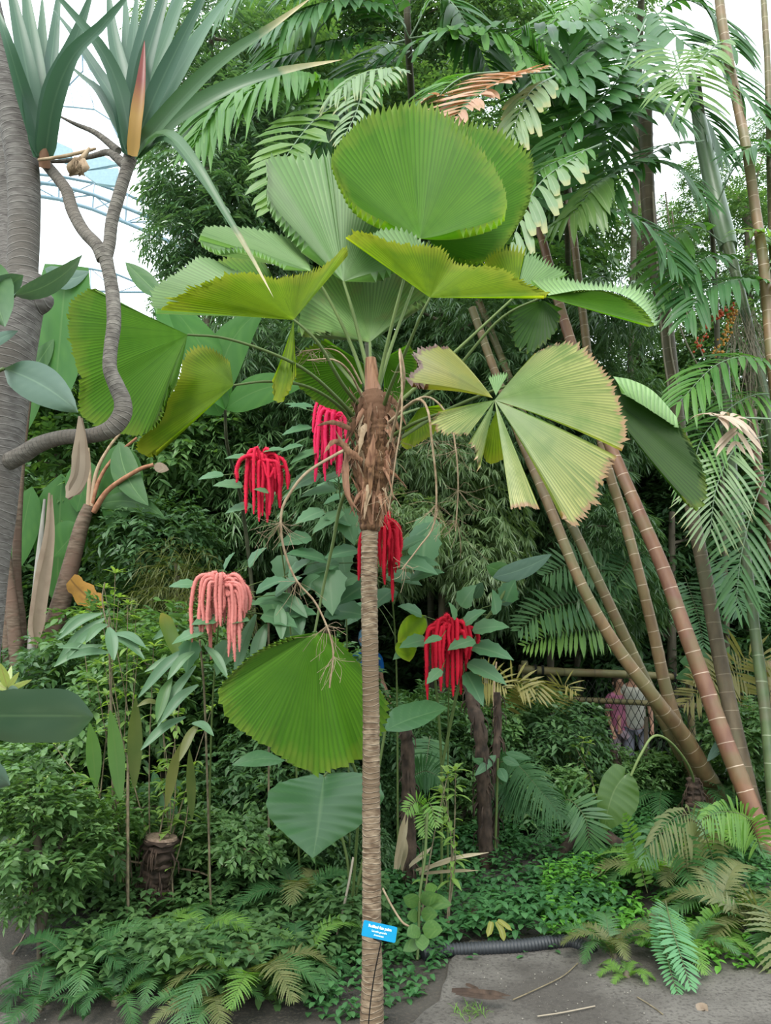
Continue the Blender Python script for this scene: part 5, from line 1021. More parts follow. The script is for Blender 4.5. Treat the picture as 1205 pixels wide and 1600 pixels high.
chenille('plant with deep red tassels above the dark stump right of the trunk', (706, 978, 4.4), M_crim,
         [(-30, 8, 62), (-34, 2, 40), (-22, 8, 86), (-14, 10, 70), (-6, 10, 100), (2, 12, 104), (-2, 4, 60), (10, 8, 84), (14, 4, 96), (20, 6, 62), (26, 4, 50), (32, 2, 46), (-36, 0, 104), (-16, -6, 100), (24, -6, 60), (6, -10, 60), (-26, -4, 60), (38, -4, 30)],
         [(708, 975, 4.45), (702, 1060, 4.6), (700, 1200, 4.8), (700, 1420, 4.9)],
         [(712, 968, 4.3, 36, 110), (725, 975, 4.35, 46, 40), (742, 1000, 4.3, 46, 190), (738, 985, 4.4, 60, 15), (736, 1010, 4.4, 66, -8), (730, 1036, 4.4, 64, -20), (690, 996, 4.2, 30, 190), (668, 1000, 4.4, 46, 185), (690, 1046, 4.2, 30, 215), (660, 962, 4.5, 46, 150), (720, 948, 4.5, 50, 60), (650, 1010, 4.5, 40, 200), (728, 1050, 4.4, 50, -60), (776, 960, 4.4, 50, 100), (790, 940, 4.5, 46, 70)], 3.8)
single('green-leaved_shrub'.replace('-', '_'), 'shrub with lit yellow-green leaves beside the deep red tassels', 'shrub', M_broad_g,
       [(((664, 962, 4.5), (622, 1004, 4.45), 38), dict(), M_fan_y), (((630, 996, 4.5), (640, 1034, 4.4), 34), dict(), M_fan_y), (((770, 902, 4.5), (862, 866, 4.4), 30), dict(curve=.05), M_broad), (((800, 900, 4.6), (760, 884, 4.5), 30), {}, M_broad_g),
        (((776, 940, 4.6), (812, 924, 4.5), 26), {}, M_broad), (((740, 935, 4.6), (754, 910, 4.5), 20), {}, M_broad)],
       [([(664, 962, 4.5), (680, 1060, 4.6), (690, 1200, 4.7), (690, 1400, 4.8)], 2), ([(802, 898, 4.5), (780, 940, 4.5), (752, 980, 4.55), (720, 1060, 4.6), (690, 1200, 4.7)], 2.4)], G(690, 1400))
chenille('plant with long dusty pink tassels at left', (345, 912, 4.0), M_pink,
         [(-28, 16, 50), (-32, 12, 70), (-24, 6, 96), (-14, 14, 104), (-6, 20, 60), (0, 18, 66), (6, 16, 60), (14, 10, 78), (22, 12, 56), (30, 10, 44), (36, 6, 40), (40, 0, 36), (-18, 0, 80), (-8, -4, 84), (10, 0, 92), (18, -4, 100), (26, -6, 84), (14, -14, 108), (4, -10, 60), (-36, 8, 86), (24, -18, 108), (30, -14, 90), (-2, 8, 54), (34, -6, 76)],
         [(346, 910, 4.05), (340, 990, 4.2), (330, 1150, 4.4), (325, 1440, 4.6)],
         [(305, 914, 4.1, 40, 175), (320, 985, 3.95, 50, 195), (345, 965, 3.95, 44, 185), (350, 890, 4.2, 40, 60), (388, 885, 4.2, 50, 50), (400, 925, 4.1, 60, 30), (430, 930, 4.2, 60, 40), (410, 960, 4.1, 60, -10), (440, 960, 4.2, 60, 10), (360, 970, 3.95, 34, 10), (450, 900, 4.3, 55, 40), (300, 1000, 4.0, 44, 265), (360, 1000, 4.1, 50, 250)], 3.9)
# ginger-like shrubs with hanging lance leaves
def lance_plant(label, stems, leaves, mat=M_lv_grey, cat='plant', name='ginger_plant', base=None, var=None):
    o = thing(name, label, cat, G(*base))
    g = Geo()
    for pts, r in stems: tubepx(g, pts, r*.55, 6)
    g.obj('stem', M_twig, o)
    for a in leaves:
        b, e, w = a[:3]; g = Geo(); m = mat if len(a) < 4 else a[3]
        mid = ((b[0]+e[0])/2, min(b[1], e[1])*.55+max(b[1], e[1])*.45-6, (b[2]+e[2])/2)
        strap(g, [b, mid, e], w, prof=prof_lance, fold=.25, n=12); g.obj('leaf', m, o)
    return o
lance_plant('plant with whorls of grey-green hanging lance leaves left of the pink tassels', [([(170, 965, 4.3), (172, 1050, 4.35), (180, 1410, 4.5)], 3), ([(172, 1000, 4.3), (160, 940, 4.3), (164, 910, 4.3)], 2)],
            [((165, 965, 4.3), (86, 1040, 4.2), 16), ((160, 958, 4.3), (90, 1000, 4.2), 14), ((160, 975, 4.3), (104, 1030, 4.1), 12), ((168, 976, 4.2), (134, 1004, 4.1), 15), ((170, 980, 4.1), (178, 1032, 4.0), 19), ((178, 990, 4.2), (228, 1012, 4.1), 14),
             ((160, 1008, 4.2), (84, 1042, 4.1), 14), ((170, 1020, 4.2), (104, 1030, 4.1), 14), ((150, 960, 4.4), (92, 990, 4.3), 13), ((176, 996, 4.2), (226, 1030, 4.1), 13), ((150, 1020, 4.2), (90, 1012, 4.1), 12)], base=(180, 1410))
lance_plant('plant with pale arching lance leaves under the pink tassels', [([(312, 1000, 4.1), (320, 1100, 4.2), (330, 1430, 4.4)], 3)],
            [((300, 1010, 4.0), (216, 1090, 3.9), 17), ((290, 1030, 4.0), (226, 1050, 3.95), 12), ((304, 1018, 3.95), (262, 1062, 3.85), 15), ((280, 985, 4.2), (240, 1000, 4.1), 14), ((320, 1010, 4.0), (356, 1060, 3.9), 14), ((310, 1070, 4.0), (250, 1130, 3.9), 16), ((306, 1040, 4.1), (246, 1136, 3.9), 15),
             ((290, 1120, 4.0), (220, 1172, 3.9), 15), ((300, 1130, 4.0), (334, 1150, 3.9), 13), ((268, 1060, 4.0), (245, 1128, 3.9), 18, M_lv_mid), ((312, 1130, 4.0), (280, 1190, 3.9), 14, M_lv_olive), ((250, 1100, 4.0), (214, 1104, 3.95), 9, M_lv_olive)], base=(330, 1430))
lance_plant('plant with hanging lance leaves right of the pink tassels', [([(420, 960, 4.3), (420, 1060, 4.4), (420, 1430, 4.6)], 3)],
            [((416, 975, 4.1), (395, 1050, 4.0), 22), ((436, 945, 4.1), (440, 1000, 4.0), 20), ((400, 960, 4.1), (366, 1060, 4.0), 18), ((456, 950, 4.2), (470, 992, 4.1), 26), ((430, 930, 4.2), (480, 965, 4.1), 22), ((400, 940, 4.2), (360, 960, 4.1), 16), ((470, 930, 4.3), (500, 900, 4.2), 20), ((440, 1000, 4.3), (490, 1010, 4.2), 16)], base=(420, 1430))
o = lance_plant('plant with long strap leaves standing at left below the flowers', [([(200, 1180, 4.2), (200, 1430, 4.2)], 4)],
            [((188, 1250, 4.2), (172, 1110, 4.1), 24, M_lv_mid), ((150, 1230, 4.3), (140, 1130, 4.2), 22, M_lv_mid), ((210, 1230, 4.2), (212, 1090, 4.1), 22, M_lv_olive), ((260, 1260, 4.2), (284, 1160, 4.1), 16, M_lv_olive), ((300, 1280, 4.2), (296, 1170, 4.1), 14, M_lv_olive)], base=(205, 1430))
g = Geo(); strap(g, [(276, 1020, 4.0), (264, 990, 4.0), (252, 958, 3.98)], 22, prof=lambda t: np.minimum(.75+t, 1)*np.clip((1-t)*5, .05, 1)**.6, fold=.8, n=14)
tag(g.obj('rolled_leaf', leaf_mat('rolled_young_leaf', (0.07, 0.13, 0.03), (0.11, 0.17, 0.04), .3, tip=(0.24, 0.22, 0.05), tip_at=(.6, 1.0))), 'rolled upright green leaf with a yellow tip beside the pink tassels', 'leaf')

# small lime-tipped shoots
def shoots(label, tips, base, Y):
    o = thing('shrub', label, 'shrub', np.array([P(base[0], base[1], Y)[0], Y, 0.0]))
    gs = Geo(); gl = Geo()
    for (x, y) in tips:
        tp_ = P(x, y, Y+random.uniform(-.2, .2)); bb = V3(o.location)+[random.uniform(-.15, .15), random.uniform(-.1, .1), 0]
        s = spline([bb, (bb+tp_)/2+[random.uniform(-.06, .06), 0, .05], tp_], 20); gs.tube(s, np.linspace(.006, .002, 20), 5)
        n = 9; a = rnd(0, 6.28, n); d = np.stack([np.cos(a), np.sin(a), rnd(.2, 1.3, n)], 1)
        V, F, A = blades(np.repeat(tp_[None], n, 0), d, [0, 0, 1], rnd(.05, .10, n), .022, .3, 5, prof_lance, .3); gl.add(V, F, A)
        k = 16; i = RNG.integers(6, 19, k); a = rnd(0, 6.28, k); d = np.stack([np.cos(a), np.sin(a), rnd(-.2, .5, k)], 1)
        V, F, A = blades(s[i], d, [0, 0, 1], rnd(.05, .10, k), .028, .4, 5, prof_lance, .3); A[:, 2] *= .1; gl.add(V, F, A)
    gs.obj('stem', M_twig, o); gl.obj('foliage', M_lv_lime, o)
    return o
shoots('thin shrub tipped with pale lime shoots behind the grey-green lance leaves', [(163, 920), (180, 896), (186, 934), (156, 948), (126, 962), (200, 945), (212, 968)], (175, 1420), 4.9)
shoots('wiry shrub with lime shoots at left under the hanging lance leaves', [(163, 1038), (152, 1068), (166, 1085), (250, 1084), (282, 1090), (272, 1118), (254, 1130), (250, 1206), (215, 1024), (240, 1010), (330, 1110), (84, 1163), (300, 1200)], (240, 1430), 4.5)
shoots('young lime-leaved shrub at the right below the bamboo rail', [(912, 1155), (900, 1168), (922, 1162), (890, 1180), (930, 1190)], (912, 1290), 6.6)
shoots('pale spindly shrub at the left edge above the dark soil', [(10, 1290), (40, 1250), (70, 1220), (100, 1260), (30, 1320), (80, 1310), (120, 1230), (60, 1350), (110, 1340), (20, 1380), (130, 1300), (150, 1360)], (60, 1450), 4.5)
shoots('spindly seedling with yellowish leaves right of the trunk', [(700, 1210), (712, 1204), (692, 1222), (690, 1240)], (668, 1440), 4.3)
o = single('potted_shrub'.replace('potted_', 'rosette_'), 'rosette of cream-edged leaves at the left edge above the oblong leaf', 'plant', leaf_mat('cream_green_leaf', (0.25, 0.32, 0.1), (0.36, 0.38, 0.14), .3, .3, .6, midrib=(.3, .16, .1)),
       [(((12, 1075, 2.4), (0, 1036, 2.35), 16), {}), (((12, 1075, 2.4), (30, 1050, 2.35), 9), {}), (((12, 1078, 2.4), (50, 1062, 2.3), 9), {}), (((12, 1078, 2.4), (-14, 1064, 2.4), 12), {}), (((10, 1076, 2.4), (18, 1040, 2.5), 10), {}), (((12, 1078, 2.4), (30, 1078, 2.3), 14), {}, M_broad)],
       [([(12, 1070, 2.4), (8, 1100, 2.4), (-20, 1160, 2.4), (-60, 1400, 2.4), (-80, 1760, 2.4)], 1.6)], (P(-80, 1760, 2.4)[0], 2.4, 0), M_stalk2)

# elephant-ear leaves
M_ear = leaf_mat('elephant_ear_leaf', (0.038, 0.11, 0.04), (0.075, 0.165, 0.065), 0.25, 0.34, 0.55, midrib=(0.13, 0.22, 0.1), mw=.025, nscale=3, tcol=(1.3, 1.5, .6))
M_ear_l = leaf_mat('elephant_ear_leaf_yellowing', (0.05, 0.11, 0.02), (0.09, 0.16, 0.035), 0.35, 0.4, 0.5, midrib=(0.14, 0.2, 0.07), mw=.025, nscale=3)
M_scar = plain('brown_leaf_scar', (0.4, 0.24, 0.12), .8)
o = thing('elephant_ear_plant', 'elephant-ear plant whose big leaf hangs directly below the fan leaf', 'plant', G(540, 1420))
g = Geo(); leafblade(g, [(506, 1212, 3.75), (502, 1250, 3.68), (496, 1300, 3.62), (489, 1341, 3.58)], [(498, 1208, 3.75), (440, 1222, 3.66), (419, 1240, 3.62), (418, 1266, 3.6), (426, 1284, 3.6), (450, 1307, 3.58), (472, 1327, 3.58), (489, 1341, 3.58)][:],
                     [(520, 1207, 3.75), (566, 1208, 3.8), (592, 1222, 3.82), (599, 1245, 3.82), (588, 1270, 3.8), (560, 1292, 3.74), (524, 1315, 3.66), (489, 1341, 3.58)], n=110, k=9, veins=11, vd=.006, dip=.05, lobes=.015)
g.obj('leaf', M_ear, o)
g = Geo(); leafblade(g, [(600, 1142, 4.2), (640, 1124, 4.2), (700, 1106, 4.2)], [(600, 1142, 4.2), (612, 1110, 4.3), (640, 1098, 4.32), (672, 1094, 4.3), (700, 1106, 4.2)], [(600, 1142, 4.2), (630, 1143, 4.15), (664, 1132, 4.12), (700, 1106, 4.2)], n=80, k=6, veins=8, vd=.01)
g.obj('leaf', M_ear, o)
g = Geo(); leafblade(g, [(446, 1188, 4.2), (405, 1186, 4.15), (361, 1196, 4.1)], [(446, 1188, 4.2), (410, 1172, 4.2), (385, 1178, 4.15), (361, 1196, 4.1)], [(446, 1188, 4.2), (430, 1195, 4.15), (395, 1198, 4.1), (361, 1196, 4.1)], n=24, k=5)
g.obj('leaf', M_ear, o)
for pts in ([(506, 1214, 3.75), (540, 1180, 3.8), (560, 1240, 3.9), (550, 1420, 4.1)], [(602, 1142, 4.2), (592, 1200, 4.2), (570, 1330, 4.2), (550, 1425, 4.2)], [(446, 1188, 4.2), (500, 1220, 4.2), (540, 1330, 4.2), (548, 1425, 4.2)]):
    g = Geo(); tubepx(g, pts, 2.2, 7, 30); g.obj('leaf_stalk', M_stalk2, o)
o = thing('elephant_ear_plant', 'elephant-ear plant with one dull olive leaf hanging from a bent stalk', 'plant', G(1070, 1275))
g = Geo(); leafblade(g, [(976, 1212, 5.6), (960, 1235, 5.55), (950, 1265, 5.5), (944, 1300, 5.5)], [(978, 1200, 5.6), (962, 1194, 5.6), (944, 1210, 5.55), (934, 1240, 5.5), (934, 1270, 5.5), (944, 1300, 5.5)], [(984, 1206, 5.6), (996, 1225, 5.6), (999, 1250, 5.6), (990, 1272, 5.55), (965, 1290, 5.5), (944, 1300, 5.5)], n=90, k=7, veins=9, vd=.012)
g.obj('leaf', M_ear_l, o)
g = Geo(); tubepx(g, [(986, 1212, 5.6), (1002, 1178, 5.6), (1022, 1150, 5.65), (1048, 1160, 5.8), (1075, 1195, 6.0), (1085, 1230, 6.2), (1078, 1275, 6.3)], 2.0, 7, 40); g.obj('leaf_stalk', M_stalk, o)
single('elephant_ear_plant', 'pale green broad leaves behind the canes above the rail', 'plant', M_ear, [(((1110, 1030, 7.2), (1062, 1034, 7.2), 30), {}), (((1096, 1046, 7.2), (1056, 1060, 7.2), 22), {}), (((1124, 1040, 7.2), (1140, 1010, 7.2), 14), {}, M_lv_mid)],
       [([(1110, 1032, 7.2), (1112, 1120, 7.2), (1112, 1235, 7.2)], 2)], G(1112, 1238))
single('leafy_plant', 'plant with dark hanging pointed leaves behind the right canes', 'plant', M_broad_g, [(((1150, 1150, 6.6), (1180, 1215, 6.5), 16), {}, M_broad), (((1140, 1145, 6.6), (1105, 1190, 6.5), 18), {}, M_broad), (((1150, 1140, 6.6), (1172, 1128, 6.5), 12), {}), (((1156, 1160, 6.6), (1160, 1210, 6.5), 12), {})],
       [([(1148, 1150, 6.6), (1146, 1260, 6.6)], 2)], G(1146, 1262))
single('leafy_plant', 'plant with dark oval leaves beside the narrow stump', 'plant', M_lv_big, [(((775, 1180, 5.4), (742, 1212, 5.3), 15), {}), (((770, 1196, 5.4), (738, 1186, 5.3), 14), {}), (((785, 1184, 5.4), (812, 1196, 5.3), 14), {}), (((780, 1200, 5.4), (792, 1222, 5.3), 16), {}), (((790, 1176, 5.4), (830, 1186, 5.3), 12), {})],
       [([(778, 1185, 5.4), (776, 1260, 5.4), (774, 1325, 5.4)], 2)], G(774, 1327))
single('leafy_plant', 'plant with dark ribbed oval leaves above the left stump', 'plant', M_lv_big, [(((248, 1228, 4.8), (212, 1242, 4.7), 24), {}), (((250, 1226, 4.8), (286, 1232, 4.6), 22), dict(curve=-.15)), (((252, 1240, 4.7), (276, 1276, 4.6), 26), {}), (((246, 1230, 4.8), (240, 1205, 4.8), 14), {}), (((260, 1250, 4.7), (270, 1300, 4.6), 14), {}, M_lv_mid)],
       [([(250, 1232, 4.8), (250, 1300, 4.8), (250, 1400, 4.8)], 2)], G(250, 1402))

# ================================================================ ferns
M_fern = leaf_mat('fern_green', (0.038, 0.11, 0.035), (0.075, 0.165, 0.05), 0.35, 0.45, 0.4)
M_fern_b = leaf_mat('fern_bright', (0.10, 0.22, 0.04), (0.17, 0.30, 0.06), 0.45, 0.45, 0.4)
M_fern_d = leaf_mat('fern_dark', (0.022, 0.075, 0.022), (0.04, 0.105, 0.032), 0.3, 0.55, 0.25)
M_fern_o = leaf_mat('fern_olive', (0.09, 0.115, 0.035), (0.15, 0.155, 0.06), 0.3, 0.5, 0.35)
M_fern_y = leaf_mat('cycad_yellow', (0.17, 0.16, 0.05), (0.24, 0.21, 0.07), 0.35, 0.5, 0.35)
M_fern_c = leaf_mat('sword_fern_cool', (0.075, 0.20, 0.085), (0.10, 0.25, 0.10), 0.3, 0.4, 0.5)
M_frib = plain('fern_rib', (0.09, 0.10, 0.04), .6)
def fern_local(v, lacy=True):
    """frond along +X from the origin, arching, 1 m long"""
    k = ('frond', v, lacy)
    if k in MESH: return MESH[k]
    t = np.linspace(0, 1, 6); x = t; z = .42*np.sin(t*2.4)-.18*t**2*(1+.4*v)
    g = frond_geo(np.stack([x, .05*np.sin(t*3+v), z], 1), 34, .25 if lacy else .16, .046 if lacy else .05, ang=74, droop=.22, prof=prof_tooth if lacy else prof_leaflet, rr=.006, start=.14, S=14 if lacy else 4, taper=(.7, .12), fold=.1)
    MESH[k] = g; return g
def fern(label, at, size, n=8, mat=M_fern, up=.0, lacy=True, arc=(0, 360), name='fern', cat='fern', z=0.0, mats=None, flat=1.0):
    b = G(*at) if len(at) == 2 else P(*at); b[2] = z
    o = thing(name, label, cat, b, local=True, rz=0)
    for i in range(n):
        a = math.radians(arc[0]+(arc[1]-arc[0])*(i+random.uniform(.2, .8))/n)
        gm = fern_local(i % 4, lacy); mt = (mats[i % len(mats)] if mats else mat)
        key = ('me', i % 4, lacy, mt.name)
        if key not in MESH: MESH[key] = gm.mesh('frond', [mt, M_frib])
        f = bpy.data.objects.new('frond', MESH[key]); COL.objects.link(f); f.parent = o
        s = size*random.uniform(.75, 1.1)
        f.rotation_euler = (random.uniform(-.25, .25), -up-random.uniform(-.15, .3), a); f.scale = (s, s, s*flat)
    if z > 0.01: pass
    g = Geo(); g.tube(np.array([[0, 0, -.02], [0, 0, .02], [0, 0, .035]]), np.array([.02, .016, .006]), 8)
    c = g.obj('crown', M_trunk_b, o) if False else sub(o, 'crown', g.mesh('crown', M_trunk_b))
    return o
random.seed(5)
FS = [
 ('lacy fern at bottom left growing over the dark soil', (130, 1530), .42, 9, [M_fern, M_fern_d]), ('small fern at the bottom left, second from the dark soil', (210, 1520), .34, 8, [M_fern, M_fern_d]),
 ('pale fern at the bottom beside the left stump foot', (300, 1500), .40, 8, [M_fern, M_fern_b]), ('olive and green fern at the bottom edge left of the trunk', (385, 1560), .46, 9, [M_fern_o, M_fern, M_fern_b]),
 ('fern with a bright frond reaching toward the palm trunk', (470, 1520), .38, 7, [M_fern_b, M_fern, M_fern_d]), ('fern right of the left stump', (330, 1440), .42, 8, [M_fern]), ('fern in front of the banana stems', (130, 1400), .38, 8, [M_fern, M_fern_b]),
 ('fern at the left edge behind the bare soil', (60, 1390), .34, 8, [M_fern]), ('dark fern under the elephant-ear leaf', (470, 1430), .55, 9, [M_fern_d, M_fern, M_fern_o]), ('upright fern between the two dark ferns left of the trunk', (420, 1410), .45, 7, [M_fern]),
 ('fern behind the left stump', (225, 1340), .5, 9, [M_fern, M_fern_d]), ('dark fern at the far left under the oblong leaf', (90, 1290), .55, 8, [M_fern]), ('fern standing above the left stump', (310, 1300), .5, 8, [M_fern, M_fern_b]),
 ('young fern low in the middle of the left bed', (260, 1550), .3, 7, [M_fern, M_fern_b]), ('fern at the bottom edge nearest the palm trunk on its left', (330, 1590), .34, 7, [M_fern, M_fern_o]), ('fern hanging over the dark soil edge below the stump', (180, 1570), .3, 7, [M_fern_d, M_fern]), ('small bright fern between the stump and the olive fern', (250, 1470), .3, 7, [M_fern_b]),
 ('fern at the bottom left corner nearest the camera', (60, 1580), .3, 6, [M_fern_d]),
 ('big olive fern heap at the right beside the path', (1050, 1400), .55, 12, [M_fern_o, M_fern, M_fern_b]), ('bright arching fern at the foot of the reddish cane', (1105, 1360), .62, 9, [M_fern_b, M_fern]),
 ('drooping fern at the path edge right of the hose', (960, 1500), .34, 8, [M_fern, M_fern_o]), ('low fern among the heap nearest the right edge', (1130, 1440), .48, 9, [M_fern, M_fern_o]), ('large grey-green fern cut by the right edge', (1195, 1470), .55, 9, [M_fern_o, M_fern]),
 ('small pale fern creeping onto the path', (980, 1530), .17, 5, [M_fern_b]), ('fern under the long sword-fern fronds', (1080, 1500), .36, 8, [M_fern, M_fern_b]),
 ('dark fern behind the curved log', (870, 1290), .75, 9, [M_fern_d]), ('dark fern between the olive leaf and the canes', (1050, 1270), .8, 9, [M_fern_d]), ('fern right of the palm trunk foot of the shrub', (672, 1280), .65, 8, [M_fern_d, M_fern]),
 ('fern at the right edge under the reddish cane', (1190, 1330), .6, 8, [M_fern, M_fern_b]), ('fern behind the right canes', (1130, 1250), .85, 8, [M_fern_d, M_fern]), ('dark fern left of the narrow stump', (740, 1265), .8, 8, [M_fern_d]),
]
for lb, at, sz, n, ms in FS: fern(lb, at, sz*(.86 if at[0] < 560 else .9), n+2, mats=ms, up=random.uniform(-.1, .25))
# standing fern on a thin stalk
def px_fern(label, fronds, base, mat=M_fern, name='fern', LL=.1, LW=.02, n=22, lacy=False):
    o = thing(name, label, 'fern', G(*base))
    for f in fronds:
        pts, ll, mt = f[:3]; kw = f[3] if len(f) > 3 else {}
        g = frond_geo([P(*p) for p in pts], kw.get('n', n), ll, ll*kw.get('w', .2), ang=kw.get('ang', 78), droop=kw.get('droop', .15), prof=prof_tooth if kw.get('lacy') else prof_leaflet, up=kw.get('up', (0, -1, .4)), rr=.0035, start=kw.get('start', .1), S=12 if kw.get('lacy') else 4, taper=kw.get('taper', (.7, .25)), fold=.1)
        g.obj('frond', [mt, M_frib], o)
    return o
px_fern('sword fern with two long cool-green fronds hanging onto the path', [([(1040, 1408, 4.0), (1050, 1450, 3.75), (1066, 1500, 3.6), (1080, 1545, 3.5)], .105, M_fern_c, dict(n=30, w=.17)), ([(1032, 1412, 4.0), (1036, 1460, 3.8), (1046, 1510, 3.62), (1060, 1556, 3.5)], .09, M_fern_c, dict(n=30, w=.17)),
                                                                             ([(1028, 1420, 4.0), (1030, 1460, 3.9), (1038, 1500, 3.8)], .08, M_fern_o, dict(n=22, w=.17))], (1045, 1440))
px_fern('upright sword fern with paired pale leaflets left of the fern heap', [([(1012, 1395, 4.6), (1000, 1350, 4.6), (988, 1310, 4.55), (976, 1272, 4.5)], .085, M_fern_b, dict(n=18, w=.3))], (1016, 1420))
px_fern('green fern frond combing down at the right edge', [([(1160, 1425, 4.2), (1195, 1420, 4.0), (1215, 1470, 3.8), (1215, 1540, 3.7)], .2, M_fern_o, dict(n=26, w=.17, lacy=True)), ([(1150, 1430, 4.2), (1120, 1440, 4.1), (1090, 1470, 4.0)], .12, M_fern_b, dict(n=18, w=.22)), ([(1110, 1420, 4.2), (1130, 1450, 4.05), (1140, 1490, 3.95)], .11, M_fern_b, dict(n=16, w=.25))], (1150, 1450))
px_fern('tree fern fronds hanging at upper left of the olive leaf', [([(760, 1200, 5.8), (800, 1190, 5.6), (840, 1230, 5.4), (880, 1280, 5.3)], .2, M_fern_d, dict(n=46, w=.14, lacy=True, droop=.5)), ([(760, 1210, 5.8), (790, 1230, 5.6), (820, 1270, 5.4)], .18, M_fern_d, dict(n=40, w=.14, lacy=True, droop=.5)), ([(870, 1260, 5.6), (890, 1250, 5.5), (915, 1280, 5.4), (922, 1330, 5.4)], .2, M_fern, dict(n=24, w=.14))], (820, 1340))
px_fern('bright fern fronds arching over the heap below the canes', [([(1190, 1330, 4.8), (1170, 1280, 4.7), (1130, 1268, 4.6), (1096, 1280, 4.5)], .17, M_fern_b, dict(n=28, w=.13, droop=.5)), ([(1120, 1360, 4.7), (1090, 1280, 4.6), (1050, 1280, 4.5), (1015, 1320, 4.4)], .16, M_fern_o, dict(n=28, w=.13, droop=.7)),
                                                                     ([(1080, 1380, 4.6), (1060, 1310, 4.5), (1020, 1305, 4.45), (1005, 1345, 4.4)], .14, M_fern, dict(n=24, w=.14, droop=.5))], (1110, 1400))
px_fern('small tree-fern head on a thin stalk right of the trunk', [([(662, 1262, 4.2), (650, 1252, 4.15), (634, 1268, 4.1)], .07, M_fern_b, dict(n=14, w=.2)), ([(664, 1262, 4.2), (672, 1255, 4.1), (682, 1290, 4.05)], .07, M_fern_b, dict(n=14, w=.2)), ([(662, 1262, 4.2), (664, 1275, 4.1), (664, 1305, 4.05)], .07, M_fern_b, dict(n=14, w=.2)),
                                                                    ([(656, 1440, 4.2), (660, 1350, 4.2), (662, 1262, 4.2)], .001, M_fern, dict(n=2))], (656, 1442))
px_fern('fern above the elephant-ear leaf right of the trunk', [([(672, 1150, 5.4), (668, 1180, 5.3), (664, 1215, 5.2)], .2, M_fern, dict(n=20, w=.14)), ([(640, 1215, 5.2), (665, 1205, 5.1), (690, 1215, 5.0)], .16, M_fern_d, dict(n=16, w=.16))], (668, 1330))
M_cyc = M_fern_y
px_fern('yellowish cycad leaves spread left of the bamboo rail', [([(735, 1075, 6.8), (765, 1062, 6.6), (790, 1075, 6.5)], .26, M_cyc, dict(n=16, w=.1)), ([(780, 1110, 6.8), (800, 1068, 6.6), (832, 1075, 6.5)], .28, M_cyc, dict(n=16, w=.1)), ([(830, 1100, 6.8), (840, 1062, 6.6), (838, 1090, 6.5)], .26, M_cyc, dict(n=14, w=.1)),
                                                                  ([(860, 1110, 6.9), (880, 1070, 6.8), (900, 1080, 6.7)], .2, M_cyc, dict(n=14, w=.1))], (790, 1270), name='cycad')
px_fern('yellowish cycad leaves between the right canes below the rail', [([(1180, 1060, 7.0), (1140, 1050, 6.9), (1100, 1075, 6.8), (1070, 1100, 6.8)], .3, M_cyc, dict(n=24, w=.1)), ([(1150, 1050, 7.0), (1110, 1060, 6.9), (1085, 1062, 6.8)], .26, M_cyc, dict(n=18, w=.1)), ([(1120, 1120, 7.0), (1160, 1030, 6.9), (1205, 1035, 6.8), (1240, 1060, 6.8)], .32, M_cyc, dict(n=24, w=.1))], (1150, 1250), name='cycad')
px_fern('feathery light-green fronds behind the leaning canes', [([(960, 930, 7.6), (900, 940, 7.4), (850, 955, 7.3), (810, 985, 7.2)], .34, M_fern, dict(n=24, w=.13)), ([(980, 985, 7.6), (920, 985, 7.4), (870, 990, 7.3), (820, 1010, 7.2)], .3, M_fern_b, dict(n=24, w=.13)), ([(960, 900, 7.6), (900, 880, 7.4), (850, 900, 7.3)], .34, M_fern, dict(n=20, w=.13)),
                                                                 ([(1010, 860, 7.8), (980, 880, 7.6), (950, 930, 7.5)], .3, M_fern_d, dict(n=20, w=.13)), ([(1110, 870, 7.8), (1140, 900, 7.6), (1160, 960, 7.4)], .36, M_fr_d, dict(n=22, w=.1)), ([(1070, 900, 7.8), (1090, 960, 7.6), (1100, 1010, 7.4)], .36, M_fr_d, dict(n=22, w=.1))], (960, 1200), name='feather_palm')
# straight-stemmed seedling with round lobed leaves at the trunk's right
single('leafy_plant', 'seedling with rounded bright leaves just right of the blue sign', 'plant', M_lv_mid,
       [(((656, 1412, 3.9), (630, 1402, 3.8), 24), {}), (((656, 1408, 3.9), (684, 1398, 3.8), 24), {}), (((660, 1404, 3.9), (706, 1414, 3.8), 26), {}), (((655, 1430, 3.9), (636, 1432, 3.8), 22), {}), (((658, 1426, 3.9), (684, 1430, 3.8), 24), {}), (((656, 1450, 3.8), (636, 1462, 3.7), 24), {}), (((660, 1450, 3.8), (692, 1454, 3.7), 30), {}), (((660, 1460, 3.8), (660, 1486, 3.7), 22), {}), (((664, 1390, 3.9), (684, 1386, 3.8), 18), {}), (((655, 1470, 3.8), (630, 1486, 3.7), 20), {})],
       [([(668, 1270, 4.0), (664, 1340, 3.95), (656, 1400, 3.9), (654, 1470, 3.85), (652, 1500, 3.8)], 2)], G(652, 1505))

# ================================================================ ground cover: too many to count
M_gc = leaf_mat('ground_cover_leaf', (0.032, 0.11, 0.036), (0.068, 0.175, 0.055), 0.3, 0.42, 0.4, midrib=(0.1, 0.2, 0.07))
M_gc_b = leaf_mat('ground_cover_leaf_bright', (0.08, 0.24, 0.03), (0.14, 0.35, 0.05), 0.35, 0.42, 0.4, midrib=(0.16, 0.28, 0.08))
M_gc_o = leaf_mat('ground_cover_leaf_dull', (0.045, 0.105, 0.035), (0.10, 0.18, 0.06), 0.3, 0.45, 0.35)
def inside(px_poly, pts):
    poly = np.array(px_poly, float); x, y = pts[:, 0], pts[:, 1]; c = np.zeros(len(x), bool); j = len(poly)-1
    for i in range(len(poly)):
        xi, yi = poly[i]; xj, yj = poly[j]
        c ^= ((yi > y) != (yj > y)) & (x < (xj-xi)*(y-yi)/(yj-yi+1e-9)+xi); j = i
    return c
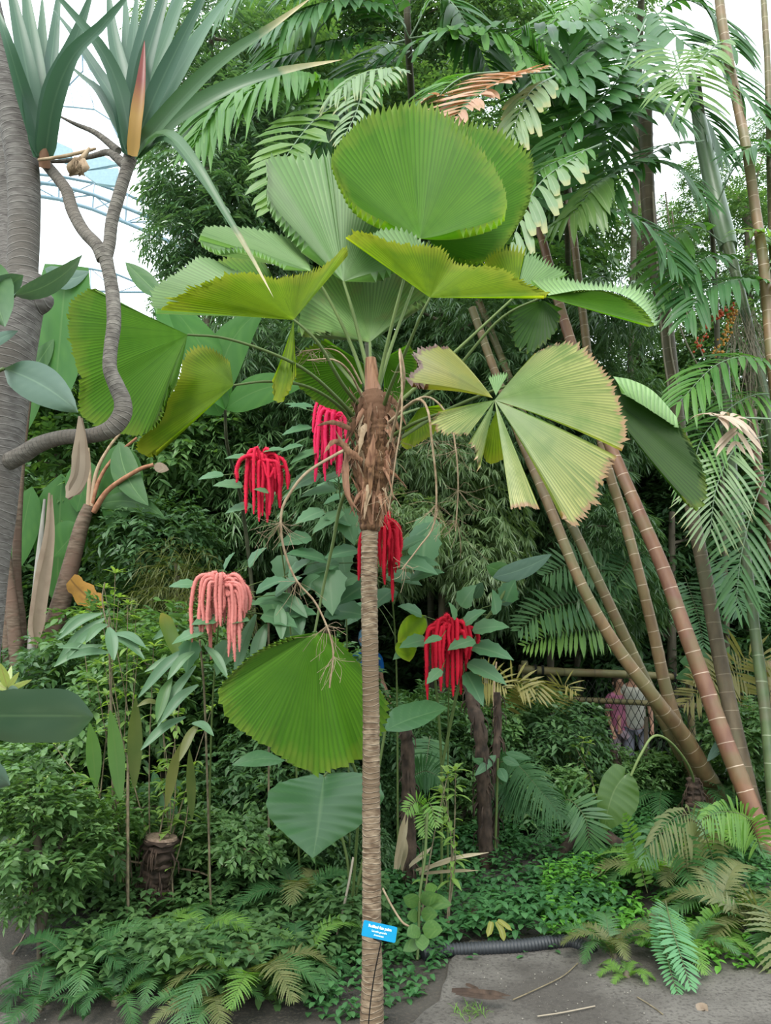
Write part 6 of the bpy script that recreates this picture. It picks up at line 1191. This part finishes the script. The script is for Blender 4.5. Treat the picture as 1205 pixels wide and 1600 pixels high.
def cover(label, poly, dens, L, mat, hgt=.10, seed=1, mound=.0):
    global RNG
    RNG = np.random.default_rng(seed)
    w = np.array([G(a, b)[:2] for a, b in poly]); lo, hi = w.min(0), w.max(0)
    n = int(np.prod(hi-lo)*dens); p = RNG.uniform(lo, hi, (n, 2)); p = p[inside(w, p)]
    clump = np.sin(p[:, 0]*6.1+seed)*np.cos(p[:, 1]*5.3)+np.sin(p[:, 0]*13+p[:, 1]*9)
    p = p[RNG.random(len(p)) < .62+.25*clump]; n = len(p); 
    hh = hgt*(0.75+.35*np.sin(p[:, 0]*3.7+seed)*np.sin(p[:, 1]*4.1))*RNG.uniform(.35, 1.1, n)
    k = 5; B = np.repeat(np.stack([p[:, 0], p[:, 1], ground_h(p[:, 0], p[:, 1])+hh], 1), k, 0)
    a = (np.tile(np.arange(k), n)*2.4+np.repeat(rnd(0, 6.28, n), k)); B[:, 2] -= np.tile(np.arange(k)*.014, n)
    B += RNG.normal(0, .006, B.shape)
    d = np.stack([np.cos(a), np.sin(a), rnd(-.25, .45, n*k)], 1)
    g = Geo(); V, F, A = blades(B, d, [0, 0, 1], L*rnd(.55, 1.15, n*k), L*.58*rnd(.8, 1.1, n*k), .35, 4, prof_oval, .25); g.add(V, F, A)
    return tag(g.obj('ground_cover', mat), label, 'ground cover', kind='stuff')
cover('low leafy ground cover filling the bed behind the path, right of the trunk', [(590, 1255), (1000, 1225), (1010, 1300), (1000, 1400), (950, 1455), (880, 1480), (700, 1478), (640, 1500), (590, 1500)], 620, .062, M_gc, .15, 2)
cover('brighter green ground cover at the path edge before the fern heap', [(850, 1370), (1000, 1350), (1010, 1440), (930, 1478), (850, 1470)], 700, .05, M_gc_b, .13, 3)
cover('creeping leafy ground cover round the foot of the palm', [(480, 1450), (640, 1455), (700, 1490), (690, 1530), (640, 1570), (600, 1600), (500, 1600), (420, 1540), (440, 1470)], 900, .045, M_gc, .12, 4)
cover('mixed low ground cover on the left side of the bed', [(60, 1420), (80, 1330), (0, 1300), (0, 1240), (600, 1240), (600, 1470), (480, 1580), (250, 1575), (90, 1560), (55, 1450)], 900, .062, M_gc_o, .24, 5)
cover('bright low leaves at the left edge above the bare soil', [(-40, 1400), (-40, 1250), (160, 1280), (200, 1400), (60, 1425)], 520, .05, M_gc_b, .22, 6)
cover('dark ground cover under the canes at the back right', [(880, 1260), (880, 1215), (1240, 1215), (1240, 1420), (1000, 1420), (1010, 1300)], 420, .065, M_gc, .18, 7)
cover('sprigs of ground cover creeping onto the path', [(640, 1500), (720, 1490), (960, 1490), (960, 1505), (800, 1500), (700, 1520), (640, 1570)], 160, .045, M_gc, .05, 8)
cover('low greenery among the right-hand ferns', [(980, 1420), (1240, 1400), (1240, 1520), (1120, 1530), (1060, 1500), (990, 1480)], 500, .05, M_gc_b, .12, 9)
RNG = np.random.default_rng(99)
# ================================================================ stumps, log, pipe, rail, sign, people, litter
M_stump = bark_mat('rotting_stump', (0.02, 0.014, 0.01), (0.075, 0.048, 0.034), (0.04, 0.026, 0.02), nscale=(24, 24, 14), bump=1.0)
M_cut = bark_mat('cut_wood', (0.16, 0.11, 0.08), (0.28, 0.2, 0.15), nscale=(60, 60, 60))
def stump(label, pts, r, name='tree_stump', cap=True, shag=0, mat=None):
    b = P(*pts[-1]); b[2] = 0
    o = thing(name, label, 'stump', b)
    q = np.array([[*P(*p), r[i]*mpp(p[2])] for i, p in enumerate(pts)]); q[-1, 2] = -.04
    s = spline(q, 50); s[:, 3] *= 1+.06*np.sin(np.arange(50)*1.3)+RNG.normal(0, .03, 50)
    g = Geo(); g.tube(s[:, :3], s[:, 3], 18); g.V[0] += RNG.normal(0, s[:, 3].mean()*.06, g.V[0].shape)
    g.obj('trunk', mat or M_stump, o)
    if cap:
        g = Geo(); c = s[0]; n = nz(s[0, :3]-s[4, :3]); g.tube(np.array([c[:3]-n*.01, c[:3]+n*.012]), np.array([c[3]*.98, c[3]*.9]), 18); g.obj('cut_face', M_cut, o)
    if shag:
        g = Geo()
        for i in range(shag):
            j = random.randint(0, 49); a = random.uniform(0, 6.28); d = np.array([math.cos(a), math.sin(a), 0]); p0 = s[j, :3]+d*s[j, 3]*.9
            g.tube(np.array([p0, p0+d*.03+[0, 0, -.03], p0+d*.035+[0, 0, -.09]]), np.array([.006, .005, .002]), 4, cap=False)
        tag(g.obj('bark_shreds', M_stump, o), None, None, kind='stuff')
    return o
stump('dark rotting tree stump standing in the ferns at left', [(252, 1310, 4.5), (246, 1350, 4.5), (238, 1390, 4.5), (238, 1460, 4.5)], [25, 21, 23, 29], shag=50)
stump('dark fibrous stump under the deep red tassels', [(733, 1062, 5.6), (740, 1105, 5.5), (752, 1160, 5.4), (760, 1340, 5.4)], [10, 10, 10, 11], shag=70)
stump('narrow dark stump left of the bamboo rail', [(777, 1082, 5.8), (778, 1130, 5.8), (775, 1200, 5.7), (772, 1330, 5.7)], [5, 6, 6, 7], cap=False, shag=60)
stump('dark trunk half hidden by the blue-green leaf right of the palm', [(634, 1140, 4.9), (638, 1200, 4.9), (640, 1400, 4.9)], [9, 10, 11], cap=False, shag=30)
stump('fibrous root stub at the foot of the left cane pair', [(1083, 1216, 6.2), (1086, 1245, 6.2), (1090, 1300, 6.2)], [9, 13, 17], cap=False, shag=50)
stump('small brown stub in the undergrowth below the rail', [(958, 1172, 6.9), (960, 1200, 6.9), (962, 1260, 6.9)], [5, 7, 8], cap=False, shag=30)
o = thing('dead_stick', 'pale dry stick standing behind the narrow stump', 'stick', P(774, 1330, 5.85)*[1, 1, 0]); g = Geo(); tubepx(g, [(776, 1034, 5.85), (772, 1080, 5.85), (774, 1200, 5.85), (774, 1290, 5.85)], [1.2, 1.6, 1.8, 2], 6, 20); g.obj('stick', M_dead, o)
for lb, pts, r, m in [('thin grey cane leaning left of the palm trunk', [(552, 1340, 4.2), (545, 1380, 4.1), (532, 1440, 4.0), (519, 1486, 4.0)], 1.8, M_root), ('bare forked twig leaning right of the palm trunk', [(598, 1388, 3.9), (612, 1415, 3.85), (628, 1440, 3.8), (640, 1448, 3.8)], 1.6, M_dead),
                      ('dry pole lying across beside the left stump', [(150, 1328, 4.7), (200, 1345, 4.7), (300, 1360, 4.7), (330, 1370, 4.7)], 1.5, M_dead), ('long dark twig lying on the sandy path', [(802, 1562, 0), (840, 1545, 0), (880, 1525, 0), (903, 1505, 0)], 1.2, M_twig),
                      ('short twig lying on the path at right', [(996, 1558, 0), (1020, 1573, 0), (1036, 1585, 0)], 1.2, M_twig), ('curved pale stick on the path below the fern heap', [(840, 1588, 0), (880, 1582, 0), (930, 1572, 0)], 1.3, M_root), ('pale splinter on the dark soil at left', [(20, 1490, 0), (30, 1476, 0), (39, 1460, 0)], 2.4, M_cut)]:
    g = Geo()
    if pts[0][2] == 0:
        q = np.array([G(a, b, .018) for a, b, _ in pts]); g.tube(spline(q, 14), r*.0022, 6)
    else: tubepx(g, pts, r, 6, 20)
    tag(g.obj('twig', m), lb, 'twig')
# fallen curved log
q = np.array([[*G(868, 1345, .03), .03], [*(G(895, 1340, .0)+[0, 0, .10]), .042], [*(G(930, 1340, .0)+[0, 0, .16]), .046], [*(G(965, 1345, 0)+[0, 0, .11]), .045], [*G(995, 1355, -.02), .035]])
s = spline(q, 40); g = Geo(); g.tube(s[:, :3], s[:, 3]*(1+.08*np.sin(np.arange(40)*1.7)), 14); tag(g.obj('fallen_log', M_stump), 'dark curved log arching out of the ground cover at right', 'log')
# black corrugated pipe along the bed edge
q = np.array([G(660, 1492, .02), G(700, 1486, .02), G(760, 1482, .03), G(820, 1478, .03), G(870, 1472, .03), G(895, 1474, .02), G(930, 1488, .01)])
s = spline(q, 200); g = Geo(); g.tube(s, .032+.003*np.sin(np.arange(200)*1.6), 14); tag(g.obj('drainage_pipe', plain('black_plastic', (0.02, 0.022, 0.026), .5, .5)), 'black ribbed pipe edging the bed beside the path', 'pipe')
# bamboo rail fence with rope net, far behind the canes
M_bam = bark_mat('bamboo_pole', (0.13, 0.115, 0.05), (0.21, 0.18, 0.085), (0.17, 0.12, 0.06), ring=(3.2, (0.06, 0.05, 0.03), .03, .9, .1), nscale=(8, 8, 8), rough=.5, spec=.4, bump=.2)
M_rope = plain('dark_rope', (0.02, 0.02, 0.018), .9)
fence = thing('bamboo_fence', 'bamboo rail fence with dark rope netting behind the leaning canes', 'fence', P(950, 1300, 7.9)*[1, 1, 0])
g = Geo(); tubepx(g, [(811, 1045, 7.8), (880, 1050, 7.8), (960, 1053, 7.8), (1040, 1057, 7.8), (1085, 1062, 7.8)], [6.5, 6.2, 6, 5.5, 4.5], 12, 60); g.obj('top_rail', M_bam, fence)
g = Geo(); tubepx(g, [(800, 1088, 7.85), (900, 1093, 7.85), (1000, 1098, 7.85), (1100, 1104, 7.85), (1215, 1108, 7.85)], 4.4, 10, 60); g.obj('lower_rail', M_bam, fence)
for x, y in ((835, 1046), (846, 1047), (1052, 1058), (1150, 1104)):
    g = Geo(); c = P(x, y, 7.8); th = np.linspace(0, 6.283, 14); ring = c+np.stack([0*th, np.cos(th)*.048, np.sin(th)*.048], 1)
    for k in range(3): g.tube(ring+[k*.008, 0, 0], .005, 5, cap=False)
    g.obj('lashing', M_rope, fence)
for x in (820, 1075, 1200): g = Geo(); c = P(x, 1040, 7.92); g.tube(np.array([c+[0, 0, .05], [c[0], c[1], -.05]]), .035, 10); g.obj('post', M_bam, fence)
g = Geo(); zt = P(900, 1062, 7.8)[2]; x0, x1 = P(812, 1100, 7.8)[0], P(1210, 1100, 7.8)[0]
nxn = int((x1-x0)/.07)
for i in range(-14, nxn+1):          # crossing strands of the net
    for sgn in (1, -1):
        a = x0+i*.07; pts = []
        for k in range(16):
            zz = zt-k*.07; xx = a+(k*.035 if sgn > 0 else (14*.07/2-k*.035))+random.uniform(-.008, .008)
            if x0 <= xx <= x1: pts.append([xx, 7.8+random.uniform(-.01, .01), zz])
        if len(pts) > 2: g.tube(np.array(pts), .0032, 4, cap=False)
g.obj('rope_net', M_rope, fence)

# people on the far path
def person(label, at, Y, h, shirt, legs_m, hair, cap=None, face=0.0, arm=(0.15, 0.15)):
    b = P(at, 1000, Y); b[2] = float(ground_h(b[0], b[1]))
    o = thing('person', label, 'person', b, local=True, rz=face); k = h/1.7
    def skin(name, joints, edges, mat, lv=2):
        me = bpy.data.meshes.new(name); me.from_pydata([tuple(np.array(j[:3])*k) for j in joints], edges, []); me.materials.append(mat)
        ob = sub(o, name, me); md = ob.modifiers.new('skin', 'SKIN'); 
        for i, j in enumerate(joints): me.skin_vertices[0].data[i].radius = (j[3]*k, (j[4] if len(j) > 4 else j[3])*k)
        me.skin_vertices[0].data[0].use_root = True; md.use_smooth_shade = True; sb = ob.modifiers.new('sub', 'SUBSURF'); sb.levels = lv; sb.render_levels = lv; return ob
    J = [(0, 0, .93, .14, .10), (0, 0, 1.12, .13, .10), (0, 0, 1.30, .16, .10), (0, 0, 1.43, .07, .07), (0, -.01, 1.50, .052, .055), (0, -.015, 1.58, .078, .09), (0, -.01, 1.66, .072, .085), (0, -.005, 1.70, .04, .05)]
    E = [(i, i+1) for i in range(7)]
    for sx, sw in ((-1, arm[0]), (1, arm[1])):
        n = len(J); J += [(sx*.17, 0, 1.40, .05), (sx*.21, .01, 1.13, .038), (sx*.22, -.02-sw, .90, .026), (sx*.22, -.04-sw, .84, .034, .018)]
        E += [(3, n), (n, n+1), (n+1, n+2), (n+2, n+3)]
        hx, hy, hz = J[-1][:3]
        for f in range(4):
            m = len(J); J += [(hx+(f-1.5)*.012*sx, hy-.012+.004*f, hz-.035, .008), (hx+(f-1.5)*.013*sx, hy-.02, hz-.07+.006*abs(f-1.5), .006)]; E += [(n+3, m), (m, m+1)]
        m = len(J); J += [(hx-sx*.025, hy-.02, hz-.01, .009), (hx-sx*.035, hy-.035, hz-.04, .007)]; E += [(n+3, m), (m, m+1)]
        n = len(J); J += [(sx*.09, 0, .86, .085), (sx*.10, -.005, .48, .055), (sx*.10, .01, .10, .038), (sx*.11, -.05, .035, .035, .03), (sx*.12, -.13, .03, .03, .02)]
        E += [(0, n), (n, n+1), (n+1, n+2), (n+2, n+3), (n+3, n+4)]
    skin('body', J, E, M_skin)
    g = Geo()          # face: nose, eyes, mouth, ears
    g.tube(np.array([(0, -.10, 1.625), (0, -.118, 1.59), (0, -.105, 1.575)])*k, np.array([.007, .014, .009])*k, 6)
    for sx in (-1, 1): g.tube(np.array([(sx*.082, 0, 1.62), (sx*.092, .005, 1.60), (sx*.083, 0, 1.57)])*k, np.array([.01, .016, .008])*k, 6)
    g.obj('face', M_skin, o).location = (0, 0, 0)
    g = Geo()
    for sx in (-1, 1): g.tube(np.array([(sx*.03-.012, -.103, 1.618), (sx*.03, -.107, 1.618), (sx*.03+.012, -.103, 1.618)])*k, np.array([.004, .007, .004])*k, 6)
    g.tube(np.array([(-.022, -.098, 1.545), (0, -.103, 1.543), (.022, -.098, 1.545)])*k, np.array([.003, .005, .003])*k, 6)
    sub(o, 'eyes_and_mouth', g.mesh('eyes_and_mouth', plain('dark_features', (.1, .03, .025))))
    sj = [(0, 0, .80, .165, .13), (0, 0, .98, .165, .13), (0, 0, 1.14, .16, .125), (0, 0, 1.30, .178, .125), (0, 0, 1.42, .09, .08)]; se = [(0, 1), (1, 2), (2, 3), (3, 4)]
    for sx in (-1, 1): n = len(sj); sj += [(sx*.175, 0, 1.39, .062), (sx*.205, .005, 1.2, .056)]; se += [(4, n), (n, n+1)]
    skin('shirt', sj, se, shirt)
    lj = [(0, 0, .93, .15, .115)]; le = []
    for sx in (-1, 1): n = len(lj); lj += [(sx*.09, 0, .84, .095), (sx*.10, -.005, .48, .068), (sx*.10, .01, .13, .055)]; le += [(0, n), (n, n+1), (n+1, n+2)]
    skin('trousers', lj, le, legs_m)
    g = Geo(); g.tube(np.array([(0, .012, 1.53), (0, .02, 1.60), (0, .008, 1.68), (0, 0, 1.725), (0, 0, 1.745)])*k, np.array([.07, .092, .09, .06, .01])*k, 14)
    sub(o, 'cap' if cap else 'hair', g.mesh('hair', cap or hair))
    if cap:
        g = Geo(); g.tube(np.array([(0, -.05, 1.672), (0, -.12, 1.668), (0, -.165, 1.66)])*k, np.array([.075, .06, .02])*k, 12, flat=.12); sub(o, 'cap_peak', g.mesh('cap_peak', cap))
    g = Geo()
    for sx in (-1, 1): g.tube(np.array([(sx*.10, .03, .05), (sx*.11, -.05, .045), (sx*.12, -.15, .035)])*k, np.array([.045, .045, .03])*k, 8)
    sub(o, 'shoes', g.mesh('shoes', plain('shoe', (.1, .09, .08))))
    return o
M_skin = plain('skin', (0.5, 0.27, 0.19), .6)
person('person in a blue shirt and pale blue cap behind the palm trunk', 573, 8.4, 1.555, plain('blue_shirt', (0.01, 0.14, 0.5)), plain('grey_trousers', (.12, .13, .15)), M_twig, cap=plain('pale_blue_cap', (0.2, 0.42, 0.6)), face=.6)
person('small person in a white shirt behind the netting', 986, 8.1, 1.24, plain('white_shirt', (0.6, 0.58, 0.52)), plain('dusty_trousers', (.25, .25, .32)), M_stump, face=-.3)
person('small person in a pink patterned top beside the one in white', 963, 8.15, 1.14, plain('pink_top', (0.6, 0.2, 0.34)), plain('pink_trousers', (.4, .3, .36)), M_stump, face=.2)

# sign
TL, TR, BR, BL = P(569.5, 1437.5, 2.96), P(621.5, 1449, 2.96), P(617.5, 1473.5, 2.93), P(563.5, 1462, 2.93)
cen = (TL+TR+BR+BL)/4; ux = nz(TR-TL); uz = nz((TL-BL)-ux*np.dot(TL-BL, ux)); uy = np.cross(uz, ux)
Wd = (np.linalg.norm(TR-TL)+np.linalg.norm(BR-BL))/2; Ht = np.dot((TL-BL+TR-BR)/2, uz)
base = P(573, 1640, 2.99); base[2] = 0
sign = thing('plant_sign', 'small bright blue plant name sign on a thin black stake in front of the trunk', 'sign', base)
R = np.stack([ux, uy, uz], 1)       # columns
def plate(w, h, t): 
    g = Geo(); r = .006; pts = []
    for cx, cz, a0 in ((w/2-r, h/2-r, 0), (-w/2+r, h/2-r, 90), (-w/2+r, -h/2+r, 180), (w/2-r, -h/2+r, 270)):
        for k in range(5): a = math.radians(a0+k*22.5); pts.append((cx+r*math.cos(a), cz+r*math.sin(a)))
    n = len(pts); V = [[x, -t/2, z] for x, z in pts]+[[x, t/2, z] for x, z in pts]+[[0, -t/2, 0], [0, t/2, 0]]
    g.add((np.array(V)@R.T)+cen, [[i, (i+1) % n, (i+1) % n+n, i+n] for i in range(n)])
    i = np.arange(n); V2 = np.array(V)@R.T+cen; g.add(V2, np.stack([(i+1) % n, i, np.full(n, 2*n)], 1)); g.add(V2, np.stack([i+n, (i+1) % n+n, np.full(n, 2*n+1)], 1)); return g
plate(Wd, Ht, .003).obj('sign_plate', plain('sign_blue', (0.0, 0.19, 0.36), .6, .12), sign, smooth=False)
M_white = plain('sign_white', (0.8, 0.85, 0.85), .5)
rot = Matrix(((ux[0], uz[0], -uy[0]), (ux[1], uz[1], -uy[1]), (ux[2], uz[2], -uy[2]))).to_euler()
for txt, dz, sz, off in (('Ruffled fan palm', .011, .0132, .00022), ('Licuala grandis', -.0035, .0095, 0.0), ('Arecaceae', -.0155, .0085, .0)):
    cu = bpy.data.curves.new('lettering', 'FONT'); cu.body = txt; cu.size = sz; cu.align_x = 'CENTER'; cu.align_y = 'CENTER'; cu.extrude = .0003; cu.offset = off; cu.materials.append(M_white)
    tmp = bpy.data.objects.new('tmp', cu); COL.objects.link(tmp); bpy.context.view_layer.update()
    me = bpy.data.meshes.new_from_object(tmp.evaluated_get(bpy.context.evaluated_depsgraph_get())); me.name = 'lettering'; bpy.data.objects.remove(tmp)
    t = bpy.data.objects.new('lettering', me); COL.objects.link(t); t.parent = sign; t.rotation_euler = rot
    t.location = cen+uz*dz-uy*(.0026 if uy[1] > 0 else -.0026)-base
M_steel = plain('black_steel', (0.012, 0.012, 0.014), .4, .5, .5)
g = Geo(); a = cen+uy*(.008 if uy[1] > 0 else -.008)+ux*.012; g.tube(spline([a+uz*.008, a-uz*.012, a-uz*.034, P(584, 1530, 2.98), P(576, 1600, 2.99), np.array([base[0], base[1], -.05])], 20), .0022, 8); g.tube(np.array([a-ux*.03-uz*.024, a+ux*.002-uz*.03]), .003, 6); g.obj('stake', M_steel, sign)

# straw-coloured dead fronds lying right of the trunk
M_straw = leaf_mat('straw_dead_leaf', (0.30, 0.24, 0.15), (0.45, 0.38, 0.27), .12, .8, .15, tcol=(1.1, 1.0, .8))
def litter(label, strips, name='dead_frond', mat=None):
    g = Geo()
    for pts, w in strips: strap(g, pts, w, prof=lambda t: np.minimum(.6+t*2, 1)*np.clip((1-t)*4, .1, 1), fold=.5)
    return tag(g.obj(name, mat or M_straw), label, 'dead leaf')
litter('tall straw-coloured folded dead leaf right of the palm trunk', [([(618, 1358, 4.4), (626, 1310, 4.4), (634, 1270, 4.4)], 8), ([(622, 1358, 4.4), (630, 1320, 4.35), (638, 1275, 4.35)], 6), ([(628, 1360, 4.4), (634, 1330, 4.3), (632, 1300, 4.3)], 7)])
litter('straw-coloured dead frond strips lying on the ground cover', [([(655, 1364, 4.5), (700, 1344, 4.45), (764, 1332, 4.4)], 6), ([(655, 1366, 4.5), (700, 1362, 4.45), (748, 1360, 4.4)], 5), ([(650, 1360, 4.5), (690, 1350, 4.4), (720, 1338, 4.4)], 6), ([(640, 1355, 4.5), (660, 1338, 4.4), (674, 1324, 4.4)], 9)])
litter('brown shrivelled leaf in the ground cover by the pipe', [([(734, 1424, 4.3), (742, 1430, 4.28), (750, 1442, 4.26)], 18)], 'dead_leaf', M_husk)
litter('brown curled leaf on the path at the lower right', [([(1090, 1578, 3.13), (1098, 1575, 3.16), (1107, 1580, 3.13)], 12)], 'dead_leaf', M_husk)
litter('dark strip of bark lying on the path', [([(706, 1548, 3.42), (750, 1552, 3.38), (798, 1556, 3.36)], 9), ([(712, 1552, 3.40), (755, 1558, 3.36), (790, 1560, 3.35)], 7), ([(728, 1538, 3.46), (742, 1544, 3.42), (752, 1550, 3.4)], 5)], 'bark_strip', M_stump)
litter('sprig of yellow leaves lying over the black pipe', [([(768, 1440, 4.0), (766, 1452, 3.98), (762, 1464, 3.96)], 9), ([(776, 1440, 4.0), (784, 1455, 3.97), (788, 1472, 3.95)], 9), ([(778, 1438, 4.0), (790, 1446, 3.98), (800, 1454, 3.97)], 7)], 'leaf_sprig', M_fr_y)
litter('arching dry brown strips heaped right of the left stump', [([(350, 1362, 4.7), (362, 1332, 4.65), (385, 1328, 4.6), (404, 1356, 4.6)], 3), ([(345, 1356, 4.7), (365, 1338, 4.65), (390, 1340, 4.6), (398, 1362, 4.6)], 3), ([(356, 1366, 4.7), (370, 1330, 4.65), (396, 1334, 4.6), (410, 1350, 4.6)], 3), ([(352, 1350, 4.7), (372, 1345, 4.6), (384, 1366, 4.6)], 4)], 'dead_frond', M_straw)
g = Geo()
c = G(735, 1590); n = 60; a = rnd(0, 6.28, n); V, F, A = blades(c+RNG.normal(0, .03, (n, 3))*[1, 1, 0]+[0, 0, .01], np.stack([np.cos(a), np.sin(a), rnd(.6, 2, n)], 1), [0, 0, 1], rnd(.03, .09, n), .0035, .4, 5, prof_lance); g.add(V, F, A)
tag(g.obj('grass_tuft', M_fern_b), 'small pale grass tuft on the path at the bottom edge', 'grass')
# pebbles and crumbs on the path
g = Geo()
for i in range(420):
    c = G(random.uniform(0, 1205), random.uniform(1470, 1640), .012); rr = random.uniform(.0015, .0055)
    if not (c[0] < -1.35 or c[0] > .3): continue
    g.tube(np.array([c-[0, 0, rr*.6], c, c+[0, 0, rr*.6]]), np.array([.4, 1, .4])*rr, 5)
tag(g.obj('gravel_crumbs', plain('gravel', (0.22, 0.2, 0.17), .9)), 'scattered crumbs of soil and gravel on the path', 'gravel', kind='stuff')
# steel roof trusses of the dome
M_truss = plain('dome_steel', (0.14, 0.22, 0.28), .5, .4)
def truss(label, a, b, c=None, r=.07, n=9):
    g = Geo(); A_ = spline([P(*p) for p in a], n); B_ = spline([P(*p) for p in b], n)
    g.tube(A_, r, 8); g.tube(B_, r, 8)
    for i in range(n): 
        g.tube(np.array([A_[i], B_[i]]), r*.45, 5)
        if i < n-1: g.tube(np.array([A_[i], B_[i+1]] if i % 2 else [B_[i], A_[i+1]]), r*.4, 5)
    if c:
        C2 = spline([P(*p) for p in c], n); g.tube(C2, r*.8, 8)
        for i in range(n):
            g.tube(np.array([A_[i], C2[i]]), r*.35, 5)
            if i < n-1: g.tube(np.array([B_[i], C2[i+1]]), r*.35, 5)
    tag(g.obj('roof_truss', M_truss), label, None, kind='structure')
truss('blue-grey steel roof truss seen past the left trunk', [(-20, 280, 24), (60, 284, 24), (130, 299, 24), (190, 322, 24), (262, 352, 24), (400, 420, 24)], [(-20, 300, 24), (60, 305, 24), (130, 322, 24), (190, 345, 24), (262, 376, 24), (400, 440, 24)], [(-20, 268, 26), (60, 272, 26), (130, 282, 26), (190, 300, 26), (262, 335, 26), (400, 400, 26)])
truss('lower steel roof truss beside the fork of the branch', [(100, 418, 28), (160, 422, 28), (200, 436, 28), (245, 456, 28), (330, 500, 28)], [(100, 452, 28), (160, 455, 28), (200, 458, 28), (245, 462, 28), (330, 520, 28)], None, .045, 7)
truss('steel purlins high in the dome at upper left', [(85, 150, 26), (130, 110, 26), (120, 60, 26)], [(82, 165, 26), (160, 175, 26), (185, 215, 26)], None, .03, 5)
g = Geo()
for q4 in ([(76, 216), (112, 232), (110, 247), (76, 244)], [(98, 252), (150, 237), (184, 256), (132, 266)], [(126, 268), (184, 262), (180, 290), (150, 286)]):
    v = np.array([P(x, y, 25) for x, y in q4]); m = len(v); v2 = v+[0, .15, 0]; g.add(np.vstack([v, v2]), [[i, (i+1) % m, (i+1) % m+m, i+m] for i in range(m)])
    if m == 4: g.add(v, [[0, 1, 2, 3]]); g.add(v2, [[3, 2, 1, 0]])
    else: g.add(v, [[0, 1, 2, 3, 4]]); g.add(v2, [[4, 3, 2, 1, 0]])
tag(g.obj('roof_panel', plain('dull_roof_panel', (0.25, 0.36, 0.42), .6)), 'grey-blue roof vent panels behind the branch', None, kind='structure')
